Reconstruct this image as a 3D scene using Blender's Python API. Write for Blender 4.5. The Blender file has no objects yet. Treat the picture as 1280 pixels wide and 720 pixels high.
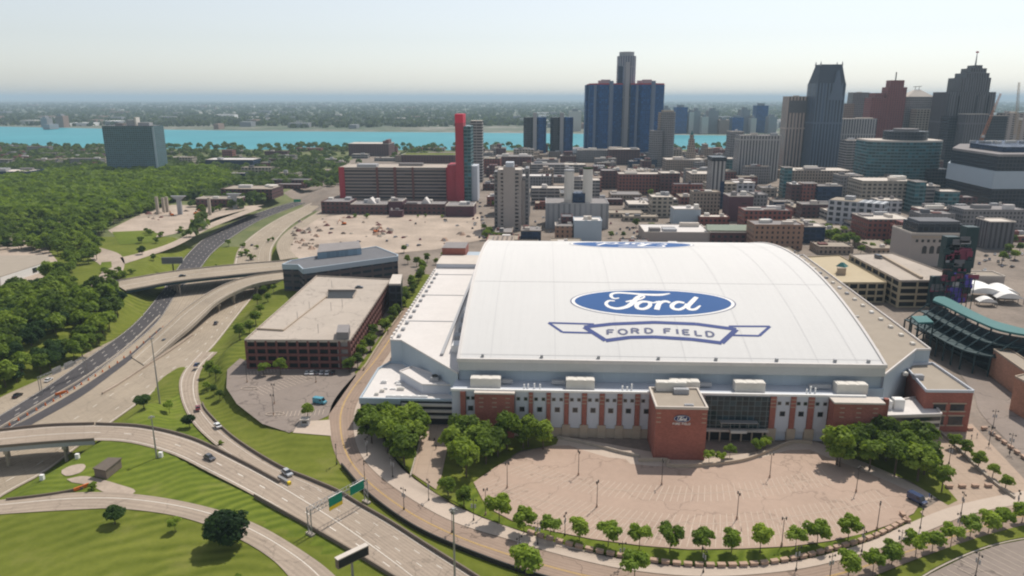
import bpy, math, random
import numpy as np
from mathutils import Vector, Matrix
from mathutils.geometry import tessellate_polygon
R = math.radians
rnd = random.Random(7)
SC = bpy.context.scene
COL = SC.collection

# ------------------------------------------------------------------ camera
CAM_H, PITCH, FPX = 120.0, R(14.6), 914.0          # height (m), tilt, focal length in 1280-wide pixels
cam_d = bpy.data.cameras.new('camera'); cam = bpy.data.objects.new('camera', cam_d); COL.objects.link(cam)
cam.location = (0, 0, CAM_H); cam.rotation_euler = (R(90) - PITCH, 0, 0)
cam_d.sensor_width = 36; cam_d.lens = 36 * FPX / 1280; cam_d.clip_start = 1; cam_d.clip_end = 120000
SC.camera = cam

# ------------------------------------------------------------------ world, sun, exposure
SUN_EL, SUN_AZ = R(57), R(34)                       # azimuth clockwise from +Y
W = bpy.data.worlds.new('World'); SC.world = W; W.use_nodes = True
nt = W.node_tree; bg = nt.nodes['Background']
sky = nt.nodes.new('ShaderNodeTexSky'); sky.sky_type = 'NISHITA'; sky.sun_disc = False
sky.sun_elevation = SUN_EL; sky.sun_rotation = SUN_AZ; sky.air_density = 1.0; sky.dust_density = 0.8; sky.ozone_density = 1.0; sky.altitude = 200
hs = nt.nodes.new('ShaderNodeHueSaturation'); hs.inputs['Saturation'].default_value = 0.42
nt.links.new(sky.outputs['Color'], hs.inputs['Color']); nt.links.new(hs.outputs['Color'], bg.inputs['Color']); bg.inputs['Strength'].default_value = 0.09
sun_d = bpy.data.lights.new('sun', 'SUN'); sun = bpy.data.objects.new('sun', sun_d); COL.objects.link(sun)
sun_d.energy = 2.9; sun_d.angle = R(0.5); sun_d.color = (1.0, 0.94, 0.85)
sdir = Vector((math.sin(SUN_AZ) * math.cos(SUN_EL), math.cos(SUN_AZ) * math.cos(SUN_EL), math.sin(SUN_EL)))
sun.rotation_euler = sdir.to_track_quat('Z', 'Y').to_euler(); sun.location = (100, 100, 600)
SC.view_settings.view_transform = 'Standard'; SC.view_settings.look = 'None'
SC.view_settings.exposure = 0.53; SC.view_settings.gamma = 1.0; SC.view_settings.use_curve_mapping = False
SC.cycles.max_bounces = 5; SC.cycles.diffuse_bounces = 2; SC.cycles.glossy_bounces = 2; SC.cycles.transparent_max_bounces = 4
SC.cycles.filter_width = 2.1; SC.cycles.volume_bounces = 0; SC.cycles.caustics_reflective = False; SC.cycles.caustics_refractive = False

# ------------------------------------------------------------------ helpers
_c, _s = math.cos(PITCH), math.sin(PITCH)
def ray(px, py):
    dx, dy = (px - 640) / FPX, (360 - py) / FPX
    return Vector((dx, _c + dy * _s, -_s + dy * _c))
def G(px, py, z=0.0):                                # a spot in the photograph, surveyed onto the level z
    d = ray(px, py); t = (z - CAM_H) / d.z
    return Vector((d.x * t, d.y * t, z))
def At(px, py, Y):                                   # ... or onto the distance Y
    d = ray(px, py); t = Y / d.y
    return Vector((d.x * t, Y, CAM_H + d.z * t))
def GP(pts, z=0.0): return [G(p[0], p[1], p[2] if len(p) > 2 else z) for p in pts]
def smooth(pts, n):
    P = [Vector(p) for p in pts]
    if len(P) == 2: return [P[0].lerp(P[1], i / (n - 1)) for i in range(n)]
    Q = [P[0] * 2 - P[1]] + P + [P[-1] * 2 - P[-2]]
    out = []
    for i in range(1, len(Q) - 2):
        for k in range(12):
            t = k / 12; a, b, c, d = Q[i - 1], Q[i], Q[i + 1], Q[i + 2]
            out.append(0.5 * ((2 * b) + (c - a) * t + (2 * a - 5 * b + 4 * c - d) * t * t + (3 * b - a - 3 * c + d) * t ** 3))
    out.append(P[-1])
    L = [0]
    for i in range(1, len(out)): L.append(L[-1] + (out[i] - out[i - 1]).length)
    res = []; j = 0
    for i in range(n):
        s = L[-1] * i / (n - 1)
        while j < len(L) - 2 and L[j + 1] < s: j += 1
        f = (s - L[j]) / max(1e-6, L[j + 1] - L[j]); res.append(out[j].lerp(out[j + 1], min(1, max(0, f))))
    return res
def plen(P): return sum((P[i + 1] - P[i]).length for i in range(len(P) - 1))
def inside(x, y, poly):
    c = False; j = len(poly) - 1
    for i in range(len(poly)):
        xi, yi, xj, yj = poly[i][0], poly[i][1], poly[j][0], poly[j][1]
        if (yi > y) != (yj > y) and x < (xj - xi) * (y - yi) / (yj - yi) + xi: c = not c
        j = i
    return c

class MB:
    def __init__(s): s.v = []; s.f = []; s.uv = []; s.mi = []
    def face(s, pts, uv=None, mi=0):
        b = len(s.v); s.v += [tuple(p) for p in pts]; s.f.append(tuple(range(b, b + len(pts))))
        s.uv += list(uv) if uv else [(p[0], p[1]) for p in pts]; s.mi.append(mi); return s
    def prism(s, poly, z0, z1, top=True, bottom=False, mi=0, mit=None, side=True):
        P = [(p[0], p[1]) for p in poly]
        if sum(P[i - 1][0] * P[i][1] - P[i][0] * P[i - 1][1] for i in range(len(P))) < 0: P.reverse()
        u = 0
        for i in range(len(P)):
            a, b = P[i], P[(i + 1) % len(P)]; l = math.hypot(b[0] - a[0], b[1] - a[1])
            if side: s.face([(a[0], a[1], z0), (b[0], b[1], z0), (b[0], b[1], z1), (a[0], a[1], z1)], [(u, z0), (u + l, z0), (u + l, z1), (u, z1)], mi)
            u += l
        if top: s.face([(p[0], p[1], z1) for p in P], None, mi if mit is None else mit)
        if bottom: s.face([(p[0], p[1], z0) for p in reversed(P)], None, mi)
        return s
    def box(s, x0, x1, y0, y1, z0, z1, mi=0, bottom=True): return s.prism([(x0, y0), (x1, y0), (x1, y1), (x0, y1)], z0, z1, bottom=bottom, mi=mi)
    def hexa(s, lo, hi, mi=0):                      # two rings of equal length, closed
        n = len(lo)
        for i in range(n): s.face([lo[i], lo[(i + 1) % n], hi[(i + 1) % n], hi[i]], [(i, 0), (i + 1, 0), (i + 1, 1), (i, 1)], mi)
        s.face(hi, None, mi); s.face(list(reversed(lo)), None, mi); return s
    def ring(s, P, Q, z0, z1):                      # a closed kerb between an outer and an inner outline
        n = len(P); V = lambda p, z: (p[0], p[1], z)
        for i in range(n):
            j = (i + 1) % n
            s.face([V(P[i], z0), V(P[j], z0), V(P[j], z1), V(P[i], z1)]); s.face([V(Q[j], z0), V(Q[i], z0), V(Q[i], z1), V(Q[j], z1)]); s.face([V(P[i], z1), V(P[j], z1), V(Q[j], z1), V(Q[i], z1)])
        return s
    def cyl(s, x, y, z0, z1, r0, r1=None, n=10, mi=0, top=True):
        r1 = r0 if r1 is None else r1
        A = [2 * math.pi * i / n for i in range(n)]
        for i in range(n):
            a, b = A[i], A[(i + 1) % n]
            s.face([(x + r0 * math.cos(a), y + r0 * math.sin(a), z0), (x + r0 * math.cos(b), y + r0 * math.sin(b), z0), (x + r1 * math.cos(b), y + r1 * math.sin(b), z1), (x + r1 * math.cos(a), y + r1 * math.sin(a), z1)],
                   [(i * r0 * 6.28 / n, z0), ((i + 1) * r0 * 6.28 / n, z0), ((i + 1) * r0 * 6.28 / n, z1), (i * r0 * 6.28 / n, z1)], mi)
        if top: s.face([(x + r1 * math.cos(a), y + r1 * math.sin(a), z1) for a in A], None, mi)
        return s
    def tube(s, a, b, r0, r1=None, n=6, mi=0):
        a, b = Vector(a), Vector(b); r1 = r0 if r1 is None else r1
        d = (b - a).normalized(); e = d.orthogonal().normalized(); g = d.cross(e)
        lo = [a + (e * math.cos(6.2832 * i / n) + g * math.sin(6.2832 * i / n)) * r0 for i in range(n)]
        hi = [b + (e * math.cos(6.2832 * i / n) + g * math.sin(6.2832 * i / n)) * r1 for i in range(n)]
        return s.hexa(lo, hi, mi)
    def ribbon(s, L, Rr, mi=0):
        u = 0
        for i in range(len(L) - 1):
            l = (L[i + 1] - L[i]).length; w = (L[i] - Rr[i]).length
            s.face([L[i], Rr[i], Rr[i + 1], L[i + 1]], [(0, u), (w, u), (w, u + l), (0, u + l)], mi); u += l
        return s
    def wall(s, P, h, th, mi=0, base=0.0):          # an upright strip along a line
        n = len(P)
        A = []; B = []
        for i in range(n):
            t = (P[min(i + 1, n - 1)] - P[max(i - 1, 0)]); t.z = 0; t.normalize(); q = Vector((-t.y, t.x, 0)) * th / 2
            A.append(P[i] + q); B.append(P[i] - q)
        up = Vector((0, 0, h)); dn = Vector((0, 0, base)); u = 0
        for i in range(n - 1):
            l = (P[i + 1] - P[i]).length
            for a, b in ((B[i], B[i + 1]), (A[i + 1], A[i])):
                s.face([a + dn, b + dn, b + up, a + up], [(u, 0), (u + l, 0), (u + l, h), (u, h)], mi)
            s.face([A[i] + up, B[i] + up, B[i + 1] + up, A[i + 1] + up], None, mi); u += l
        for i, (a, b) in ((0, (A[0], B[0])), (n - 1, (B[-1], A[-1]))): s.face([a + dn, b + dn, b + up, a + up], None, mi)
        return s
    def mesh(s, name, mats):
        me = bpy.data.meshes.new(name); me.from_pydata(s.v, [], s.f)
        for m in (mats if isinstance(mats, (list, tuple)) else [mats]): me.materials.append(m)
        uvl = me.uv_layers.new(name='UVMap'); uvl.data.foreach_set('uv', np.array(s.uv, dtype=np.float32).ravel())
        if any(s.mi): me.polygons.foreach_set('material_index', s.mi)
        me.update(); return me
    def build(s, name, mats, parent=None):
        o = bpy.data.objects.new(name, s.mesh(name, mats)); COL.objects.link(o)
        if parent is not None: o.parent = parent
        return o
def empty(name, loc=(0, 0, 0), rz=0.0):
    o = bpy.data.objects.new(name, None); COL.objects.link(o); o.location = loc; o.rotation_euler = (0, 0, rz); o.empty_display_size = 1; return o
def tag(o, label=None, cat=None, group=None, kind=None):
    if label: o['label'] = label
    if cat: o['category'] = cat
    if group: o['group'] = group
    if kind: o['kind'] = kind
    return o
KIDS = {}
def copy_tree(o, parent=None):
    if o not in KIDS: KIDS[o] = list(o.children)
    c = o.copy(); COL.objects.link(c)
    if parent is not None: c.parent = parent
    for ch in KIDS[o]: copy_tree(ch, c)
    return c
_used = set()
def spawn(proto, loc, rz=0.0, sc=None, label=None, cat=None, group=None):
    if proto not in _used:
        _used.add(proto); KIDS[proto] = list(proto.children)
        for ch in KIDS[proto]: KIDS[ch] = list(ch.children)
        o = proto
    else: o = copy_tree(proto)
    o.location = loc; o.rotation_euler = (0, 0, rz)
    if sc is not None: o.scale = sc if isinstance(sc, (tuple, list)) else (sc, sc, sc)
    tag(o, label, cat, group); return o
def sheet(name, poly, mat, lift=0.05, kind='structure', parent=None):
    P = [Vector((p[0], p[1], (p[2] if len(p) > 2 else 0) + lift)) for p in poly]
    b = MB(); b.v = [tuple(p) for p in P]
    for t in tessellate_polygon([P]):
        a, q, c = (P[i] for i in t); n = (q - a).cross(c - a)
        t = tuple(t) if n.z > 0 else (t[0], t[2], t[1])
        b.f.append(t); b.uv += [(P[i].x, P[i].y) for i in t]; b.mi.append(0)
    o = b.build(name, mat, parent)
    if kind and parent is None: o['kind'] = kind
    return o

# ------------------------------------------------------------------ materials
def new_mat(name):
    m = bpy.data.materials.new(name); m.use_nodes = True
    return m, m.node_tree, m.node_tree.nodes['Principled BSDF']
def N(t, typ, **kw):
    n = t.nodes.new(typ)
    for k, v in kw.items():
        if k.startswith('_'): setattr(n, k[1:], v)
        else: n.inputs[k.replace('__', ' ')].default_value = v
    return n
def mth(t, op, a, b=None, c=None):
    n = t.nodes.new('ShaderNodeMath'); n.operation = op
    for i, x in enumerate((a, b, c)):
        if x is None: continue
        if isinstance(x, (int, float)): n.inputs[i].default_value = x
        else: t.links.new(x, n.inputs[i])
    return n.outputs[0]
def mix(t, f, a, b, blend='MIX'):
    n = t.nodes.new('ShaderNodeMix'); n.data_type = 'RGBA'; n.blend_type = blend
    for i, x in ((0, f), (6, a), (7, b)):
        if isinstance(x, (int, float)): n.inputs[i].default_value = x
        elif isinstance(x, (tuple, list)): n.inputs[i].default_value = (*x[:3], 1)
        else: t.links.new(x, n.inputs[i])
    return n.outputs[2]
def ramp(t, fac, stops):
    n = t.nodes.new('ShaderNodeValToRGB'); e = n.color_ramp.elements
    while len(e) < len(stops): e.new(0.5)
    for i, (p, c) in enumerate(stops): e[i].position = p; e[i].color = (*c, 1) if isinstance(c, (tuple, list)) else (c, c, c, 1)
    t.links.new(fac, n.inputs[0]); return n.outputs[0]
def noise(t, vec, scale, detail=4, rough=0.55):
    n = N(t, 'ShaderNodeTexNoise', Scale=scale, Detail=detail, Roughness=rough)
    if vec is not None: t.links.new(vec, n.inputs['Vector'])
    return n.outputs['Fac']
def pos(t): return t.nodes.new('ShaderNodeNewGeometry').outputs['Position']
def plain(name, col, rough=0.8, var=0.18, scale=0.6, spec=0.3, metal=0.0, big=None):
    m, t, p = new_mat(name)
    if var:
        v = pos(t); f = noise(t, v, scale)
        k = mth(t, 'MULTIPLY_ADD', f, 2 * var, 1 - var)
        if big:
            k2 = mth(t, 'MULTIPLY_ADD', noise(t, v, big, 3), 2 * var, 1 - var); k = mth(t, 'MULTIPLY', k, k2)
        c = N(t, 'ShaderNodeVectorMath', _operation='SCALE'); c.inputs[0].default_value = col; t.links.new(k, c.inputs['Scale'])
        t.links.new(c.outputs[0], p.inputs['Base Color'])
    else: p.inputs['Base Color'].default_value = (*col, 1)
    p.inputs['Roughness'].default_value = rough; p.inputs['Specular IOR Level'].default_value = spec; p.inputs['Metallic'].default_value = metal
    return m
def paving(name, col, crack=0.25, joint=None, stain=0.2, jcol=0.75, wear=0.0):
    m, t, p = new_mat(name); v = pos(t)
    a = noise(t, v, 0.035, 5, 0.6); b = noise(t, v, 0.45, 5, 0.65); fine = noise(t, v, 4.0, 2)
    k = mth(t, 'MULTIPLY', mth(t, 'MULTIPLY_ADD', a, 2.4 * stain, 1 - 1.2 * stain), mth(t, 'MULTIPLY_ADD', b, 1.6 * stain, 1 - 0.8 * stain))
    k = mth(t, 'MULTIPLY', k, mth(t, 'MULTIPLY_ADD', fine, 0.16, 0.92))
    if crack:                                        # sealed cracks
        w = N(t, 'ShaderNodeTexVoronoi', _feature='DISTANCE_TO_EDGE', Scale=0.045)
        wv = N(t, 'ShaderNodeVectorMath', _operation='ADD'); nn = N(t, 'ShaderNodeTexNoise', Scale=0.12, Detail=3)
        t.links.new(v, nn.inputs['Vector']); sc = N(t, 'ShaderNodeVectorMath', _operation='SCALE', Scale=14.0); t.links.new(nn.outputs['Color'], sc.inputs[0])
        t.links.new(v, wv.inputs[0]); t.links.new(sc.outputs[0], wv.inputs[1]); t.links.new(wv.outputs[0], w.inputs['Vector'])
        ck = mth(t, 'LESS_THAN', w.outputs['Distance'], 0.010)
        k = mth(t, 'MULTIPLY', k, mth(t, 'MULTIPLY_ADD', ck, -crack, 1.0))
    if wear:
        uv = N(t, 'ShaderNodeUVMap'); sp = N(t, 'ShaderNodeSeparateXYZ'); t.links.new(uv.outputs[0], sp.inputs[0])
        cw = mth(t, 'POWER', mth(t, 'ABSOLUTE', mth(t, 'SINE', mth(t, 'MULTIPLY', sp.outputs[0], 3.1416 / 1.85))), 2.0)
        cb = t.nodes.new('ShaderNodeCombineXYZ'); t.links.new(mth(t, 'MULTIPLY', sp.outputs[0], 0.9), cb.inputs[0]); t.links.new(mth(t, 'MULTIPLY', sp.outputs[1], 0.02), cb.inputs[1])
        sn = noise(t, cb.outputs[0], 1.0, 4, 0.6)
        k = mth(t, 'MULTIPLY', k, mth(t, 'SUBTRACT', 1.0 + wear * .5, mth(t, 'MULTIPLY', wear, mth(t, 'ADD', mth(t, 'MULTIPLY', cw, 0.45), mth(t, 'MULTIPLY', sn, 1.1)))))
    if joint:
        uv = N(t, 'ShaderNodeUVMap'); sp = N(t, 'ShaderNodeSeparateXYZ'); t.links.new(uv.outputs[0], sp.inputs[0])
        jx = mth(t, 'LESS_THAN', mth(t, 'FRACT', mth(t, 'DIVIDE', sp.outputs[0], joint)), 0.05)
        jy = mth(t, 'LESS_THAN', mth(t, 'FRACT', mth(t, 'DIVIDE', sp.outputs[1], joint * 1.6)), 0.035)
        k = mth(t, 'MULTIPLY', k, mth(t, 'MULTIPLY_ADD', mth(t, 'MAXIMUM', jx, jy), jcol - 1, 1.0))
    c = N(t, 'ShaderNodeVectorMath', _operation='SCALE'); c.inputs[0].default_value = col; t.links.new(k, c.inputs['Scale'])
    t.links.new(c.outputs[0], p.inputs['Base Color']); p.inputs['Roughness'].default_value = 0.9; p.inputs['Specular IOR Level'].default_value = 0.2
    return m
def grass_mat(name, c0, c1, stripes=0.0, center=(0, 0), pitch=5.0):
    m, t, p = new_mat(name); v = pos(t)
    a = noise(t, v, 0.03, 4, 0.6); b = noise(t, v, 0.35, 5, 0.7); f = noise(t, v, 3.0, 3, 0.7)
    k = mth(t, 'ADD', mth(t, 'MULTIPLY', a, 0.55), mth(t, 'ADD', mth(t, 'MULTIPLY', b, 0.35), mth(t, 'MULTIPLY', f, 0.2)))
    if stripes:                                      # mowing rounds
        sub = N(t, 'ShaderNodeVectorMath', _operation='SUBTRACT'); t.links.new(v, sub.inputs[0]); sub.inputs[1].default_value = (*center, 0)
        mu = N(t, 'ShaderNodeVectorMath', _operation='MULTIPLY'); t.links.new(sub.outputs[0], mu.inputs[0]); mu.inputs[1].default_value = (1, 1, 0)
        ln = N(t, 'ShaderNodeVectorMath', _operation='LENGTH'); t.links.new(mu.outputs[0], ln.inputs[0])
        d = mth(t, 'ADD', ln.outputs['Value'], mth(t, 'MULTIPLY', noise(t, v, 0.02, 2), 30.0))
        sw = mth(t, 'MULTIPLY', mth(t, 'SINE', mth(t, 'MULTIPLY', d, 6.2832 / pitch)), stripes)
        sw = mth(t, 'MULTIPLY', sw, ramp(t, noise(t, v, 0.018, 2), [(0.4, 0.15), (0.62, 1.0)]))
        k = mth(t, 'ADD', k, sw)
    col = ramp(t, k, [(0.32, c0), (0.75, c1)])
    dry = ramp(t, noise(t, v, 0.06, 5, 0.7), [(0.54, 0.0), (0.76, 0.6)])
    col = mix(t, dry, col, (0.20, 0.19, 0.06))
    t.links.new(col, p.inputs['Base Color']); p.inputs['Roughness'].default_value = 1.0; p.inputs['Specular IOR Level'].default_value = 0.1
    return m
def facade(name, wall, glass, pu, pv, fu=0.5, fv=0.5, groughness=0.25, wrough=0.85, u0=0.0, v0=0.0, pane_var=0.25, spec=0.4):
    m, t, p = new_mat(name)
    uv = N(t, 'ShaderNodeUVMap'); sp = N(t, 'ShaderNodeSeparateXYZ'); t.links.new(uv.outputs[0], sp.inputs[0])
    U = mth(t, 'DIVIDE', mth(t, 'ADD', sp.outputs[0], u0), pu); V = mth(t, 'DIVIDE', mth(t, 'ADD', sp.outputs[1], v0), pv)
    fu_ = mth(t, 'FRACT', U); fv_ = mth(t, 'FRACT', V)
    mu = mth(t, 'MULTIPLY', mth(t, 'GREATER_THAN', fu_, 0.5 - fu / 2), mth(t, 'LESS_THAN', fu_, 0.5 + fu / 2)) if fu < 1 else None
    mv = mth(t, 'MULTIPLY', mth(t, 'GREATER_THAN', fv_, 0.5 - fv / 2), mth(t, 'LESS_THAN', fv_, 0.5 + fv / 2))
    msk = mth(t, 'MULTIPLY', mu, mv) if mu is not None else mv
    cb = t.nodes.new('ShaderNodeCombineXYZ'); t.links.new(mth(t, 'FLOOR', U), cb.inputs[0]); t.links.new(mth(t, 'FLOOR', V), cb.inputs[1])
    wn = t.nodes.new('ShaderNodeTexWhiteNoise'); t.links.new(cb.outputs[0], wn.inputs['Vector'])
    g = N(t, 'ShaderNodeVectorMath', _operation='SCALE'); g.inputs[0].default_value = glass
    t.links.new(mth(t, 'MULTIPLY_ADD', mth(t, 'POWER', wn.outputs['Value'], 3.0), 4 * pane_var, 1 - pane_var), g.inputs['Scale'])  # glass tone varies at random from pane to pane
    v = pos(t); w = N(t, 'ShaderNodeVectorMath', _operation='SCALE'); w.inputs[0].default_value = wall
    t.links.new(mth(t, 'MULTIPLY_ADD', mth(t, 'ADD', mth(t, 'MULTIPLY', noise(t, v, 0.06, 4), 0.5), mth(t, 'MULTIPLY', noise(t, v, 0.7, 4), 0.5)), 0.5, 0.75), w.inputs['Scale'])
    t.links.new(mix(t, msk, w.outputs[0], g.outputs[0]), p.inputs['Base Color'])
    t.links.new(mth(t, 'MULTIPLY_ADD', msk, groughness - wrough, wrough), p.inputs['Roughness'])
    p.inputs['Specular IOR Level'].default_value = spec
    bp = N(t, 'ShaderNodeBump', Strength=0.6, Distance=0.4); t.links.new(mth(t, 'SUBTRACT', 1.0, msk), bp.inputs['Height']); t.links.new(bp.outputs[0], p.inputs['Normal'])
    return m
def leaf_mat(name, c0, c1, c2):
    m, t, p = new_mat(name)
    oi = t.nodes.new('ShaderNodeObjectInfo'); v = pos(t)
    a = noise(t, v, 0.28, 3, 0.6); b = noise(t, v, 1.6, 2, 0.6)
    k = mth(t, 'ADD', mth(t, 'MULTIPLY', a, 0.5), mth(t, 'ADD', mth(t, 'MULTIPLY', b, 0.35), mth(t, 'ADD', mth(t, 'MULTIPLY', oi.outputs['Random'], 0.40), mth(t, 'MULTIPLY', mth(t, 'SUBTRACT', noise(t, v, 0.06, 2, 0.5), 0.55), 0.9))))
    col = ramp(t, k, [(0.3, c0), (0.55, c1), (0.85, c2)])
    t.links.new(col, p.inputs['Base Color']); p.inputs['Roughness'].default_value = 0.7; p.inputs['Specular IOR Level'].default_value = 0.25
    tr = t.nodes.new('ShaderNodeBsdfTranslucent'); t.links.new(mix(t, 1.0, col, (1.0, 1.0, 0.5), 'MULTIPLY'), tr.inputs[0])
    mx = t.nodes.new('ShaderNodeMixShader'); mx.inputs[0].default_value = 0.5
    t.links.new(p.outputs[0], mx.inputs[1]); t.links.new(tr.outputs[0], mx.inputs[2]); t.links.new(mx.outputs[0], t.nodes['Material Output'].inputs[0])
    return m

M = {}
M['grass'] = grass_mat('mown_grass', (0.075, 0.098, 0.011), (0.17, 0.188, 0.032), 0.13, (-70, 120), 5.5)
M['lawn'] = grass_mat('striped_lawn', (0.068, 0.10, 0.011), (0.155, 0.19, 0.026), 0.17, (-190, 330), 4.5)
M['city'] = paving('city_ground', (0.227, 0.185, 0.152), 0.0, None, 0.5)
M['suburb'] = grass_mat('suburb_ground', (0.07, 0.10, 0.03), (0.20, 0.20, 0.10))
M['concrete'] = paving('freeway_concrete', (0.376, 0.309, 0.235), 0.15, 3.7, 0.22, 0.86, 0.38)
M['ramp'] = paving('ramp_concrete', (0.371, 0.299, 0.235), 0.2, 4.2, 0.2, 0.88, 0.34)
M['road'] = paving('brown_roadway', (0.322, 0.237, 0.183), 0.3, None, 0.2, .8, 0.3)
M['asphalt'] = paving('dark_asphalt', (0.082, 0.075, 0.078), 0.2, None, 0.25, .8, 0.35)
M['greyasphalt'] = paving('grey_asphalt', (0.246, 0.202, 0.173), 0.35, None, 0.22)
M['lot'] = paving('pink_parking_paving', (0.397, 0.291, 0.227), 0.22, None, 0.16) # (0.416, 0.290, 0.222), 0.22, None, 0.16)
M['walk'] = paving('sidewalk_concrete', (0.485, 0.396, 0.323), 0.0, 2.0, 0.12, 0.88)
M['plaza'] = paving('plaza_paving', (0.389, 0.294, 0.224), 0.0, 4.0, 0.16, 0.82)
M['dirt'] = paving('pale_dirt', (0.403, 0.324, 0.259), 0.0, None, 0.45)
M['deck'] = paving('garage_deck', (0.427, 0.367, 0.312), 0.25, None, 0.16)
M['white'] = plain('white_paint', (0.8, 0.78, 0.75), 0.7, 0.12)
M['faded'] = plain('faded_line_paint', (0.52, 0.43, 0.34), 0.8, 0.15)
M['whiteline'] = plain('road_line_paint', (0.74, 0.68, 0.60), 0.8, 0.2)
M['yellow'] = plain('yellow_line_paint', (0.62, 0.40, 0.11), 0.8, 0.2)
def membrane_mat():
    m, t, p = new_mat('white_roof_membrane'); v = pos(t); uv = N(t, 'ShaderNodeUVMap'); sp = N(t, 'ShaderNodeSeparateXYZ'); t.links.new(uv.outputs[0], sp.inputs[0])
    cb = t.nodes.new('ShaderNodeCombineXYZ'); t.links.new(mth(t, 'MULTIPLY', sp.outputs[0], 0.55), cb.inputs[0]); t.links.new(mth(t, 'MULTIPLY', sp.outputs[1], 0.03), cb.inputs[1])
    st = noise(t, cb.outputs[0], 1.0, 5, 0.65); big = noise(t, v, 0.02, 4, 0.6); fine = noise(t, v, 0.5, 4, 0.7)
    k = mth(t, 'SUBTRACT', 1.11, mth(t, 'ADD', mth(t, 'MULTIPLY', st, 0.10), mth(t, 'ADD', mth(t, 'MULTIPLY', big, 0.08), mth(t, 'MULTIPLY', fine, 0.05))))
    sheetx = mth(t, 'LESS_THAN', mth(t, 'FRACT', mth(t, 'DIVIDE', sp.outputs[0], 3.1)), 0.05); k = mth(t, 'MULTIPLY', k, mth(t, 'MULTIPLY_ADD', sheetx, -0.035, 1.0))
    c = N(t, 'ShaderNodeVectorMath', _operation='SCALE'); c.inputs[0].default_value = (0.64, 0.625, 0.605); t.links.new(k, c.inputs['Scale']); t.links.new(c.outputs[0], p.inputs['Base Color'])
    p.inputs['Roughness'].default_value = 0.75; p.inputs['Specular IOR Level'].default_value = 0.2; return m
M['membrane'] = membrane_mat()
M['roofwhite'] = plain('off_white_roof', (0.64, 0.60, 0.57), 0.8, 0.08, 0.12, 0.2, 0, 0.6)
M['rooftan'] = plain('tan_gravel_roof', (0.34, 0.29, 0.235), 0.9, 0.12, 0.2, 0.1, 0, 2.0)
M['roofgrey'] = plain('grey_flat_roof', (0.26, 0.24, 0.235), 0.9, 0.15, 0.2, 0.1, 0, 1.5)
M['roofpale'] = plain('pale_flat_roof', (0.58, 0.52, 0.46), 0.9, 0.12, 0.1, 0.1, 0, 1.0)
M['roofdark'] = plain('dark_flat_roof', (0.15, 0.15, 0.16), 0.9, 0.15, 0.2)
M['yellowtan'] = plain('yellow_tan_concrete', (0.46, 0.38, 0.255), 0.9, 0.12, 0.3)
M['panel'] = plain('pale_metal_panel', (0.52, 0.54, 0.585), 0.55, 0.06, 0.2)
M['panelblue'] = plain('blue_grey_metal_panel', (0.40, 0.47, 0.53), 0.55, 0.06, 0.15)
M['eave'] = plain('grey_eave_metal', (0.50, 0.50, 0.50), 0.5, 0.05, 0.1)
M['seam'] = plain('roof_seam', (0.55, 0.54, 0.53), 0.8, 0.1)
M['hvac'] = plain('cream_unit_metal', (0.66, 0.62, 0.56), 0.6, 0.08, 1.0)
M['hvacgrey'] = plain('grey_unit_metal', (0.36, 0.36, 0.37), 0.6, 0.12, 1.0)
def brick_mat(name, col):
    m, t, p = new_mat(name); uv = N(t, 'ShaderNodeUVMap')
    b = N(t, 'ShaderNodeTexBrick', Scale=1.0); b.inputs['Color1'].default_value = (*[c * 0.85 for c in col], 1); b.inputs['Color2'].default_value = (*[c * 1.15 for c in col], 1)
    b.inputs['Mortar'].default_value = (*[c * 0.9 + 0.02 for c in col], 1); b.inputs['Brick Width'].default_value = 0.8; b.inputs['Row Height'].default_value = 0.4; b.inputs['Mortar Size'].default_value = 0.03
    t.links.new(uv.outputs[0], b.inputs['Vector'])
    v = pos(t); k = mth(t, 'MULTIPLY_ADD', noise(t, v, 0.15, 4), 0.5, 0.75)
    c = N(t, 'ShaderNodeVectorMath', _operation='SCALE'); t.links.new(b.outputs['Color'], c.inputs[0]); t.links.new(k, c.inputs['Scale'])
    t.links.new(c.outputs[0], p.inputs['Base Color']); p.inputs['Roughness'].default_value = 0.9; return m
M['brick'] = brick_mat('red_brick', (0.31, 0.105, 0.075))
M['brickdark'] = brick_mat('dark_red_brick', (0.17, 0.065, 0.055))
M['brickorange'] = brick_mat('orange_brick', (0.40, 0.20, 0.13))
M['stone'] = plain('tan_stone', (0.42, 0.34, 0.26), 0.9, 0.15, 0.5)
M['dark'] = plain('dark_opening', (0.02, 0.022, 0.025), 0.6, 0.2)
M['black'] = plain('black_metal', (0.03, 0.028, 0.027), 0.5, 0.1)
M['steel'] = plain('galvanised_steel', (0.32, 0.31, 0.30), 0.45, 0.1, 1, 0.5, 0.3)
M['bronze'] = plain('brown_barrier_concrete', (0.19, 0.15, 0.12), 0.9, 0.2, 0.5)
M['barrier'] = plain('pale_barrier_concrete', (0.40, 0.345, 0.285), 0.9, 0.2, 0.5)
M['block'] = plain('brown_stone_block', (0.42, 0.29, 0.215), 0.9, 0.2, 1.0)
M['green_sign'] = plain('green_sign_face', (0.0, 0.22, 0.13), 0.5, 0.05)
M['yellow_sign'] = plain('yellow_sign_face', (0.75, 0.55, 0.02), 0.5, 0.05)
M['orange'] = plain('orange_plastic', (0.65, 0.16, 0.03), 0.6, 0.1)
M['green_roof'] = plain('green_metal_roof', (0.03, 0.14, 0.135), 0.5, 0.08, 0.1)
M['green_steel'] = plain('dark_green_steel', (0.018, 0.045, 0.05), 0.5, 0.15, 0.3)
M['logo_blue'] = plain('roof_logo_blue', (0.03, 0.098, 0.27), 0.8, 0.12, 0.05)
M['logo_navy'] = plain('roof_logo_navy', (0.055, 0.078, 0.22), 0.8, 0.1, 0.1)
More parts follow.
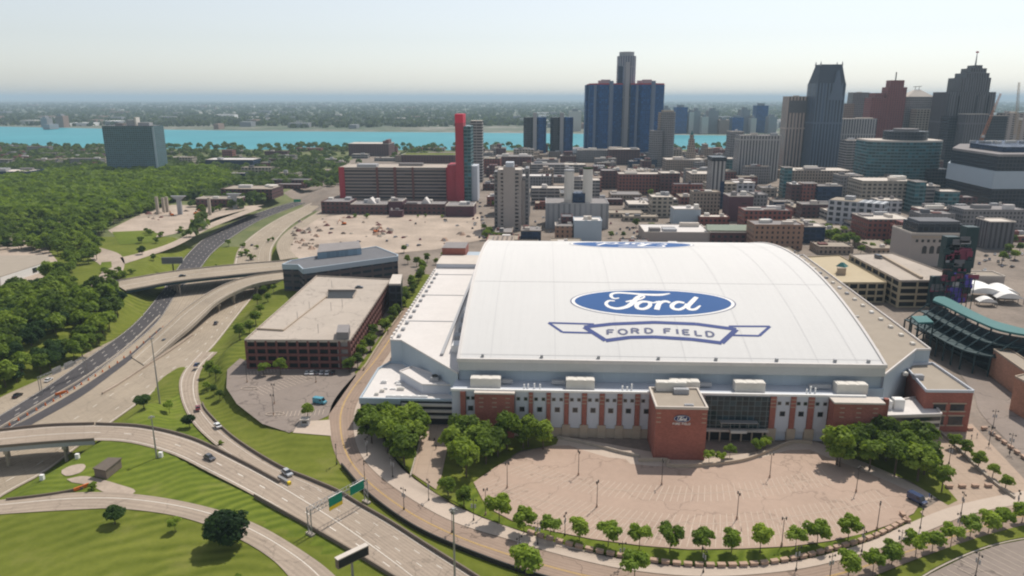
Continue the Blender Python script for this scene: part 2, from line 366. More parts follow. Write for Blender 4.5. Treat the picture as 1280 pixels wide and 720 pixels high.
M['logo_line'] = plain('roof_logo_outline', (0.13, 0.14, 0.22), 0.8, 0.1)
M['signblue'] = plain('sign_navy', (0.01, 0.02, 0.11), 0.5, 0.05)
M['bark'] = plain('bark', (0.10, 0.075, 0.055), 0.95, 0.3, 2)
M['tyre'] = plain('tyre_rubber', (0.02, 0.02, 0.02), 0.9, 0)
M['glass'] = plain('dark_glass', (0.02, 0.025, 0.03), 0.1, 0, 1, 0.6)
M['leaf'] = leaf_mat('tree_leaves', (0.0754, 0.1206, 0.0192), (0.1576, 0.2356, 0.0301), (0.274, 0.3631, 0.0493))
M['leafbright'] = leaf_mat('young_tree_leaves', (0.13, 0.205, 0.026), (0.235, 0.335, 0.04), (0.34, 0.44, 0.06))
M['leafdark'] = leaf_mat('dark_tree_leaves', (0.0182, 0.0468, 0.0156), (0.0442, 0.091, 0.0208), (0.0845, 0.1495, 0.0338))
M['farbankleaf'] = leaf_mat('far_bank_leaves', (0.05, 0.075, 0.05), (0.085, 0.115, 0.07), (0.15, 0.17, 0.12))
M['farleaf'] = leaf_mat('far_tree_leaves', (0.054, 0.09, 0.0264), (0.108, 0.162, 0.036), (0.18, 0.228, 0.054))
# facades: wall, glass, bay width, storey height, fill
F = {
 'brick': facade('brick_front', (0.235, 0.085, 0.07), (0.03, 0.035, 0.045), 4.2, 4.2, 0.5, 0.55),
 'brickdk': facade('dark_brick_front', (0.12, 0.055, 0.055), (0.025, 0.03, 0.04), 5.0, 4.2, 0.5, 0.5),
 'purple': facade('plum_brick_front', (0.10, 0.045, 0.06), (0.05, 0.04, 0.05), 30, 12, 0.15, 0.1),
 'tan': facade('tan_stone_front', (0.32, 0.255, 0.205), (0.05, 0.05, 0.055), 3.6, 3.9, 0.45, 0.55),
 'cream': facade('cream_front', (0.38, 0.33, 0.27), (0.06, 0.06, 0.06), 5.5, 4.2, 0.6, 0.55),
 'grey': facade('grey_stone_front', (0.235, 0.225, 0.225), (0.06, 0.065, 0.075), 3.4, 3.9, 0.5, 0.55),
 'ribgrey': facade('ribbed_grey_front', (0.40, 0.385, 0.375), (0.10, 0.10, 0.11), 4.4, 60, 0.5, 0.97),
 'ribtan': facade('ribbed_tan_front', (0.54, 0.43, 0.37), (0.12, 0.10, 0.10), 5.5, 70, 0.45, 0.97),
 'white': facade('white_front', (0.48, 0.49, 0.51), (0.04, 0.05, 0.06), 6.5, 5.2, 0.6, 0.62),
 'bands': facade('banded_garage_front', (0.30, 0.235, 0.205), (0.045, 0.045, 0.055), 40, 4.0, 1.0, 0.52),
 'bandsgrey': facade('grey_banded_front', (0.32, 0.295, 0.28), (0.05, 0.055, 0.065), 9, 4.0, 0.92, 0.5),
 'blueglass': facade('blue_glass_front', (0.022, 0.10, 0.26), (0.010, 0.062, 0.19), 4.0, 3.9, 0.8, 0.75, 0.45, 0.6, spec=0.12),
 'tealglass': facade('teal_glass_front', (0.10, 0.18, 0.19), (0.02, 0.085, 0.10), 4.5, 4.2, 0.9, 0.62, 0.2, 0.5, pane_var=0.4),
 'darkglass': facade('dark_glass_front', (0.028, 0.036, 0.05), (0.010, 0.016, 0.026), 4.0, 4.2, 0.8, 0.7, 0.25, 0.5),
 'slab': facade('slab_tower_front', (0.13, 0.20, 0.22), (0.025, 0.075, 0.095), 3.4, 3.1, 0.68, 0.6, 0.3, 0.6),
 'blueoffice': facade('slate_office_front', (0.10, 0.085, 0.09), (0.03, 0.045, 0.065), 7.5, 4.0, 0.8, 0.42, 0.2),
 'redtower': plain('red_tower_cladding', (0.40, 0.04, 0.06), 0.6, 0.08, 0.2),
 'redcap': plain('bright_red_cap', (0.65, 0.03, 0.07), 0.5, 0.05),
 'apart': facade('balcony_front', (0.42, 0.37, 0.34), (0.05, 0.05, 0.055), 11, 3.6, 0.5, 0.5),
 'stone': plain('smooth_tan_stone', (0.40, 0.35, 0.32), 0.9, 0.08, 0.2),
 'pmod': facade('slate_blue_granite_front', (0.12, 0.155, 0.21), (0.03, 0.05, 0.085), 5.0, 80, 0.5, 0.97),
 'deco': facade('dark_limestone_front', (0.135, 0.13, 0.14), (0.045, 0.048, 0.06), 4.0, 80, 0.45, 0.97),
 'redbrickt': facade('red_granite_tower_front', (0.26, 0.08, 0.075), (0.07, 0.04, 0.045), 4.2, 3.9, 0.4, 0.5),
 'corr': facade('corrugated_grey_front', (0.34, 0.335, 0.34), (0.26, 0.26, 0.27), 5.0, 200, 0.4, 0.99, 0.6),
 'navy': facade('navy_glass_front', (0.02, 0.04, 0.09), (0.012, 0.03, 0.07), 5, 4.2, 0.8, 0.6),
 'orange': facade('orange_brick_front', (0.33, 0.20, 0.14), (0.06, 0.05, 0.05), 4.2, 4.0, 0.4, 0.5),
}

# ================================================================== SETTING: terrain, water, roads
FZ = -9.0; KZ = FZ / -7.0
FW_L = [(-60, 530), (0, 497), (65, 467), (107, 442), (150, 420), (185, 395), (197, 375), (210, 350), (222, 335), (245, 305), (280, 281), (320, 263), (350, 254), (372, 248)]
FW_R = [(-60, 668), (0, 622), (57, 590), (100, 557), (140, 528), (190, 492), (225, 466), (250, 448), (268, 432), (297, 395), (317, 370), (333, 345), (340, 330), (345, 305), (367, 280), (395, 258)]
fw_poly = [(p.x, p.y) for p in GP(FW_L, FZ)] + [(p.x, p.y) for p in reversed(GP(FW_R, FZ))]
# the slip road climbing out of the cutting: left and right edges
EX_L = [(250, 440, -6.9), (227, 468, -6.5), (225, 493, -5), (237, 523, -3.2), (262, 550, -1.6), (300, 578, -0.4), (335, 597, 0), (352, 606, 0)]
EX_R = [(272, 440, -6.9), (252, 462, -6.5), (248, 490, -5), (258, 515, -3.2), (290, 547, -1.6), (345, 582, -0.4), (385, 600, 0), (420, 615, 0)]
EX_L = [(p[0], p[1], -p[2] * -KZ) for p in EX_L]; EX_R = [(p[0], p[1], -p[2] * -KZ) for p in EX_R]
exL, exR = smooth(GP(EX_L), 40), smooth(GP(EX_R), 40)

xs = np.concatenate([[-60000, -20000, -8000, -4000, -2000, -1200, -800, -600, -500], np.arange(-420, 330, 4.0), [360, 420, 500, 650, 900, 1400, 2500, 5000, 20000, 60000]])
ys = np.concatenate([[-400, -50, 40, 70], np.arange(90, 900, 4.0), [920, 960, 1050, 1200, 1400, 1600, 1750]])
X, Y = np.meshgrid(xs, ys)
def dist_poly(X, Y, poly):
    d = np.full(X.shape, 1e9); ins = np.zeros(X.shape, bool); n = len(poly)
    for i in range(n):
        ax, ay = poly[i - 1]; bx, by = poly[i]
        ex, ey = bx - ax, by - ay; L = ex * ex + ey * ey + 1e-9
        t = np.clip(((X - ax) * ex + (Y - ay) * ey) / L, 0, 1)
        d = np.minimum(d, np.hypot(X - ax - t * ex, Y - ay - t * ey))
        cond = (ay > Y) != (by > Y)
        xi = ax + (Y - ay) * ex / (ey if abs(ey) > 1e-9 else 1e-9)
        ins ^= cond & (X < xi)
    d[ins] = 0
    return d
def sm(t): t = np.clip(t, 0, 1); return t * t * (3 - 2 * t)
Z = (FZ - 0.25) * (1 - sm((dist_poly(X, Y, fw_poly) - 2.5) / 16.0))
# the corridor of the slip road
exC = [(a + b) * 0.5 for a, b in zip(exL, exR)]; exW = [(a - b).length / 2 for a, b in zip(exL, exR)]
bd = np.full(X.shape, 1e9); bz = np.zeros(X.shape)
for i in range(len(exC) - 1):
    a, b = exC[i], exC[i + 1]; e = b - a; L = e.x ** 2 + e.y ** 2
    t = np.clip(((X - a.x) * e.x + (Y - a.y) * e.y) / L, 0, 1)
    d = np.hypot(X - a.x - t * e.x, Y - a.y - t * e.y) - exW[i]
    k = d < bd; bd[k] = d[k]; bz[k] = (a.z + t * e.z)[k]
w = 1 - sm((bd - 3.0) / 9.0)
Z = Z * (1 - w) + (bz - 0.35) * w
Z -= 0.12 * (np.abs(Z) < 0.01)
def ground_z(x, y):
    i = int(np.clip(np.searchsorted(xs, x) - 1, 0, len(xs) - 2)); j = int(np.clip(np.searchsorted(ys, y) - 1, 0, len(ys) - 2))
    u = (x - xs[i]) / (xs[i + 1] - xs[i]); v = (y - ys[j]) / (ys[j + 1] - ys[j])
    return float((Z[j, i] * (1 - u) + Z[j, i + 1] * u) * (1 - v) + (Z[j + 1, i] * (1 - u) + Z[j + 1, i + 1] * u) * v)
city_poly = [(-75, 300), (-20, 240), (30, 215), (130, 195), (400, 160), (3000, 100), (60000, 1000), (60000, 1760), (-330, 1760), (-300, 1000), (-215, 800), (-140, 560)]
lawn_poly = [(p.x, p.y) for p in GP([(-40, 560), (140, 535), (225, 470), (300, 575), (480, 715), (330, 655), (150, 618), (-60, 640)], 0)]
nx, ny = len(xs), len(ys)
gm = MB(); gm.v = [(float(X[j, i]), float(Y[j, i]), float(Z[j, i])) for j in range(ny) for i in range(nx)]
for j in range(ny - 1):
    for i in range(nx - 1):
        a = j * nx + i; gm.f.append((a, a + 1, a + nx + 1, a + nx))
        cx, cy = (xs[i] + xs[i + 1]) / 2, (ys[j] + ys[j + 1]) / 2
        gm.mi.append(1 if inside(cx, cy, city_poly) else 2 if inside(cx, cy, lawn_poly) else 3 if (cy > 640 or cx < -450) else 0)
        gm.uv += [(xs[i], ys[j]), (xs[i + 1], ys[j]), (xs[i + 1], ys[j + 1]), (xs[i], ys[j + 1])]
ground = tag(gm.build('ground', [M['grass'], M['city'], M['lawn'], M['suburb']]), kind='structure')
for p in ground.data.polygons: p.use_smooth = True

# river and the far bank
def water_mat():
    m, t, p = new_mat('river_water'); v = pos(t)
    f = noise(t, v, 0.004, 3, 0.5)
    t.links.new(ramp(t, f, [(0.3, (0.045, 0.25, 0.30)), (0.7, (0.06, 0.30, 0.35))]), p.inputs['Base Color'])
    p.inputs['Roughness'].default_value = 0.45; p.inputs['Specular IOR Level'].default_value = 0.08
    bp = N(t, 'ShaderNodeBump', Strength=0.25, Distance=0.5); t.links.new(noise(t, v, 0.12, 4), bp.inputs['Height']); t.links.new(bp.outputs[0], p.inputs['Normal'])
    return m
M['water'] = water_mat()
near_shore = GP([(-900, 178), (-400, 181), (0, 183.5), (200, 186), (330, 187), (640, 188), (900, 186.5), (1280, 184), (1700, 180), (2400, 174)], 0)
far_shore = GP([(-900, 153), (-400, 155.5), (0, 158), (150, 161), (320, 163.5), (640, 166), (900, 169), (1100, 168), (1280, 166), (1700, 162), (2400, 156)], 0)
sheet('river', [(-60000, 1700, 0)] + [(p.x, p.y, 0) for p in near_shore] + [(60000, 1700, 0), (60000, 5200, 0)] + [(p.x, p.y, 0) for p in reversed(far_shore)] + [(-60000, 5200, 0)], M['water'], -0.6)
sheet('river_embankment', [(-60000, 1690, 0)] + [(60000, 1690, 0), (60000, 1705, 0)] + [(p.x, p.y, 0) for p in reversed(near_shore)] + [(-60000, 1705, 0)], M['suburb'], 0.1)
def farland_mat():
    m, t, p = new_mat('far_bank_land'); v = pos(t)
    a = noise(t, v, 0.0006, 6, 0.65); b = noise(t, v, 0.004, 5, 0.7); c = noise(t, v, 0.02, 3, 0.7)
    k = mth(t, 'ADD', mth(t, 'MULTIPLY', a, 0.45), mth(t, 'ADD', mth(t, 'MULTIPLY', b, 0.4), mth(t, 'MULTIPLY', c, 0.3)))
    t.links.new(ramp(t, k, [(0.38, (0.03, 0.055, 0.035)), (0.54, (0.07, 0.10, 0.055)), (0.62, (0.17, 0.165, 0.13)), (0.74, (0.48, 0.45, 0.41))]), p.inputs['Base Color'])
    p.inputs['Roughness'].default_value = 1; return m
M['farland'] = farland_mat()
sheet('far_bank', [(-90000, 5200, 0)] + [(p.x, p.y, 0) for p in far_shore] + [(90000, 5200, 0), (90000, 62000, 0), (-90000, 62000, 0)], M['farland'], 0.3)

# roads: each is a strip between two surveyed edges
def road(name, Lp, Rp, mat, z=0.0, n=60, lift=0.06, lines=(), dashes=(), parent=None):
    L, Q = smooth(GP(Lp, z), n), smooth(GP(Rp, z), n)
    up = Vector((0, 0, lift)); L = [p + up for p in L]; Q = [p + up for p in Q]
    o = tag(MB().ribbon(L, Q).build(name, mat), kind='structure')
    o2 = Vector((0, 0, 0.035))
    for mt, items in (('whiteline', [x for x in lines if len(x) < 3 or x[2] == 'w'] + [('d',) + tuple(x) for x in dashes]), ('yellow', [x for x in lines if len(x) > 2 and x[2] == 'y'])):
        for it in items:
            b = MB()
            ds = it[0] == 'd'; t, wd = (it[1], it[2]) if ds else (it[0], it[1])
            C = [a.lerp(c, t) for a, c in zip(L, Q)]; Wd = [(a - c).normalized() * wd / 2 for a, c in zip(L, Q)]
            fine = smooth(C, max(40, int(plen(C) / 3.0))); m = len(fine)
            for i in range(m - 1):
                if ds and (i % 4): continue
                k = min(n - 1, int(i / (m - 1) * n)); q = Wd[k]
                b.ribbon([fine[i] + q + o2, fine[i + 1] + q + o2], [fine[i] - q + o2, fine[i + 1] - q + o2])
            b.build('lane_marking', M[mt], o)
    return o, L, Q
fw, fwl, fwr = road('freeway', FW_L[:8], FW_R[:12], M['concrete'], FZ, lines=[(0.985, 0.3)], dashes=[(0.9, 0.3), (0.72, 0.3)])
DK_L = [(-60, 555), (0, 519), (60, 482), (110, 447), (165, 407), (200, 367), (222, 335), (234, 318), (257, 297), (297, 275.5), (340, 260), (375, 250)]
DK_R = [(-60, 588), (0, 544), (50, 512), (100, 481), (140, 451), (195, 405), (222, 366), (250, 336), (266, 316), (291, 296), (324, 276), (356, 263), (388, 252)]
road('asphalt_carriageway', DK_L, DK_R, M['asphalt'], FZ, 90, 0.12, lines=[(0.04, 0.4), (0.97, 0.35)], dashes=[(0.28, 0.4), (0.52, 0.4), (0.76, 0.4)])
road('asphalt_shoulder', [(0, 541), (40, 521), (100, 486), (140, 459), (165, 441), (200, 410)], [(0, 555), (40, 531), (100, 497), (140, 468), (168, 446), (208, 411)], M['asphalt'], FZ, 30, 0.16)
road('far_carriageway', [(275, 350), (290, 335), (299, 310), (321, 290), (350, 272), (380, 258), (392, 252)], [(330, 350), (338, 333), (343, 306), (365, 281), (395, 263), (412, 254)], M['concrete'], FZ, 40, 0.07, lines=[(0.05, 0.3), (0.95, 0.3)], dashes=[(0.35, 0.3), (0.65, 0.3)])
road('far_service_road', [(350, 325, 0), (346, 305, 0), (360, 288, 0), (388, 270, 0), (412, 258, 0)], [(372, 322, 0), (367, 303, 0), (380, 289, 0), (402, 274, 0), (424, 260, 0)], M['concrete'], 0, 30)
road('slip_road', EX_L, EX_R, M['ramp'], 0, 60, 0.06, lines=[(0.12, 0.25), (0.74, 0.3)], dashes=[])
# the wide road of the lower left: viaduct over the freeway, then down to the frame's bottom
D_L = [(-70, 545), (0, 539), (60, 533), (120, 531), (180, 535), (240, 550), (300, 578), (352, 606), (430, 655), (520, 722), (600, 790)]
D_R = [(-70, 566), (0, 560), (100, 551), (140, 550), (190, 558), (250, 585), (320, 620), (380, 655), (440, 690), (495, 722), (580, 790)]
D_R = [(-70, 566), (0, 560), (60, 555), (120, 551), (165, 554), (215, 568), (262, 591), (318, 620), (382, 657), (470, 708), (560, 775)]
dk, dl, dr = road('curved_overpass_road', D_L, D_R, M['ramp'], 0, 80, 0.10, lines=[(0.1, 0.25), (0.9, 0.25)], dashes=[(0.5, 0.3)])
road('merged_road', [(352, 606), (390, 630), (430, 655), (475, 688), (520, 722), (600, 790)], [(420, 615), (450, 633), (485, 653), (530, 682), (590, 720), (700, 792)], M['ramp'], 0, 50, 0.095, lines=[(0.93, 0.25)], dashes=[(0.03, 0.3), (0.35, 0.3), (0.66, 0.3)])
road('lower_ramp_road', [(-70, 631), (0, 625), (100, 615.5), (180, 619), (260, 634), (322, 656), (380, 690), (421, 722), (470, 780)], [(-70, 650), (0, 643), (100, 637), (150, 636), (220, 645), (280, 665), (330, 692), (362, 722), (400, 780)], M['ramp'], 0, 70, 0.08, lines=[(0.35, 0.25)])
# street curving round the stadium
F_L = [(505, 385), (490, 408), (462, 448), (425, 490), (412, 515), (413, 545), (425, 580), (460, 618), (520, 660), (600, 695), (680, 722), (780, 745), (880, 752), (1000, 742), (1080, 724), (1170, 690), (1290, 655), (1400, 640)]
F_R = [(522, 385), (512, 402), (488, 440), (455, 490), (443, 515), (443, 545), (455, 575), (490, 608), (560, 650), (640, 676), (700, 694), (780, 712), (870, 721), (950, 718), (1020, 708), (1090, 689), (1150, 668), (1215, 643), (1290, 628)]
st, sl, sr = road('curved_street', F_L, F_R, M['road'], 0, 110, 0.06, lines=[(0.42, 0.22, 'y'), (0.455, 0.22, 'y')])
# sidewalk between street and trees (as a raised kerb)
W_R = [(530, 470), (500, 500), (490, 535), (500, 565), (530, 598), (580, 628), (640, 656), (700, 677), (780, 698), (860, 705), (950, 704), (1010, 696), (1070, 681), (1130, 652), (1165, 632), (1215, 615), (1290, 600)]
W_L = [(512, 402), (488, 440), (455, 490), (443, 515), (443, 545), (455, 575), (490, 608), (560, 650), (640, 676), (700, 694), (780, 712), (870, 721), (950, 718), (1020, 708), (1090, 689), (1150, 668), (1215, 643), (1290, 628)]
road('sidewalk', W_L, [(515, 470), (503, 485), (490, 505), (478, 525), (480, 550), (497, 580), (530, 608), (585, 640), (640, 661), (700, 680), (780, 700), (870, 709.5), (950, 707), (1015, 698), (1085, 678), (1140, 653), (1200, 631), (1290, 612)], M['walk'], 0, 110, 0.19)
road('roadside_kerb', W_L, [(513, 402.5), (489, 440.8), (456.2, 490.3), (444.4, 515), (444.4, 544.6), (456.4, 574.3), (491, 607.2), (560.6, 649.2), (640.5, 675.1), (700, 693), (780, 711), (870, 720), (950, 717), (1019.6, 707), (1089.5, 688), (1149.6, 667), (1214.6, 642), (1290, 627)], M['walk'], 0, 110, 0.195)
road('planted_verge', [(1040, 760), (1075, 735), (1130, 708), (1200, 680), (1290, 655), (1400, 640)], [(1080, 775), (1120, 745), (1160, 715), (1210, 691), (1250, 678), (1300, 669), (1400, 655)], M['grass'], 0, 30, 0.20)
road('yellow_kerb', [(1080, 776), (1120, 746), (1160, 716), (1210, 692), (1250, 679), (1300, 670), (1400, 656)], [(1081, 778), (1121, 748), (1161.5, 717.5), (1211, 693.5), (1250.5, 680.2), (1300, 671.2), (1400, 657)], M['barrier'], 0, 30, 0.22)
sheet('corner_parking_lot', GP([(1082, 778), (1122, 748), (1162, 718), (1211, 694), (1251, 680.5), (1300, 671.5), (1420, 657), (1420, 790)]), M['greyasphalt'], 0.06)
# stadium forecourt lot
LOT = [(592, 603), (618, 585), (650, 566), (690, 557.5), (712, 557), (722, 561), (760, 572), (782, 574), (788, 580), (818, 583), (880, 584), (935, 577), (960, 570), (985, 563), (1012, 562), (1035, 572), (1070, 585), (1110, 602), (1155, 622), (1142, 642), (1112, 656), (1080, 667), (1040, 676), (990, 683), (930, 686), (860, 687), (800, 682), (740, 674), (690, 664), (640, 651), (608, 634)]
lot = sheet('forecourt_parking_lot', GP(LOT), M['lot'], 0.10)
sheet('lot_side_path', GP([(690, 557), (655, 547), (700, 545), (760, 555), (820, 566), (880, 574), (940, 566), (985, 553), (1018, 552), (1060, 566), (1110, 590), (1175, 622), (1155, 626), (1110, 604.5), (1070, 588), (1033, 574), (1010, 564), (985, 565), (935, 579), (880, 586), (815, 585), (785, 582), (780, 576), (758, 574), (720, 563)]), M['walk'], 0.06)
# right plaza
sheet('stadium_plaza', GP([(1135, 555), (1180, 535), (1215, 530), (1300, 620), (1300, 632), (1215, 640), (1165, 655), (1150, 640), (1180, 622), (1165, 590)]), M['plaza'], 0.09)
sheet('entrance_walk', GP([(528, 530), (566, 528), (552, 595), (545, 612), (515, 592)]), M['plaza'], 0.12)
sheet('plaza_walk', GP([(1160, 540), (1176, 540), (1240, 605), (1225, 612), (1195, 612)]), M['plaza'], 0.13)
road('right_street', [(1170, 440), (1195, 462), (1217, 492), (1225, 515), (1260, 552), (1330, 615)], [(1195, 440), (1225, 462), (1262, 490), (1290, 512), (1330, 540), (1420, 600)], M['greyasphalt'], 0, 40, 0.05)
# grass under the left and right clumps, tree strip
sheet('tree_bed', GP([(455, 555), (460, 520), (530, 515), (524, 555), (512, 598), (500, 582), (480, 572)]), M['grass'], 0.11)
sheet('tree_bed', GP([(556, 600), (568, 530), (700, 545), (695, 556), (650, 564), (618, 583), (590, 602), (580, 632), (545, 618)]), M['grass'], 0.11)
sheet('tree_bed', GP([(1030, 560), (1110, 545), (1150, 560), (1175, 600), (1197, 626), (1185, 632), (1140, 603), (1080, 578)]), M['grass'], 0.11)
road('tree_strip', [(592, 605), (608, 636), (640, 652.5), (690, 665.5), (740, 675.5), (800, 683.5), (860, 688.5), (930, 687.5), (990, 684.5), (1040, 677.5), (1075, 668)], [(560, 622), (600, 646), (640, 660), (690, 674), (740, 688), (800, 700), (860, 707), (930, 707), (990, 700), (1040, 688), (1080, 674)], M['lawn'], 0, 60, 0.14)
# left lot beside the parking garage
sheet('garage_parking_lot', GP([(284, 462), (300, 448), (320, 455), (440, 455), (445, 470), (410, 520), (362, 541), (328, 530), (296, 505), (283, 485)]), M['greyasphalt'], 0.06)
sheet('lot_path', GP([(366, 541), (375, 527), (412, 525), (414, 545)]), M['walk'], 0.10)
sheet('garage_lane', GP([(440, 470), (447, 468), (500, 400), (545, 345), (520, 340), (490, 400)]), M['grass'], 0.05)
# construction sites, freeway frontage
sheet('construction_ground', GP([(362, 312), (372, 290), (400, 272), (430, 268), (600, 268), (602, 300), (545, 312), (500, 316), (440, 318), (380, 330)]), M['dirt'], 0.08)
sheet('bridge_site_ground', GP([(135, 288), (175, 268), (215, 256), (300, 258), (330, 256), (270, 272), (220, 292), (160, 305)]), M['dirt'], 0.06)
sheet('clearing', GP([(140, 290), (185, 288), (198, 292), (190, 303), (150, 306)]), M['lawn'], 0.10)
road('park_drive', [(100, 372), (118, 352), (128, 335), (112, 322), (100, 312)], [(112, 374), (138, 358), (155, 335), (150, 318), (120, 308)], M['dirt'], 0, 24, 0.07)
sheet('traffic_island', GP([(124, 336), (127, 328), (139, 327), (140, 334), (132, 338)]), M['lawn'], 0.15)
road('frontage_road', [(150, 322), (175, 316), (215, 303), (260, 280), (320, 258)], [(155, 330), (180, 322), (222, 307), (266, 284), (328, 260)], M['dirt'], 0, 24, 0.07)
sheet('low_building_yard', GP([(-40, 372), (40, 362), (75, 330), (50, 300), (-40, 296)]), M['dirt'], 0.06)

# bridges -----------------------------------------------------------------
def bridge(name, Lp, Rp, z, label, mats, deck_t=1.6, piers=(), n=40, parapet=0.9, lines=(), dashes=()):
    root = tag(empty(name, (0, 0, 0)), label, 'bridge')
    L, Q = smooth(GP(Lp, z), n), smooth(GP(Rp, z), n)
    up = Vector((0, 0, 0.14)); b = MB()
    b.ribbon([p + up for p in L], [p + up for p in Q])
    d = Vector((0, 0, -deck_t)); b.build('deck', M[mats[0]], root)
    g = MB(); g.ribbon([p + d for p in Q], [p + d for p in L])
    for P, sgn in ((L, 1), (Q, -1)):
        for i in range(n - 1):
            f = [P[i] + d, P[i + 1] + d, P[i + 1] + up, P[i] + up]
            g.face(f if sgn < 0 else f[::-1])
    g.build('girder', M[mats[1]], root)
    for P in (L, Q): MB().wall([p + up for p in P], parapet, 0.35).build('parapet', M[mats[2]], root)
    for t, wz in piers:
        i = int(t * (n - 1)); a, c = L[i], Q[i]; pm = MB(); e = (c - a)
        w = (c - a).normalized(); q = Vector((-w.y, w.x, 0)) * 0.7
        lo = a.lerp(c, 0.02); hi = a.lerp(c, 0.98)
        A = [lo - q, hi - q, hi + q, lo + q]; pm.prism(A, a.z - deck_t - 1.2, min(a.z, c.z) - deck_t - 0.02, bottom=True)
        k = max(2, int(e.length / 6))
        for s in range(k):
            cc = a.lerp(c, (s + 0.5) / k); pm.cyl(cc.x, cc.y, wz - 0.4, a.z - deck_t - 1.1, 0.6, n=8, top=False)
        pm.build('pier', M['barrier'], root)
    o2 = Vector((0, 0, 0.18))
    for t, wd in lines:
        m = MB()
        C = [a.lerp(c, t) for a, c in zip(L, Q)]; Wd = [(a - c).normalized() * wd / 2 for a, c in zip(L, Q)]
        m.ribbon([p + q + o2 for p, q in zip(C, Wd)], [p - q + o2 for p, q in zip(C, Wd)])
        m.build('lane_marking', M['whiteline'], root)
    return root
bridge('road_bridge', [(140, 353), (160, 349.5), (225, 339), (300, 331), (352, 327), (372, 325)], [(158, 364), (182, 359.5), (225, 352), (320, 342), (360, 338), (390, 336)], 0.7, 'wide pale road bridge crossing the freeway cutting in front of the slate office', ('concrete', 'green_steel', 'barrier'), 1.5, [(0.3, FZ), (0.72, FZ)], lines=[(0.06, 0.3), (0.5, 0.3)])
bridge('ramp_viaduct', [(385, 337, 0.00), (350, 341, 0.00), (320, 345, -0.39), (296, 351, -1.03), (272, 361, -2.06), (250, 374, -3.34), (228, 390, -4.89), (206, 410, -6.69), (186, 428, -8.23), (165, 447, -8.68)],
       [(385, 347, 0.00), (350, 351, 0.00), (320, 356, -0.39), (292, 367, -1.03), (270, 380, -2.06), (256, 393, -3.34), (238, 410, -4.89), (220, 425, -6.69), (202, 441, -8.23), (182, 458, -8.68)], 0, 'pale curving ramp viaduct sliding down beside the freeway lanes', ('concrete', 'barrier', 'barrier'), 1.1, [(0.22, FZ), (0.34, FZ), (0.46, FZ)], lines=[(0.2, 0.3), (0.8, 0.3)])
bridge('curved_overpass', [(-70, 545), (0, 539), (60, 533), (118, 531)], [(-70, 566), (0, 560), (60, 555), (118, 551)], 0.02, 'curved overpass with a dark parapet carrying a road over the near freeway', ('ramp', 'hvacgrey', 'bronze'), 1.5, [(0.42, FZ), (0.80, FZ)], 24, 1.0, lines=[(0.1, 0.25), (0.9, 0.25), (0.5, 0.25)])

def barrier(pts, h, th, mat, label, z=0.0, name='concrete_barrier', n=None, lift=0.0):
    P = smooth(GP(pts, z), n or max(8, len(pts) * 6))
    return tag(MB().wall([p + Vector((0, 0, lift)) for p in P], h, th, base=-1.0).build(name, M[mat]), label, 'barrier')
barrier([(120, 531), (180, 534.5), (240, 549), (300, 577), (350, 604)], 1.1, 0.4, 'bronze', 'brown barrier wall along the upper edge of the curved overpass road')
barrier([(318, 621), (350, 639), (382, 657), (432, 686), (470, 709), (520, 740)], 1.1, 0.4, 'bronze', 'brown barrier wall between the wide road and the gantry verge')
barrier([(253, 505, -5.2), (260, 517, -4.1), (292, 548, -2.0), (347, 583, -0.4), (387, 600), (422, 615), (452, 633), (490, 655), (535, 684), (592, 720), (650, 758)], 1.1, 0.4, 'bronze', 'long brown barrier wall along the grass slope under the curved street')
barrier([(427, 583), (461, 620), (520, 662), (600, 697), (680, 724), (760, 742)], 1.3, 0.4, 'black', 'dark guard wall on the outer edge of the curved street')
barrier([(240, 420), (215, 438), (185, 457), (150, 480), (128, 493)], 1.0, 0.7, 'dirt', 'tan median barrier between the ramp lanes and the right carriageway', FZ)
barrier([(200, 395), (160, 433), (110, 470), (60, 500), (0, 536), (-40, 560)], 0.9, 0.5, 'barrier', 'pale temporary barrier beside the dark asphalt lanes', FZ)
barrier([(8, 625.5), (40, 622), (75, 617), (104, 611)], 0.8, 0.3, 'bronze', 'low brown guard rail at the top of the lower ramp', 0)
barrier([(503, 392), (488, 412), (473, 434), (455, 463)], 1.6, 0.5, 'stone', 'tan stone wall between the street and the garage hedge', 0)
barrier([(1175, 541), (1195, 560), (1220, 585), (1245, 607), (1268, 624)], 1.0, 0.5, 'barrier', 'grey retaining wall running down beside the plaza walk', 0)
barrier([(696, 548), (735, 556), (772, 566), (800, 572)], 1.2, 0.5, 'barrier', 'pale ramp wall in front of the panelled stadium front', 0)
barrier([(798, 577), (835, 577.5), (836, 584), (885, 583), (930, 577), (960, 566), (985, 556), (1000, 554), (1015, 556)], 1.3, 0.6, 'stone', 'curving tan stone wall at the foot of the brick pavilion', 0)
barrier([(513, 597), (522, 565), (533, 530)], 1.0, 0.4, 'barrier', 'left kerb wall of the entrance walk', 0)

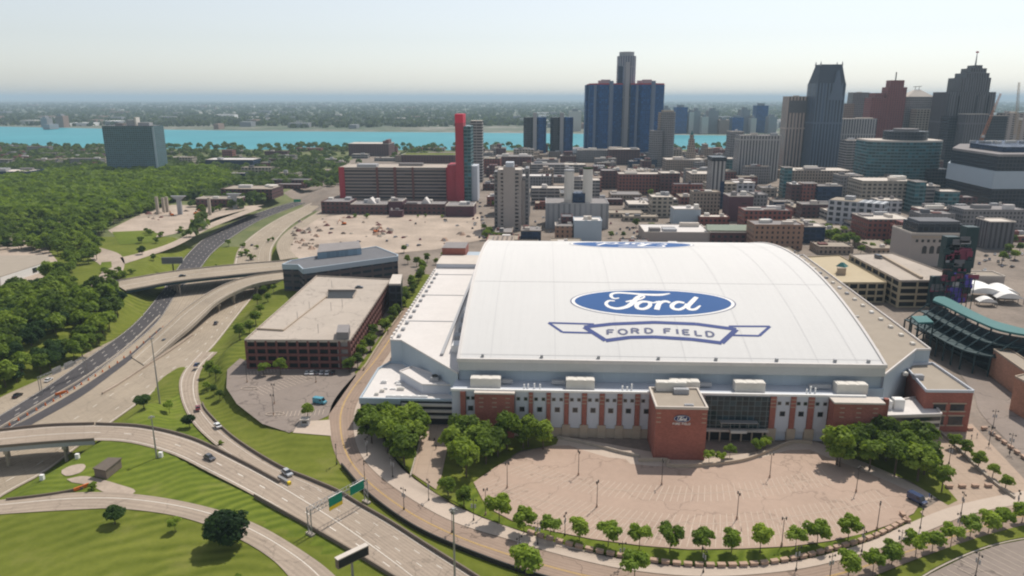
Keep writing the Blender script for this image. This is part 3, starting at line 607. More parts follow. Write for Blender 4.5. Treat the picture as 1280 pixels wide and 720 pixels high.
# parking bay lines
def roofless_lines():
    b = MB(); z = Vector((0, 0, 0.135))
    rows = [([(600, 603), (660, 622), (740, 640), (800, 650), (880, 655), (960, 650), (1040, 638), (1110, 622)], 34), ([(640, 583), (700, 600), (760, 611), (830, 617), (900, 616), (970, 608), (1040, 595)], 28), ([(660, 648), (740, 661), (800, 668), (870, 672), (940, 670), (1000, 665), (1060, 655)], 26)]
    for pts, k in rows:
        C = smooth(GP(pts), k * 2)
        for i in range(1, len(C) - 1):
            t = (C[i + 1] - C[i - 1]).normalized(); q = Vector((-t.y, t.x, 0)); q = (q + t * 0.35).normalized()
            for s in (-1, 1):
                a = C[i] + q * 0.2 * s + z; c = C[i] + q * 5.0 * s + z; w = t * 0.09
                b.face([a - w, c - w, c + w, a + w] if s < 0 else [a + w, c + w, c - w, a - w])
        b.ribbon([p + z + Vector((0, 0.08, 0)) for p in C], [p + z - Vector((0, 0.08, 0)) for p in C])
    o = b.build('parking_line', M['faded'], lot)
roofless_lines()
def bay_lines(rows, mat='whiteline', par=None, name='parking_line', ln=5.0):
    b = MB(); z = Vector((0, 0, 0.10))
    for a, c, k, side in rows:
        A, C = G(*a), G(*c); t = (C - A).normalized(); q = Vector((-t.y, t.x, 0)) * ln * side
        for i in range(k + 1):
            p = A.lerp(C, i / k) + z; w = t * 0.08; b.face([p - w, p + w, p + w + q, p - w + q][::(1 if side > 0 else -1)])
    o = b.build(name, M[mat], par)
bay_lines([((322, 490), (400, 466), 16, 1), ((322, 490), (400, 466), 16, -1), ((310, 470), (360, 463), 12, 1), ((345, 515), (405, 512), 12, -1)], 'faded', bpy.data.objects['garage_parking_lot'])
bay_lines([((1225, 712), (1265, 690), 6, 1), ((1225, 712), (1265, 690), 6, -1), ((1200, 730), (1225, 715), 3, 1)], 'faded', bpy.data.objects['corner_parking_lot'])

for px, py in ((344, 518), (312, 486)):                            # kerbed islands of the small grey lot
    C = G(px, py); P = [C + Vector((3.6 * math.cos(6.28 * k / 16), 1.5 * math.sin(6.28 * k / 16), 0)) for k in range(17)]
    tag(MB().wall(P, .3, .3).build('kerb_island', M['walk']), 'pale kerb ring of the %s lamp island in the small grey lot' % ('lower' if px > 320 else 'upper left'), 'kerb')


# ================================================================== THE STADIUM
ROT = R(-2.5)
S0 = Vector((-20, 256, 0))
stadium = tag(empty('stadium', S0, ROT), 'huge white domed stadium with a blue oval and banner painted on its roof', 'stadium')
_ux, _uy = Vector((math.cos(ROT), math.sin(ROT), 0)), Vector((-math.sin(ROT), math.cos(ROT), 0))
def loc(p): d = Vector((p[0], p[1], 0)) - Vector((S0.x, S0.y, 0)); return Vector((d.dot(_ux), d.dot(_uy), p[2] if len(p) > 2 else 0))
def SL(pts, z): return [loc(p) for p in GP(pts, z)]
RU, RV, EZ, RISE = 155.5, 214.0, 26.0, 18.5
def rz(v): return EZ + RISE * (1 - ((v - RV / 2) / (RV / 2)) ** 2)
def roofhit(px, py):
    d = ray(px, py); best = None
    for k in range(0, 4000):
        t = 230 + k * 0.1; p = Vector((d.x * t, d.y * t, CAM_H + d.z * t)); l = loc(p)
        if l.z <= rz(l.y) and -5 < l.y < RV + 5: return l
    return l
b = MB()
NV = 48
vs = [RV * i / NV for i in range(NV + 1)]
for i in range(NV):
    b.face([(0, vs[i], rz(vs[i])), (RU, vs[i], rz(vs[i])), (RU, vs[i + 1], rz(vs[i + 1])), (0, vs[i + 1], rz(vs[i + 1]))], [(0, vs[i]), (RU, vs[i]), (RU, vs[i + 1]), (0, vs[i + 1])])
roof = b.build('roof', M['membrane'], stadium)
for p in roof.data.polygons: p.use_smooth = True
# seams, edge rolls
def on_roof(u, v, h=0.0): return Vector((u, v, rz(v) + h))
sm_ = MB()
for u in (12, 36, 60, 84, 108, 132, 146):
    for i in range(NV): sm_.ribbon([on_roof(u - 0.13, vs[i], 0.05), on_roof(u - 0.13, vs[i + 1], 0.05)], [on_roof(u + 0.13, vs[i], 0.05), on_roof(u + 0.13, vs[i + 1], 0.05)])
for v in (3.0, 60.0, 128.0, 170.0): sm_.ribbon([on_roof(0, v, 0.06), on_roof(RU, v, 0.06)], [on_roof(0, v - 0.2, 0.06), on_roof(RU, v - 0.2, 0.06)])
sm_.build('roof_seam', M['seam'], roof)
for u, w in ((0.0, 1.0), (RU, 1.0)):
    e = MB()
    lo = [on_roof(u, v) for v in vs]
    for i in range(NV):
        for h0, h1, uu in ((-1.2, 0.5, -w / 2), (-1.2, 0.5, w / 2)):
            f = [lo[i] + Vector((uu, 0, h0)), lo[i + 1] + Vector((uu, 0, h0)), lo[i + 1] + Vector((uu, 0, h1)), lo[i] + Vector((uu, 0, h1))]
            e.face(f[::(-1 if uu < 0 else 1)])
        e.face([lo[i] + Vector((-w / 2, 0, .5)), lo[i] + Vector((w / 2, 0, .5)), lo[i + 1] + Vector((w / 2, 0, .5)), lo[i + 1] + Vector((-w / 2, 0, .5))])
    e.build('roof_edge', M['roofwhite'], roof)
for v0, y0 in ((0, -0.5), (RV, RV - 0.5)): MB().box(-0.5, RU + 0.5, y0, y0 + 1.0, EZ - 0.9, EZ + 0.45).build('roof_edge', M['roofwhite'], roof)
for u in (9, 31, 52, 74, 95, 117, 138, 150): MB().box(u - .5, u + .5, 1.2, 2.2, rz(1.7) + .01, rz(1.7) + 1.0).build('roof_hatch', M['hvacgrey'], roof)
# walls under the roof: arched sides, stepped front
b = MB()
for u, s in ((0.3, -1), (RU - 0.3, 1)):
    for i in range(NV):
        f = [(u, vs[i], 0), (u, vs[i + 1], 0), (u, vs[i + 1], rz(vs[i + 1]) - 0.3), (u, vs[i], rz(vs[i]) - 0.3)]
        b.face(f[::s], [(p[1], p[2]) for p in f[::s]])
b.face([(RU, RV - .3, 0), (0, RV - .3, 0), (0, RV - .3, EZ), (RU, RV - .3, EZ)])
b.build('side_wall', M['panel'], stadium)
fm = facade('metal_siding', (0.44, 0.50, 0.55), (0.40, 0.46, 0.51), 6.0, 50, 0.96, 0.99, 0.5, 0.5, pane_var=0.02)
fm2 = facade('eave_siding', (0.54, 0.54, 0.53), (0.50, 0.50, 0.49), 6.0, 50, 0.97, 0.99, 0.5, 0.5, pane_var=0.02)
b = MB(); b.face([(0, 1.0, 0), (RU, 1.0, 0), (RU, 1.0, EZ - 4.4), (0, 1.0, EZ - 4.4)], [(0, 0), (RU, 0), (RU, 20), (0, 20)]); b.build('upper_wall', fm, stadium)
b = MB(); b.face([(0, 1.0, EZ - 4.4), (RU, 1.0, EZ - 4.4), (RU, -0.4, EZ - 4.1), (0, -0.4, EZ - 4.1)]); b.face([(0, -0.4, EZ - 4.1), (RU, -0.4, EZ - 4.1), (RU, -0.4, EZ - 0.9), (0, -0.4, EZ - 0.9)], [(0, 0), (RU, 0), (RU, 4), (0, 4)]); b.build('eave_band', fm2, stadium)

# --- front range (low flat roof, panelled front) : local v from FV to 1
FV = -9.0; FT = 17.5
MB().box(-1.5, 145.5, FV + 0.3, 0.9, 0, FT - 0.3).build('front_range', M['panel'], stadium)
MB().box(-1.2, 145.2, FV + 0.8, 0.98, FT - 0.28, FT - 0.1).build('front_roof', M['panel'], stadium)
MB().box(-1.8, 145.8, FV - 0.35, FV + 0.5, FT - 0.25, FT + 0.55).build('front_coping', M['white'], stadium)
def xl(px, py=520): return loc(At(px, py, 246 - (px - 640) * 0.012)).x     # front-range position of a column of the photograph
def fblock(name, u0, u1, z0, z1, dv, mat, par=None): return MB().box(u0, u1, FV - dv, FV + 0.29, z0, z1).build(name, mat, par or stadium)
fblock('brick_bay', xl(576), xl(582.5), 0, FT - 0.3, 1.0, M['brick'])
def panel_bay(px0, px1, z0=3.6):
    u0, u1 = xl(px0), xl(px1)
    pb = fblock('white_panel', u0, u1, z0, FT - 0.3, 0.25, M['panel'])
    w = u1 - u0; c = (u0 + u1) / 2
    for cu, cz, sz in ((c - w * 0.28, 14.6, 0.55), (c + w * 0.28, 14.6, 0.55), (c, 10.6, 0.85)):
        f = MB().box(cu - sz - 0.15, cu + sz + 0.15, FV - 0.32, FV - 0.25, cz - sz - 0.15, cz + sz + 0.15).build('window_frame', M['steel'], pb)
        MB().box(cu - sz, cu + sz, FV - 0.345, FV - 0.315, cz - sz, cz + sz).build('window', M['glass'], pb)
def pilaster(px0, px1):
    u0, u1 = xl(px0), xl(px1)
    pb = fblock('brick_pilaster', u0, u1, 5.0, FT - 0.3, 0.7, M['brick'])
    for zz in (13.2, 14.6, 16.0): MB().box(u0 - 0.05, u1 + 0.05, FV - 0.78, FV - 0.6, zz, zz + 0.28).build('stone_band', M['stone'], pb)
    fblock('stone_base', u0 - 0.6, u1 + 0.6, 0, 5.0, 1.0, M['stone'])
panel_bay(583, 594, 6)
pl = [(661, 666), (683, 688), (705, 710.5), (727, 733), (749, 755), (771, 777), (793, 799)]
edges = [644] + [x for p in pl for x in p] + [816]
for i in range(0, len(edges), 2): panel_bay(edges[i] + 0.3, edges[i + 1] - 0.3)
for p in pl: pilaster(*p)
fblock('stone_plinth', xl(643), xl(817), 0, 3.55, 0.5, M['stone'])
for a, c in ((968.5, 986), (993, 1008), (1016, 1033)): panel_bay(a, c)
for a, c in ((961, 968.2), (986.3, 992.7), (1008.3, 1015.7)): pilaster(a, c)
def brick_block(px0, px1, zt, dv, name='brick_block'):
    u0, u1 = xl(px0), xl(px1)
    o = fblock(name, u0, u1, 0, zt - 0.5, dv, M['brick'])
    fblock('coping', u0 - 0.2, u1 + 0.2, zt - 0.5, zt + 0.1, dv + 0.2, M['roofpale'], o)
    k = max(1, int((u1 - u0) / 4.5))
    for j in range(k):
        for zz in (zt - 2.2, zt - 3.9, zt - 5.6):
            uu = u0 + (j + 0.5) * (u1 - u0) / k; MB().box(uu - 0.8, uu + 0.8, FV - dv - 0.06, FV - dv + 0.02, zz, zz + 0.3).build('stone_band', M['stone'], o)
    return o
brick_block(594.3, 643, FT, 2.2); brick_block(1034, 1095, FT - 0.2, 5.0); fblock('white_panel', xl(1095.5), xl(1101), 0, FT - 0.3, 0.3, M['panel']); fblock('brick_bay', xl(1101.3), xl(1107), 0, FT - 0.3, 1.2, M['brick'])
# glazed front
u0, u1 = xl(880), xl(961)
gl = facade('stadium_curtain_wall', (0.14, 0.17, 0.18), (0.012, 0.03, 0.038), 2.2, 1.9, 0.9, 0.88, 0.12, 0.5, pane_var=0.3)
g = MB(); g.face([(u0, FV - 0.2, 4.6), (u1, FV - 0.2, 4.6), (u1, FV - 0.2, FT - 0.6), (u0, FV - 0.2, FT - 0.6)], [(0, 4.6), (u1 - u0, 4.6), (u1 - u0, FT - .6), (0, FT - .6)])
g.build('glass_wall', gl, stadium)
MB().box(u0, u1, FV - 1.6, FV + 0.2, 3.7, 4.5).build('balcony', M['roofpale'], stadium)
MB().box(u0, u1, FV - 0.1, FV + 0.25, 0, 3.65).build('undercroft_shade', M['dark'], stadium)  # near-black panel stands in for the shade under the balcony
for k in range(6): MB().cyl(u0 + 2 + k * (u1 - u0 - 4) / 5, FV - 1.3, 0, 3.69, 0.3).build('column', M['stone'], stadium)
cn = MB().box(xl(899), xl(946), FV - 3.0, FV - 0.25, 7.6, 7.85).build('canopy', M['steel'], stadium)
for k in range(5): MB().cyl(xl(900) + k * (xl(945) - xl(900)) / 4, FV - 2.8, 4.5, 7.6, 0.09, n=6).build('post', M['steel'], cn)
MB().box(xl(912), xl(932), FV - 3.3, FV - 1.6, 4.0, 4.9).build('balcony_box', M['hvac'], stadium)

# brick pavilion with its oval sign
pav = GP([(817, 575), (880, 575)]); pu0, pu1 = loc(pav[0]).x, loc(pav[1]).x; pv = loc(pav[0]).y + 0.4
PT = 19.6
pvn = MB().box(pu0, pu1, pv, FV + 0.5, 0, PT - 0.9).build('pavilion', M['brick'], stadium)
for (a, c, d, e) in ((pu0 - .15, pu1 + .15, pv - .15, pv + .5), (pu0 - .15, pu1 + .15, FV + .4, FV + 1.05), (pu0 - .15, pu0 + .5, pv + .5, FV + .4), (pu1 - .5, pu1 + .15, pv + .5, FV + .4)):
    MB().box(a, c, d, e, PT - 0.9, PT).build('coping', M['roofpale'], pvn)
MB().box(pu0 + .5, pu1 - .5, pv + .5, FV + .4, PT - 0.89, PT - 0.6).build('pavilion_roof', M['rooftan'], pvn)
for uu in (pu0 + 1.0, pu1 - 1.0):
    for zz in (PT - 2.6, PT - 4.2, PT - 5.8): MB().box(uu - 0.75, uu + 0.75, pv - 0.07, pv + 0.02, zz, zz + 0.3).build('stone_band', M['stone'], pvn)
def unit(u0, u1, v0, v1, z, h, mat='hvac', par=None, name='roof_unit'):
    b = MB(); b.box(u0, u1, v0, v1, z, z + h)
    n = max(1, int((u1 - u0) / 3))
    for k in range(n): b.box(u0 + (k + .15) * (u1 - u0) / n, u0 + (k + .85) * (u1 - u0) / n, v0 + 0.3, v1 - 0.3, z + h + 0.002, z + h + 0.12)
    for k in range(1, n): b.box(u0 + k * (u1 - u0) / n - 0.06, u0 + k * (u1 - u0) / n + 0.06, v0 - 0.06, v0 - 0.002, z, z + h)
    return b.build(name, M[mat], par or stadium)
unit(pu0 + 2.2, pu1 - 4.5, -10.5, -7.6, PT - .6, 3.2, 'hvac'); unit(pu0 + 8, pu1 - 4.0, -13.2, -11.2, PT - .6, 1.8, 'hvacgrey'); unit(pu1 - 7.5, pu1 - 4.5, pv + 1.2, pv + 2.4, PT - .6, 0.8, 'hvacgrey')
for a, c in ((587, 625), (708, 744), (840, 877), (922, 960), (1051, 1090)): unit(xl(a, 480), xl(c, 480), -6.6, -2.4, FT - .1, 3.6)
for a, c in ((626, 640), (690, 707), (878, 895), (1020, 1048)): MB().box(xl(a, 480), xl(c, 480), -3.2, -2.0, FT + .6, FT + 1.9).build('roof_duct', M['hvacgrey'], stadium)
for px in (655, 660, 668, 675, 779, 785, 791, 1012, 1018, 1024): MB().cyl(xl(px, 485), -7.0 + rnd.random() * 2, FT - .1, FT + 1.4 + rnd.random(), 0.3, n=8).build('roof_vent', M['white'], stadium)

# --- left wing : lower white roofs
def roofed(name, poly, z, wallmat, roofmat, par=0.7, base=0.0, rim='roofwhite'):
    P = [(p[0], p[1]) for p in poly]
    w = MB().prism(P, base, z - 0.25, top=False).build(name, wallmat, stadium)
    c = MB(); c.prism(P, z - 0.25, z - 0.2); c.build('flat_roof', roofmat, w)
    for i in range(len(P)):
        a, d = Vector((*P[i], z - 0.25)), Vector((*P[(i + 1) % len(P)], z - 0.25))
        MB().wall([a, d], par, 0.5).build('roof_rim', M[rim], w)
    return w
lwpoly = SL([(488, 425), (545, 335), (601, 334)], 20.1); lw = [tuple(p) for p in lwpoly]
LWP = [(lwpoly[0].x, lwpoly[0].y), (lwpoly[0].x + 5, lwpoly[0].y - 0.5), (-0.3, 0.8), (-0.3, lwpoly[1].y), (lwpoly[0].x, lwpoly[1].y)]
lwo = roofed('left_wing', LWP, 20.1, fm, M['roofwhite'], 0.6)
LU = lwpoly[0].x
for k in range(3):
    v = 66 + k * 46; MB().box(LU + 1, -9, v, v + 0.4, 19.9, 20.15).build('roof_seam', M['hvacgrey'], lwo)
MB().box(-9.6, -8.4, 20, 165, 19.9, 20.9).build('pipe_run', M['hvacgrey'], lwo)
for k in range(11): unit(-6.5 + rnd.random(), -2.0, 24 + k * 13, 31 + k * 13 - rnd.random() * 3, 19.95, 2.0 + rnd.random(), rnd.choice(('hvac', 'white', 'hvacgrey')), lwo)
for k in range(13): unit(LU + 2, LU + 3.5, 42 + k * 9.5, 44.5 + k * 9.5, 19.95, 0.9, 'hvacgrey', lwo)
for k in range(26): MB().box(LU - 0.4, LU + 0.6, 40 + k * 5, 42.2 + k * 5, 19.3, 21.0).build('parapet_block', M['roofwhite'], lwo)
# back range of the left wing: raised stone-coloured hall and brick block
hb = MB().box(LU, -0.4, lwpoly[1].y + 0.3, lwpoly[1].y + 26, 0, 22.5).build('rear_hall', M['panel'], stadium); MB().box(LU, -0.4, lwpoly[1].y + 0.3, lwpoly[1].y + 26, 22.5, 22.7).build('flat_roof', M['roofpale'], hb)
MB().box(LU, LU + 15, lwpoly[1].y + 26.5, lwpoly[1].y + 46, 0, 27).build('rear_brick_block', M['brick'], stadium); MB().box(LU, LU + 15, lwpoly[1].y + 26.5, lwpoly[1].y + 46, 27, 27.2).build('flat_roof', M['roofgrey'], bpy.data.objects['rear_brick_block'])
MB().box(LU + 15.3, -0.4, lwpoly[1].y + 26.5, lwpoly[1].y + 40, 0, 22).build('rear_link', M['panelblue'], stadium)
LF = loc(G(453, 527)); LB = loc(At(476, 462, 287))
low = [(LF.x, -1.2), (-2.0, -1.2), (-0.5, 0.7), (LU + 5.2, lwpoly[0].y - 0.9), (LU - 0.4, lwpoly[0].y - 0.2), (LF.x, 30)]
lwm = facade('dark_louvred_wall', (0.13, 0.15, 0.16), (0.07, 0.085, 0.095), 1.2, 40, 0.6, 0.97, 0.4)
lo_ = roofed('left_lower_block', low, 9.9, lwm, M['roofwhite'], 0.9, 0, 'panelblue')
MB().box(LF.x - 0.3, -22, -1.75, -1.2, 8.2, 10.6).build('fascia', M['panelblue'], lo_)
for zz in (3.0, 5.4, 7.8): MB().box(-21.5, -2.2, -2.2, -1.22, zz, zz + 0.9).build('balcony_band', M['hvac'], lo_)
MB().box(-21.5, -2.2, -1.3, -1.215, 0.2, 9.2).build('shop_front', M['dark'], lo_)
mid = [(-26, 19), (-14.5, 5.5), (-3, 5.5), (-3, 10), (-22, 24.5)]
mo = roofed('mid_block', mid, 13.5, M['panel'], M['roofwhite'], 0.5, 9.7)
unit(-12, -9, 9, 12, 13.3, 1.6, 'hvacgrey', mo); MB().cyl(-10.5, 10.5, 15, 15.4, 1.2, n=12).build('fan', M['black'], mo)
for k in range(10):
    uu, vv = LF.x + 3 + rnd.random() * 22, 1 + rnd.random() * 20
    if not inside(uu, vv, low) or inside(uu, vv, mid): continue
    unit(uu, uu + 1 + rnd.random() * 2, vv, vv + 1, 9.7, 0.5 + rnd.random() * .6, rnd.choice(('hvac', 'white', 'hvacgrey')), lo_)
unit(-28, -12, 0.6, 1.6, 9.7, 1.0, 'white', lo_)

# --- right wing : tan upper roof, brick corner block, white low block
rw = SL([(1109, 463), (1145, 437.5), (1163, 437), (1041, 346), (1004, 319)], 22.0)
rw = [(p.x, p.y) for p in rw]; RWP = [(RU + 0.4, 0.8), rw[1], rw[2], rw[3], rw[4], (RU + 0.4, RV - 4)]
rwo = roofed('right_wing', RWP, 22.0, fm, M['rooftan'], 0.8)
for k in range(16):
    t = (k + .5) / 16; a = Vector(rw[2]).lerp(Vector(rw[4]), t); unit(a.x - 5, a.x - 3.4, a.y, a.y + 2, 21.8, 0.9, rnd.choice(('hvac', 'hvacgrey', 'white')), rwo)
for k in range(22):
    uu, vv = RU + 3 + rnd.random() * 18, 20 + rnd.random() * 150
    if inside(uu, vv, RWP) and inside(uu + 3, vv, RWP): unit(uu, uu + 1 + rnd.random() * 1.6, vv, vv + 1.2, 21.8, 0.5 + rnd.random() * .8, rnd.choice(('hvac', 'hvacgrey', 'stone')), rwo)
bk = SL([(1158, 489.5), (1217, 490), (1163, 455.5), (1131, 458)], 16.0); bk = [(p.x, p.y) for p in bk]
bkp = [bk[0], bk[1], (rw[2][0] + 1.5, rw[2][1] - 0.3), (rw[1][0], rw[1][1] - 0.5), bk[3]]
bko = roofed('brick_corner_block', bkp, 16.0, M['brick'], M['rooftan'], 1.0, 0, 'panel')
a, c = Vector((*bk[0], 0)), Vector((*bk[1], 0)); e = (c - a).normalized(); q = Vector((e.y, -e.x, 0))
for t0, t1 in ((0.2, 0.46), (0.56, 0.86)):
    for z0, z1 in ((8.6, 11.2), (3.0, 6.4)):
        p, s = a.lerp(c, t0), a.lerp(c, t1); w = MB(); w.prism([p + q * 0.12, s + q * 0.12, s - q * 0.1, p - q * 0.1], z0, z1, bottom=True); wo = w.build('window', M['glass'], bko)
        for zz in (z0 - 0.5, z1 + 0.05):
            MB().prism([p + q * 0.25 - e * .5, s + q * 0.25 + e * .5, s - q * 0.08 + e * .5, p - q * 0.08 - e * .5], zz, zz + 0.42, bottom=True).build('stone_band', M['stone'], bko)
unit(bk[0][0] + 1.5, bk[0][0] + 5, bk[0][1] + 12, bk[0][1] + 14, 15.8, 1.8, 'hvacgrey', bko); unit(bk[0][0] - 1, bk[0][0] + 1, bk[0][1] + 16, bk[0][1] + 18, 15.8, 1.2, 'hvac', bko)
wl = SL([(1108, 517), (1177, 517.5), (1160, 502), (1108, 500)], 9.5)
wlp = [(146.2, -8.0), (wl[1].x, wl[1].y), (wl[2].x + 2.5, wl[2].y + 6), (146.2, 0.0)]
wlo = roofed('white_entry_block', wlp, 9.5, M['roofpale'], M['roofwhite'], 0.6)
for zz in (1.0, 4.4, 7.0): MB().prism([(147, -8.1), (wl[1].x - .2, wl[1].y - .14), (wl[1].x - .2, wl[1].y + .2), (147, -7.8)], zz, zz + 1.5, bottom=True).build('window_band', M['glass'], wlo)
for k in range(4): unit(147 + k * 4.4, 150.6 + k * 4.4, -1.0, 2.2, 9.3, 3.2 + 0.6 * (k % 2), 'white', wlo)
MB().box(146.0, RU + .3, -0.6, 0.7, 0, 17.2).build('corner_wall', M['panelblue'], stadium)

# --- painted roof marks, laid just above the membrane
def drape(polys, name, mat, h, flip=None):
    b = MB(); f = (lambda p: p) if flip is None else flip
    for poly in polys:
        P = [f(p) for p in poly]; V = [Vector((p[0], p[1], 0)) for p in P]; base = len(b.v)
        b.v += [tuple(on_roof(p[0], p[1], h)) for p in P]
        for t in tessellate_polygon([V]):
            a, q, c = (V[i] for i in t)
            if abs((q - a).cross(c - a).z) < 1e-9: continue
            t = tuple(t) if (q - a).cross(c - a).z > 0 else (t[0], t[2], t[1])
            b.f.append(tuple(base + i for i in t)); b.uv += [(V[i].x, V[i].y) for i in t]; b.mi.append(0)
    return b.build(name, mat, roof)
def stroke(pts, wd, n=None):
    P = smooth([Vector((p[0], p[1], 0)) for p in pts], n or max(2, len(pts) * 5)) if len(pts) > 2 and n != 0 else [Vector((p[0], p[1], 0)) for p in pts]
    W = [p[2] if len(p) > 2 else 1.0 for p in pts]; quads = []; m = len(P); LR = []
    for i in range(m):
        t = (P[min(i + 1, m - 1)] - P[max(i - 1, 0)]).normalized(); q = Vector((-t.y, t.x, 0))
        x = i / (m - 1) * (len(W) - 1); k = min(len(W) - 2, int(x)); w = W[k] + (W[k + 1] - W[k]) * (x - k); LR.append((P[i] + q * wd * w / 2, P[i] - q * wd * w / 2))
    for i in range(m - 1): quads.append([LR[i][1], LR[i + 1][1], LR[i + 1][0], LR[i][0]])
    return quads
def ellipse(cx, cy, a, b_, n=64): return [(cx + a * math.cos(6.2832 * i / n), cy + b_ * math.sin(6.2832 * i / n)) for i in range(n)]
def ring_strips(cx, cy, a, b_, half, slices=28):     # fill an ellipse in slices so that it follows the arch
    out = []
    for k in range(slices):
        y0, y1 = -b_ + 2 * b_ * k / slices, -b_ + 2 * b_ * (k + 1) / slices
        x0, x1 = a * math.sqrt(max(0, 1 - (y0 / b_) ** 2)), a * math.sqrt(max(0, 1 - (y1 / b_) ** 2))
        out.append([(cx - x0 - .01, cy + y0), (cx + x0 + .01, cy + y0), (cx + x1 + .01, cy + y1), (cx - x1 - .01, cy + y1)])
    return out
tL, tR, tT, tB = roofhit(713, 380), roofhit(922, 384), roofhit(816, 361.5), roofhit(820, 397)
OC = ((tL.x + tR.x) / 2, (tT.y + tB.y) / 2); OA, OB = (tR.x - tL.x) / 2, (tT.y - tB.y) / 2
SCRIPT = [  # strokes of the script word, in crop units, variable width
 [(545, 418, .5), (522, 422, .9), (506, 412, 1.0), (512, 397, 1.0), (545, 390, 1.0), (600, 392, 1.1), (680, 398, 1.2), (760, 399, 1.2), (815, 391, .5)],
 [(668, 398, .8), (640, 415, 1.4), (612, 440, 1.6), (575, 462, 1.5), (525, 471, 1.3), (484, 462, 1.1), (474, 446, 1.0), (492, 433, .9), (520, 434, .6)],
 [(575, 438, .6), (610, 431, .9), (650, 424, .8), (676, 412, .7), (672, 404, .5), (655, 412, .5)],
 [(688, 436, 1.0), (655, 437, 1.2), (628, 452, 1.3), (630, 468, 1.2), (660, 471, 1.1), (690, 458, 1.2), (697, 443, 1.1), (686, 436, 1.0), (715, 441, .7), (740, 434, .7)],
 [(752, 432, 1.0), (738, 450, 1.5), (722, 474, 1.5)],
 [(735, 456, .7), (758, 438, 1.0), (782, 433, 1.2), (800, 440, .9)],
 [(872, 440, 1.0), (840, 436, 1.2), (808, 450, 1.3), (806, 467, 1.2), (836, 472, 1.1), (870, 458, 1.0), (884, 444, 1.0)],
 [(946, 409, 1.2), (915, 432, 1.4), (885, 456, 1.4), (886, 470, 1.2), (915, 470, 1.0), (948, 452, .5)]]
def logo(OC, OA, OB, fl=None):
    drape(ring_strips(*OC, OA, OB, 0), 'roof_oval_outline', M['logo_line'], 0.06, fl)
    drape(ring_strips(*OC, OA * 0.985, OB * 0.97, 0), 'roof_oval_white', M['white'], 0.08, fl)
    drape(ring_strips(*OC, OA * 0.945, OB * 0.895, 0), 'roof_oval', M['logo_blue'], 0.10, fl)
    for i, s in enumerate(SCRIPT):
        pts = [(OC[0] + (p[0] - 712) / 420 * OA, OC[1] - (p[1] - 437) / 71 * OB, p[2]) for p in s]
        drape(stroke(pts, OA * 0.044), 'script_stroke', M['white'], 0.12 + 0.004 * i, fl)
logo(OC, OA, OB)
def rot180(p): return (RU - p[0] - 2, RV - p[1])
f1, f2 = roofhit(712, 306.5), roofhit(868, 306.5); ft, fb = roofhit(790, 302.8), roofhit(790, 310.5); fc = ((f1.x + f2.x) / 2, (ft.y + fb.y) / 2)
logo(fc, (f2.x - f1.x) / 2, (ft.y - fb.y) / 2, lambda p: (2 * fc[0] - p[0], 2 * fc[1] - p[1]))
def rp(*pts): return [(lambda l: (l.x, l.y))(roofhit(640 + x / 4, 270 + y / 4)) for x, y in pts]
nb = lambda pts, w: [q for i in range(len(pts) - 1) for q in stroke([pts[i], pts[i + 1]], w, 0)]
def closed(pts): return pts + [pts[0]]
ban = closed(rp((362, 556), (500, 541), (712, 533), (920, 541), (1122, 568), (1048, 636), (900, 618), (712, 606), (590, 608), (468, 624)))
drape(nb(ban, 2.1), 'banner_outline', M['logo_navy'], 0.10)
drape(nb(closed(rp((183, 535), (410, 541), (372, 560), (398, 586), (252, 582))), 1.15), 'banner_tail', M['logo_navy'], 0.07)
drape(nb(closed(rp((1085, 552), (1290, 553), (1236, 600), (1096, 597), (1118, 570))), 1.15), 'banner_tail', M['logo_navy'], 0.075)
LET = {'F': [[(0, 0), (0, 1), (.62, 1)], [(0, .52), (.5, .52)]], 'O': [[(.4 + .4 * math.cos(6.2832 * k / 16), .5 + .5 * math.sin(6.2832 * k / 16)) for k in range(17)]], 'R': [[(0, 0), (0, 1), (.4, 1), (.6, .9), (.62, .72), (.5, .54), (0, .5)], [(.38, .5), (.65, 0)]],
       'D': [[(0, 0), (0, 1), (.35, 1), (.6, .82), (.68, .5), (.6, .18), (.35, 0), (0, 0)]], 'I': [[(0, 0), (0, 1)]], 'E': [[(.6, 0), (0, 0), (0, 1), (.6, 1)], [(0, .5), (.5, .5)]], 'L': [[(0, 1), (0, 0), (.58, 0)]]}
place = [('F', 478, 594, 570), ('O', 534, 592, 567), ('R', 600, 588, 564), ('D', 668, 586, 563), ('F', 764, 588, 565), ('I', 828, 591, 567), ('E', 858, 594, 570), ('L', 920, 599, 574), ('D', 975, 604, 578)]
for i, (ch, x, yb, yt) in enumerate(place):
    (bx, by), (tx, ty) = rp((x, yb), (x + 4, yt)); (ex, ey), = rp((x + 52, yb + 3)); hh = ty - by; ww = abs(ex - bx)
    for j, s in enumerate(LET[ch]):
        pts = [(bx + p[0] * ww + p[1] * (tx - bx) * .3, by + p[1] * hh + p[0] * (ey - by) * .5) for p in s]
        drape(nb(pts, 0.95), 'block_letter', M['logo_line'], 0.10 + 0.003 * j)
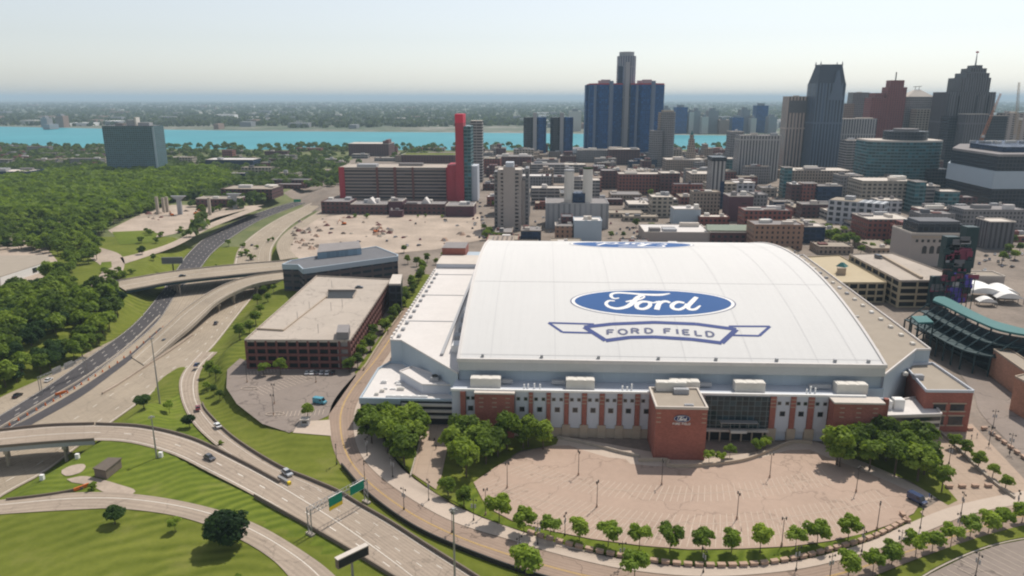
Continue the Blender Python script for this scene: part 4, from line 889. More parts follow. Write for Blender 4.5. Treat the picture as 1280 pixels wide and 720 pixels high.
# sign on the pavilion: the same oval script over a line of lettering
su, sv, sz = (pu0 + pu1) / 2 + 0.2, pv - 0.32, 15.4
def on_wall(x, z, o): return (su + x, sv - o, sz + z)
sg = MB(); el = ellipse(0, 0, 2.75, 1.3, 40)
for i in range(40):
    a, c = el[i], el[(i + 1) % 40]; sg.face([on_wall(a[0], a[1], -0.3), on_wall(c[0], c[1], -0.3), on_wall(c[0], c[1], 0), on_wall(a[0], a[1], 0)])
sg.face([on_wall(p[0], p[1], 0) for p in el]); sgo = sg.build('oval_sign', M['signblue'], pvn)
ring = MB(); e2, e3 = ellipse(0, 0, 2.66, 1.22, 40), ellipse(0, 0, 2.54, 1.12, 40)
for i in range(40): j = (i + 1) % 40; ring.face([on_wall(*e2[i], .02), on_wall(*e2[j], .02), on_wall(*e3[j], .02), on_wall(*e3[i], .02)])
ring.build('oval_rim', M['white'], sgo)
sc_ = MB()
for i, s in enumerate(SCRIPT):
    for qd in stroke([((p[0] - 712) / 420 * 2.75, -(p[1] - 437) / 71 * 1.3, p[2]) for p in s], 0.2): sc_.face([on_wall(p.x, p.y, 0.03 + 0.004 * i) for p in qd])
sc_.build('script_lettering', M['white'], sgo)
x = -2.95; lt = MB()
for ch in 'FORD FIELD':
    if ch != ' ':
        for s in LET[ch]:
            for qd in nb([(x + p[0] * 0.72, -2.25 + p[1] * 0.62) for p in s], 0.17): lt.face([on_wall(p.x, p.y, -0.2) for p in qd])
    x += 0.32 if ch == 'I' else 0.62
lt.build('sign_lettering', M['white'], pvn)

# ================================================================== BUILDINGS
GRID = R(-2.5)
def bld(name, l, r, top, base, depth, mat, roofm, label, units=2, rot=None, par=0.8, cat='building', grp=None, stack=(), roofh=None):
    """a flat-roofed block: its front spans l..r in the photograph, top and base are the front's upper and lower edges"""
    Y = G((l + r) / 2, base).y; a, c = At(l, top, Y), At(r, top, Y); w = c.x - a.x; h = a.z
    root = tag(empty(name, ((a.x + c.x) / 2, Y, 0), GRID if rot is None else rot), label, cat, grp)
    fm_ = F[mat] if mat in F else M[mat]
    wo = MB().box(-w / 2, w / 2, 0, depth, 0, h, bottom=False).build('wall', fm_, root)
    t = 0.5
    rm = MB(); rm.box(-w / 2 + t, w / 2 - t, t, depth - t, h + .02, h + 0.12, bottom=False)
    ro = rm.build('roof', M[roofm], root)
    if par:
        p = MB().ring([(-w / 2 - .1, -.1), (w / 2 + .1, -.1), (w / 2 + .1, depth + .1), (-w / 2 - .1, depth + .1)], [(-w / 2 + t, t), (w / 2 - t, t), (w / 2 - t, depth - t), (-w / 2 + t, depth - t)], h + .003, h + par)
        p.build('parapet', M['roofpale'] if rnd.random() < .6 else fm_, root)
    for k in range(units):
        uw, ud, uh = w * rnd.uniform(.08, .3), depth * rnd.uniform(.1, .3), rnd.uniform(1.5, 4.5)
        x, y = rnd.uniform(-w / 2 + t + .3, w / 2 - t - uw - .3), rnd.uniform(t + .5, max(t + .6, depth - t - ud))
        MB().box(x, x + uw, y, y + ud, h + .13, h + uh).build('roof_unit', M[rnd.choice(('hvac', 'hvacgrey', 'roofpale', 'roofgrey', 'roofwhite'))], ro)
    for (fl, fr, fd0, fd1, dz, sm, nm) in stack:      # further storeys, as fractions of the front and depth
        MB().box(-w / 2 + fl * w, -w / 2 + fr * w, fd0 * depth, fd1 * depth, h + .14, h + dz).build(nm, F[sm] if sm in F else M[sm], root)
    HAND.append(((a.x + c.x) / 2 - w / 2 - 4, Y - 6, (a.x + c.x) / 2 + w / 2 + 4, Y + depth + 4))
    return root
HAND = []

# --- parking garages with open storeys
def garage(name, poly, levels, h, label, bay, wallm, deckm, z0=0.0, core=True, sill=1.25):
    root = tag(empty(name, (0, 0, 0)), label, 'parking garage')
    P = [(p[0], p[1]) for p in poly]
    if sum(P[i - 1][0] * P[i][1] - P[i][0] * P[i - 1][1] for i in range(len(P))) < 0: P.reverse()
    V = [Vector((p[0], p[1], 0)) for p in P]; n = len(V); c = sum(V, Vector()) / n
    inn = [v + (c - v).normalized() * 1.6 for v in V]
    MB().prism([(v.x, v.y) for v in inn], z0, h - 0.6).build('inner_core', M['dark'], root)  # dark core stands in for the unlit storeys inside
    st = (h - 0.0) / levels
    for k in range(levels + 1):
        zt = z0 + k * st
        w = MB()
        for i in range(n): 
            a, d = V[i], V[(i + 1) % n]; w.wall([a + Vector((0, 0, max(z0, zt - 0.55))), d + Vector((0, 0, max(z0, zt - 0.55)))], sill + (0.0 if k else -.5), 0.35)
        w.build('spandrel', M[deckm if k == levels else wallm], root)
        MB().prism([(v.x, v.y) for v in V], zt - 0.42, zt + 0.02, bottom=True).build('deck', M[deckm], root)
    for i in range(n):
        a, d = V[i], V[(i + 1) % n]; L = (d - a).length; k = max(1, round(L / bay)); e = (d - a).normalized(); q = Vector((e.y, -e.x, 0))
        col = MB()
        for j in range(k + 1):
            p = a + e * min(L - .5, max(.5, L * j / k)); r = .45
            col.prism([p - e * r + q * .28, p + e * r + q * .28, p + e * r - q * .4, p - e * r - q * .4], z0, h + 0.05)
        col.build('pier_row', M[wallm], root)
    return root
gpoly = GP([(306, 426), (437, 426.5), (488, 350), (396, 345.5)], 13.5)
g1 = garage('parking_garage', gpoly, 4, 13.5, 'brick parking garage with a pale concrete roof deck and a sunken light well', 4.6, 'brickdark', 'deck')
for (a, c, d, e) in (((300, 430, 0), 0, 0, 0),): pass
# light well, stair towers, roof kerbs
wq = GP([(410, 371), (445, 371), (441, 364), (410, 364)], 13.6)
wl_ = MB(); wl_.prism([(p.x, p.y) for p in GP([(409, 373), (441, 373), (446, 364), (410, 364)], 13.56)], 13.53, 13.58); wl_.build('well_shade_patch', M['dark'], g1)  # flat dark patch paints the shade of a sunken well
MB().wall([p for p in GP([(409, 373), (410, 364), (446, 364), (441, 373)], 13.54)], 1.0, 0.3).build('well_parapet', M['deck'], g1)
MB().wall(GP([(354, 414), (409, 371)], 13.55), 0.7, 0.4).build('ramp_kerb', M['stone'], g1); MB().wall(GP([(320, 412), (354, 414)], 13.55), 0.9, 0.4).build('ramp_kerb', M['stone'], g1)
st_ = GP([(421, 426), (436, 426), (438, 416), (423, 416)], 13.5); MB().prism([(p.x, p.y) for p in st_], 0, 17.5).build('stair_tower', M['roofgrey'], g1)
st2 = GP([(486, 361), (501, 361), (503, 349), (491, 349)], 15.0); tw = MB().prism([(p.x, p.y) for p in st2], 0, 17.0).build('stair_tower', F['darkglass'], g1); MB().prism([(p.x, p.y) for p in st2], 17.02, 18.0).build('tower_cap', M['roofpale'], tw)
for px, py in ((415, 360), (387, 387), (372, 400), (414, 388), (428, 384), (398, 416)):
    p = G(px, py, 13.6); MB().cyl(p.x, p.y, 13.55, 18.0, 0.12, n=6).build('deck_lamp_post', M['steel'], g1)
# slate office with penthouse
op = GP([(353, 331), (364, 326), (470, 308.5), (497, 319), (497, 321), (379, 337), (373, 331.5)], 17.0)
of = tag(empty('slate_office_building', (0, 0, 0)), 'slate grey office block with a blue metal roof edge and long penthouse', 'building')
MB().prism([(p.x, p.y) for p in op], 0, 14.2, top=False).build('wall', F['blueoffice'], of)
MB().prism([(p.x, p.y) for p in op], 14.2, 17.0).build('roof', M['roofdark'], of)
for i in range(len(op)): MB().wall([op[i], op[(i + 1) % len(op)]], 0.5, 0.8, base=-2.8).build('roof_fascia', M['panelblue'], of)
ph = GP([(397, 324), (452, 318), (449, 309), (400, 313)], 17.0); po = MB().prism([(p.x, p.y) for p in ph], 17.02, 21.2, top=False).build('penthouse', facade('penthouse_siding', (0.22, 0.32, 0.40), (0.19, 0.28, 0.36), 3, 30, .9, .98, .5, .5), of); MB().prism([(p.x, p.y) for p in ph], 21.2, 21.6).build('penthouse_roof', M['roofgrey'], po)
# the right-hand garages
gr1 = GP([(1005, 322), (1049, 320), (1106, 352), (1108, 354), (1050, 354)], 12.0)
g2 = garage('parking_garage', gr1, 3, 12.0, 'tan parking garage with a yellowish deck right behind the stadium wing', 5.5, 'yellowtan', 'yellowtan')
gr2 = GP([(1062, 318.5), (1115, 317), (1183, 342), (1170, 351.5), (1125, 351.5)], 16.0)
g3 = garage('parking_garage', gr2, 4, 16.0, 'larger cream parking garage with long dark storeys beside the ballpark', 9.0, 'yellowtan', 'deck')
MB().wall(GP([(1100, 320), (1152, 349)], 16.05), 1.5, 1.6).build('ramp_parapet', M['stone'], g3)
bx = GP([(1046, 344), (1057, 344), (1057, 339), (1046, 339)], 12.0); tt = MB().prism([(p.x, p.y) for p in bx], 0, 16.5).build('stair_tower', M['stone'], g2); c0 = sum(bx, Vector()) / 4; MB().cyl(c0.x, c0.y, 16.5, 19.0, 4.2, 1.0, 4).build('tower_roof', M['green_roof'], tt)

# --- slab tower at the left
sl_ = bld('slab_apartment_tower', 127, 191, 157.5, 219, 36, 'slab', 'roofdark', 'teal gridded slab tower rising over the wood in front of the river', 0, 0.0, 0)
h_ = At(150, 157.5, G(159, 219).y).z
MB().box(38.4, 41.2, -.5, -.02, 0, h_ * .98).build('sunlit_edge_strip', M['panelblue'], sl_)  # pale strip puts the sunlit right edge into the colour
for a, c, hh, m in ((-6, 6, 9, 'hvacgrey'), (7, 10, 13, 'hvac'), (12, 30, 5, 'hvacgrey'), (-24, -12, 4, 'roofgrey')): MB().box(a, c, 10, 22, h_ + .2, h_ + hh).build('roof_unit', M[m], sl_)
# --- hotel: red slab, teal slab; with a garage podium
Yh = G(575, 252).y
ho = tag(empty('hotel_tower', (At(575, 200, Yh).x, Yh, 0), GRID), 'slender hotel tower of a red slab and a teal glass slab', 'hotel')
m2 = lambda px: At(px, 200, Yh).x - At(575, 200, Yh).x
zt = At(575, 146, Yh).z
MB().box(m2(569.5), m2(579.5), 0, 30, 0, zt - 7).build('red_slab', F['redtower'], ho); MB().box(m2(569.5), m2(579.5), 0, 30, zt - 6.98, zt + 3).build('red_cap', F['redcap'], ho)
MB().box(m2(579.6), m2(588.5), 2, 34, 0, At(575, 158, Yh).z).build('glass_slab', F['tealglass'], ho)
MB().box(m2(588.6), m2(596), 6, 34, 0, At(575, 208, Yh).z).build('white_wing', M['panel'], ho); MB().box(m2(558), m2(569.4), 4, 40, 0, At(575, 207, Yh).z).build('red_wing', F['redtower'], ho)
bld('striped_tower', 587.5, 602.5, 151, 228, 22, 'bandsgrey', 'roofpale', 'white and black striped tower just behind the red hotel tower', 0, None, 0)
cg = bld('hotel_garage', 423, 569, 210, 249, 52, 'bands', 'deck', 'wide banded parking structure with dark red ends beside the hotel tower', 2)
Yc = G(496, 249).y
for a, c in ((423, 430), (470, 472.5), (492, 495.5), (515, 517.5), (558, 568)):
    x0, x1 = At(a, 220, Yc).x - At(496, 210, Yc).x, At(c, 220, Yc).x - At(496, 210, Yc).x; MB().box(x0, x1, -0.9, -.02, 0, At(a, 210, Yc).z + 1).build('red_pier', F['redtower'] if c - a > 5 else M['brickdark'], cg)
# low brick row in front
for i, (l, r, t, b_, d, mt, lb) in enumerate((
    (401, 437, 253, 267, 30, 'brickdk', 'low dark brick building at the left end of the row below the banded garage'),
    (438, 484, 256, 268, 26, 'brickdk', 'long low brick block with a white gable skylight below the banded garage'),
    (485, 503, 252, 268, 24, 'purple', 'boxy plum brick block between the two gabled ranges'),
    (504, 556, 256, 268, 26, 'brickdk', 'second low brick range with a white gable, nearer the hotel tower'),
    (557, 592, 258, 271, 30, 'purple', 'plum brick podium block at the foot of the hotel tower'),
    (486, 503, 264, 271.5, 8, 'purple', 'small plum pavilion standing out before the brick row'))):
    o = bld('low_brick_building', l, r, t, b_, d, mt, 'roofgrey', lb, 2)
    if i in (1, 3):
        hh = At(l, t, G(450, b_).y).z; MB().hexa([Vector((-5, 8, hh + .2)), Vector((5, 8, hh + .2)), Vector((5, 20, hh + .2)), Vector((-5, 20, hh + .2))], [Vector((-.3, 8, hh + 6)), Vector((.3, 8, hh + 6)), Vector((.3, 20, hh + 6)), Vector((-.3, 20, hh + 6))]).build('gable_skylight', M['roofwhite'], o)
# riverfront group
o = bld('brick_warehouse', 435, 486, 180, 195, 60, 'brickdk', 'roofpale', 'long dark brick riverfront warehouse with a raised stair tower', 1, stack=((.84, .92, .1, .5, 6, 'brickdk', 'tower'), (.93, 1.0, .0, .5, 9, 'brick', 'chimney_block')))
bld('brick_warehouse', 501, 569, 194, 208, 50, 'brickdk', 'grass', 'brown block with a yellow green planted roof behind the banded garage', 0)
# concrete apartments
ap = bld('apartment_tower', 622, 652, 213, 288, 26, 'apart', 'roofpale', 'beige concrete apartment tower with a plain central shaft and dark balconies', 0, None, 0.6)
Ya = G(637, 288).y; ax = lambda px: At(px, 240, Ya).x - At(637, 213, Ya).x; za = At(637, 213, Ya).z
MB().box(ax(629), ax(644), -1.2, -.02, 0, za + 3).build('shaft', F['stone'], ap); MB().box(ax(632), ax(642), 1, 14, za + .2, za + 7).build('penthouse', M['panel'], ap)
MB().box(ax(652.2), ax(656), 6, 30, 0, za - 10).build('side_shaft', F['stone'], ap); MB().box(ax(656.2), ax(661), 8, 34, 0, za + 1).build('grey_slab', F['grey'], ap); MB().box(ax(617), ax(621.8), 8, 26, 0, za - 2).build('side_wing', F['grey'], ap)
for k in range(16):
    for px in (623, 646): MB().box(ax(px), ax(px + 5), -1.0, -.02, 4 + k * za / 17, 5.1 + k * za / 17).build('balcony', F['stone'], ap)
# steam plant with two chimneys
pp = bld('steam_plant', 682, 761, 255, 286, 40, 'corr', 'roofgrey', 'grey corrugated steam plant carrying two tall pale cylindrical chimneys', 3)
Yp = G(721, 286).y; zp = At(721, 255, Yp).z
for px, tp in ((711, 214), (734.5, 211)):
    x = At(px, 250, Yp).x - At(721, 255, Yp).x; s = MB().cyl(x, 12, zp + .14, At(px, tp, Yp + 12).z, 4.6, n=24).build('chimney', M['hvac'], pp); MB().cyl(x, 12, At(px, tp, Yp + 12).z, At(px, tp - 2, Yp + 12).z, 4.9, n=24).build('chimney_cap', M['leafdark'] if px > 720 else M['hvacgrey'], s)
MB().box(-4, 8, 8, 20, zp + .2, zp + 9).build('hopper', F['navy'], pp)
bld('brick_store', 694, 716, 283, 304, 18, 'orange', 'roofgrey', 'small orange brick building just over the stadium roof', 2)
bld('brick_store', 702, 716, 272, 300, 18, 'brickdk', 'roofdark', 'dark square brick tower block behind the small orange one', 0)
bld('blue_white_block', 717.5, 752.5, 277, 304, 22, 'panelblue', 'roofwhite', 'plain pale blue block with red clutter on its roof', 3)
# riverside glass towers
def oct_(cx, cy, r, n=8, ph=.3927): return [(cx + r * math.cos(6.2832 * i / n + ph), cy + r * math.sin(6.2832 * i / n + ph)) for i in range(n)]
def glass_tower(l, r, top, base, label):
    Y = G((l + r) / 2, base).y; a, c = At(l, top, Y), At(r, top, Y); w = (c.x - a.x) / 2; h = a.z
    root = tag(empty('glass_office_tower', ((a.x + c.x) / 2, Y, 0), GRID), label, 'tower')
    for s in (-1, 1): MB().prism(oct_(s * w * .54, 0, w * .5), 0, h).build('glass_shaft', F['blueglass'] if s > 0 else F['darkglass'], root)
    MB().box(-w * .16, w * .16, -w * .52, w * .3, 0, h + 9).build('lift_shaft', M['hvacgrey'], root)
    MB().box(-w * 1.15, w * 1.15, -w * .9, w * .9, 0, 8).build('podium', M['roofpale'], root); return root
glass_tower(654.5, 683, 146.5, 196, 'smaller blue glass tower, left one of the pair by the river'); glass_tower(688, 716.5, 146.5, 196, 'smaller blue glass tower, right one of the pair by the river')
Yr = G(780, 197).y; rx = lambda px: At(px, 150, Yr).x; rc = tag(empty('river_tower_cluster', (rx(781), Yr, 0), GRID), 'cluster of dark blue glass towers round a taller central cylinder', 'tower')
tubem = plain('blue_grey_tube', (0.14, 0.18, 0.26), .5, .1, .1); zr = At(781, 106, Yr).z; ww = (rx(827) - rx(735)) / 2
for sx in (-1, 1):
    for sy in (0, 1):
        o = MB().prism(oct_(sx * ww * .55, sy * ww * 1.0, ww * .475), 0, zr).build('corner_tower', F['blueglass'], rc)
        MB().prism(oct_(sx * ww * .55, sy * ww * 1.0, ww * .48), zr, zr + 2.5).build('red_roof_edge', F['redtower'], o)
        MB().box(sx * ww * .55 - 9, sx * ww * .55 + 9, sy * ww * 1.1 - 6, sy * ww * 1.1 + 8, zr + 2.6, zr + 10).build('roof_plant', M['hvacgrey'], o)
        for k, dx in enumerate((.12, -.30)): MB().cyl(sx * ww * .55 + (ww * dx if sx > 0 else ww * (dx if k == 0 else -.95 + .65)), sy * ww * 1.0 - ww * .44, 0, zr + (7 if k == 0 else -1), 4.2 if k == 0 else 2.4, n=12).build('lift_tube', tubem, o)
for dx in (-.98, .98): MB().box(dx * ww - 6, dx * ww + 6, ww * .2, ww * .9, 0, zr).build('link_wing', F['blueglass'], rc)
zc = At(781, 70, Yr).z
MB().cyl(0, ww * .12, 0, zc, ww * .255, n=28).build('central_cylinder', facade('cylinder_glass', (0.30, 0.31, 0.35), (0.12, 0.15, 0.21), 5.0, 60, .5, .98), rc); MB().cyl(0, ww * .12, zc, zc + 8, ww * .20, n=20).build('crown', M['hvacgrey'], rc)
MB().box(-ww * .24, -ww * .10, -ww * .11, ww * .0, zc - 75, zc - 20).build('screen_band', F['navy'], rc)
MB().box(-3, 5, -ww * .16, -ww * .1, 0, zc - 12).build('lift_tube', M['hvacgrey'], rc)
MB().box(-ww * 1.5, ww * 1.2, -ww * .9, ww * 1.5, 0, 14).build('podium', F['grey'], rc)
# round apartment tower
Yq = G(828, 208).y; q0 = At(828, 140, Yq); rt = tag(empty('round_apartment_tower', (q0.x, Yq, 0), 0), 'grey round cornered apartment tower right of the blue glass cluster', 'tower'); qs = lambda px: At(px, 170, Yq).x - q0.x
MB().cyl(qs(836), 14, 0, At(836, 140, Yq).z, (qs(845) - qs(827)) / 2, n=20).build('tall_shaft', F['grey'], rt); MB().box(qs(826), qs(844), 14, 34, 0, At(836, 141, Yq).z).build('rear_slab', F['tan'], rt)
MB().cyl(qs(820.5), 4, 0, At(820, 163, Yq).z, (qs(829) - qs(812)) / 2, n=20).build('low_shaft', F['grey'], rt); MB().box(qs(829), qs(842), 8, 26, At(836, 140, Yq).z, At(836, 138, Yq).z).build('roof_plant', M['stone'], rt)
# stepped slender stone tower
Yt = G(865, 214).y; t0 = At(865, 190, Yt); tw_ = tag(empty('stone_clock_tower', (t0.x, Yt, 0), 0), 'slender brown stepped tower standing against the river', 'tower'); sc0 = At(866, 190, Yt).x - t0.x
for hw, ya, yb in ((5.2, 214, 190), (4.2, 190, 182), (3.3, 182, 174), (2.2, 174, 169)): MB().box(-hw * sc0, hw * sc0, (6 - hw) * sc0, (6 + hw) * sc0, max(0, At(865, ya, Yt).z), At(865, yb, Yt).z).build('tower_stage', F['tan'], tw_)
MB().cyl(0, 6 * sc0, At(865, 169, Yt).z, At(865, 163, Yt).z, 2 * sc0, .2, 8).build('spire', M['green_roof'], tw_)
# black glass slender tower
bl = bld('slender_glass_tower', 891, 908, 198, 261, 24, 'ribgrey', 'roofdark', 'slender grey ribbed tower with a dark cap in the middle of the low blocks', 0, None, 0); Yb = G(899, 261).y; bw = (At(908, 198, Yb).x - At(891, 198, Yb).x) / 2; bz = At(899, 198, Yb).z
MB().box(-bw - .6, bw + .6, -.6, 24.6, bz - 3, bz + 1.2).build('dark_cap', F['darkglass'], bl); MB().box(bw * .35, bw * .95, -.5, -.02, 0, bz * .55).build('glass_strip', F['navy'], bl)
# --- the downtown skyline
SKY = [
 ('stone_block', 833, 881, 200, 216, 40, 'tan', 'roofpale', 'broad tan stone block below the slender stepped tower', 3),
 ('glass_block', 905, 926, 199, 221, 30, 'tealglass', 'roofpale', 'teal glass block with a white frame behind the slender grey tower', 1),
 ('grey_office_tower', 914, 930, 165, 214, 30, 'grey', 'roofgrey', 'grey office slab, the left and lower part of the ribbed pair', 1),
 ('ribbed_office_tower', 926, 976, 170, 226, 34, 'ribgrey', 'roofgrey', 'wide ribbed grey office tower near the middle of the skyline', 3),
 ('ribbed_office_tower', 986, 1016, 121, 213, 30, 'ribtan', 'roofpale', 'tall tan ribbed tower with a dark top band and sunlit right edge', 1),
 ('wide_office_block', 1028, 1096, 149, 213, 40, 'ribgrey', 'roofpale', 'wide pale grey vertical ribbed office block before the red towers', 4),
 ('banded_office_block', 1060, 1092, 176, 222, 30, 'bandsgrey', 'roofpale', 'grey banded office block tucked against the round teal glass building', 2),
 ('grey_tower', 1067, 1087, 116, 200, 26, 'grey', 'roofgrey', 'plain blue grey tower showing behind the wide ribbed block', 1),
 ('beige_tower', 1056, 1068, 130, 200, 26, 'tan', 'roofpale', 'beige tower half hidden left of the blue grey one', 0),
 ('white_cap_tower', 1147, 1167, 137, 208, 24, 'cream', 'roofwhite', 'cream tower with a bright white flat top before the pyramid roof', 0),
 ('brown_tower', 1166, 1184, 134, 206, 24, 'tan', 'roofgrey', 'brown stone tower right of the white topped one', 3),
 ('dark_glass_tower', 1188, 1208, 146, 216, 26, 'darkglass', 'roofdark', 'dark glass block at the left foot of the stepped tower', 0),
 ('dark_glass_tower', 1208.5, 1236, 143, 218, 24, 'deco', 'roofdark', 'charcoal ribbed block between the two dark glass ones', 0),
 ('dark_glass_tower', 1236.5, 1260, 145, 216, 26, 'darkglass', 'roofdark', 'dark glass block at the right foot of the stepped tower', 0),
 ('balcony_tower', 1257, 1290, 142, 212, 24, 'apart', 'roofpale', 'beige tower with balconies cut by the right edge behind the crane', 2),
 ('stone_hotel', 991, 1066, 214, 244, 46, 'tan', 'roofpale', 'broad tan hotel block with a pale flat roof and bands of windows', 4),
 ('teal_strip_building', 981, 991, 210, 247, 16, 'tealglass', 'roofgrey', 'narrow teal glass strip building at the left end of the tan hotel', 0),
 ('brick_building', 990, 1004, 231, 256, 20, 'brickdk', 'roofwhite', 'dark brick house with a white roof left of the bright red one', 1),
 ('brick_building', 1004.5, 1022, 230, 257, 18, 'brick', 'roofgrey', 'bright red windowless brick block below the tan hotel', 0),
 ('slate_building', 1023, 1053, 233, 258, 18, 'navy', 'roofgrey', 'slate blue building beside the bright red block', 2),
 ('long_brick_building', 1003, 1048, 256, 274, 18, 'brickdk', 'roofgrey', 'long low dark brick building behind the small park trees', 4),
 ('cream_garage', 1079, 1145, 227, 262, 40, 'cream', 'roofpale', 'cream parking structure with big square openings', 4),
 ('grey_blank_block', 1052, 1079, 220, 250, 26, 'grey', 'roofgrey', 'plain grey block between the tan hotel and the cream structure', 3),
 ('green_glass_building', 1145.5, 1158.5, 228, 266, 20, 'tealglass', 'roofgrey', 'green glass corner tower at the end of the cream structure', 0),
 ('striped_garage', 1159, 1175, 233, 264, 22, 'bandsgrey', 'roofpale', 'white striped parking structure behind the glass atrium', 1),
 ('atrium_building', 1176, 1200, 240, 266, 20, 'tealglass', 'roofpale', 'small glass atrium building with a white frame', 0),
 ('white_grid_building', 1099, 1128, 251, 272, 20, 'white', 'roofpale', 'smaller white framed building right of the white grid corner block', 2),
 ('brick_theatre', 1086, 1141, 275, 303, 34, 'brick', 'roofpale', 'brown brick theatre block with a ribbed pale roof', 3),
 ('brick_hotel', 931, 990, 264, 292, 22, 'brick', 'roofgrey', 'reddish brick block with stepped roofs right behind the stadium', 4),
 ('brick_hotel', 944, 1005, 282, 312, 24, 'orange', 'roofgrey', 'brown brick block with pale windows nearest the stadium roof', 4),
 ('navy_building', 1006, 1032, 284, 304, 18, 'navy', 'roofpale', 'navy blue glass building with a white base by the small park', 2),
 ('long_red_building', 774, 826, 218, 243, 24, 'brick', 'roofpale', 'long red brick block with a white rooftop box', 4),
 ('long_red_building', 826.5, 850, 217, 245, 26, 'brickdk', 'roofpale', 'dark red end block joined to the long red brick one', 1),
 ('dark_red_building', 752, 776, 214, 236, 30, 'brickdk', 'roofgrey', 'dark brick block left of the long red brick one', 3),
 ('parking_building', 664, 706, 206, 222, 30, 'bandsgrey', 'roofgrey', 'upper grey banded parking block behind the apartment tower', 2),
 ('parking_building', 664, 708, 236, 256, 26, 'bandsgrey', 'roofpale', 'lower grey banded parking block beside the apartment tower', 2),
 ('parking_building', 716, 750, 226, 250, 26, 'bandsgrey', 'roofpale', 'cream banded parking block behind the two chimneys', 2),
 ('cream_building', 815, 842, 247, 271, 24, 'cream', 'roofpale', 'cream building with square openings left of the white fronted one', 3),
 ('white_front_building', 843, 876, 262, 282, 22, 'panelblue', 'roofwhite', 'white fronted hall with a pale roof and columns', 2),
 ('plum_building', 912, 942, 246, 277, 26, 'purple', 'roofgrey', 'plum coloured blank box with a flat grey roof', 2),
 ('slate_building', 942.5, 960, 244, 272, 26, 'grey', 'roofgrey', 'slate grey building joined to the right of the plum box', 1),
 ('white_hall', 909, 944, 229, 247, 22, 'white', 'roofwhite', 'low white roofed hall above the plum box', 1),
 ('striped_hall', 865, 905, 218, 240, 40, 'tan', 'roofpale', 'striped tan hall behind the slender grey tower', 2),
 ('maroon_building', 875, 912, 272, 284, 16, 'brick', 'roofpale', 'low maroon building left below the plum box', 2),
 ('flat_depot', 806, 888, 291, 304, 40, 'stone', 'roofwhite', 'wide flat depot with a pale roof just over the stadium', 4),
 ('greenhouse_building', 888.5, 942, 291, 305, 26, 'brickdk', 'roofpale', 'low brick building carrying a long green glasshouse', 0),
 ('office_block', 762, 800, 187, 206, 40, 'brickdk', 'roofpale', 'low dark block at the foot of the blue glass cluster', 3),
 ('office_block', 722, 762, 188, 203, 40, 'grey', 'roofpale', 'low grey block left at the foot of the blue glass cluster', 3),
 ('casino_block', 620, 664, 196, 212, 40, 'brickdk', 'roofgrey', 'dark low block above the beige apartment tower', 3),
 ('low_glass_building', 1206, 1285, 263, 290, 30, 'grey', 'roofgrey', 'low grey building under the dark glass complex', 4),
 ('dark_corner_building', 1238, 1270, 278, 312, 20, 'deco', 'roofpale', 'dark grey corner building right of the stone clubhouse', 1),
 ('brick_row', 1150, 1238, 262, 284, 16, 'brick', 'roofpale', 'row of brick shops with pale roofs behind the stone clubhouse', 6),
 ('tan_low_building', 1220, 1256, 346, 362, 14, 'stone', 'rooftan', 'low tan shed left of the white tents', 0),
]
for (nm, l, r, t, b_, d, mt, rf, lb, u) in SKY: bld(nm, l, r, t, b_, d, mt, rf, lb, u)
bpy_named = {o.name: o for o in bpy.data.objects}
# greenhouse ridge
gh = bpy_named['greenhouse_building']; MB().hexa([Vector((-20, 3, 11)), Vector((20, 3, 11)), Vector((20, 14, 11)), Vector((-20, 14, 11))], [Vector((-20, 8, 15)), Vector((20, 8, 15)), Vector((20, 9, 15)), Vector((-20, 9, 15))]).build('glasshouse', M['leaf'] if 0 else plain('greenish_glass', (0.30, 0.36, 0.27), 0.4, 0.15, 1), gh)
# tan ribbed tower: dark top windows and a plain stone pier standing in for the sunlit edge
o = bpy_named['ribbed_office_tower.001']; Yx = G(1001, 213).y; hw = (At(1016, 121, Yx).x - At(986, 121, Yx).x) / 2; hz = At(1000, 121, Yx).z
MB().box(-hw * .92, hw * .75, -.6, -.02, hz - 26, hz - 6).build('dark_band', M['roofdark'], o)
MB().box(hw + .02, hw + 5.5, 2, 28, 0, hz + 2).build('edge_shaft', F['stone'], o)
# postmodern gabled tower
Yg = G(1035, 216).y; g0 = At(1035, 150, Yg); gx = lambda px, py=100: (At(px, py, Yg).x - g0.x); gz = lambda py: At(1035, py, Yg).z
gt = tag(empty('gabled_skyscraper', (g0.x, Yg, 0), GRID), 'tall slate blue skyscraper with a tapering gabled top and corner spires', 'skyscraper')
hw = gx(1058); MB().box(-hw, hw, 0, 2 * hw, 0, gz(104)).build('shaft', F['pmod'], gt); MB().box(-hw * .8, hw * .8, hw * .2, hw * 1.8, gz(104), gz(96)).build('setback', F['pmod'], gt)
z0_, z1_ = gz(104), gz(80)
MB().hexa([Vector((-hw * .98, hw * .05, z0_ + .1)), Vector((hw * .98, hw * .05, z0_ + .1)), Vector((hw * .98, hw * 1.95, z0_ + .1)), Vector((-hw * .98, hw * 1.95, z0_ + .1))], [Vector((-hw * .72, hw * .5, z1_)), Vector((hw * .78, hw * .5, z1_)), Vector((hw * .78, hw * 1.5, z1_)), Vector((-hw * .72, hw * 1.5, z1_))]).build('gable_roof', plain('slate_roof', (0.07, 0.085, 0.11), .7, .1, .05), gt)
MB().hexa([Vector((-hw * .1, -.6, gz(125))), Vector((hw * .9, -.6, gz(125))), Vector((hw * .9, 6, gz(125))), Vector((-hw * .1, 6, gz(125)))], [Vector((hw * .35, -.6, gz(88))), Vector((hw * .45, -.6, gz(88))), Vector((hw * .45, 6, gz(88))), Vector((hw * .35, 6, gz(88)))]).build('front_gable', F['pmod'], gt)
for a, c in ((-.72, .5), (.78, .5), (.78, 1.5), (-.72, 1.5)): MB().cyl(hw * a, hw * c, z1_ - 2, gz(76), 1.6, .3, 6).build('spire', M['steel'], gt)
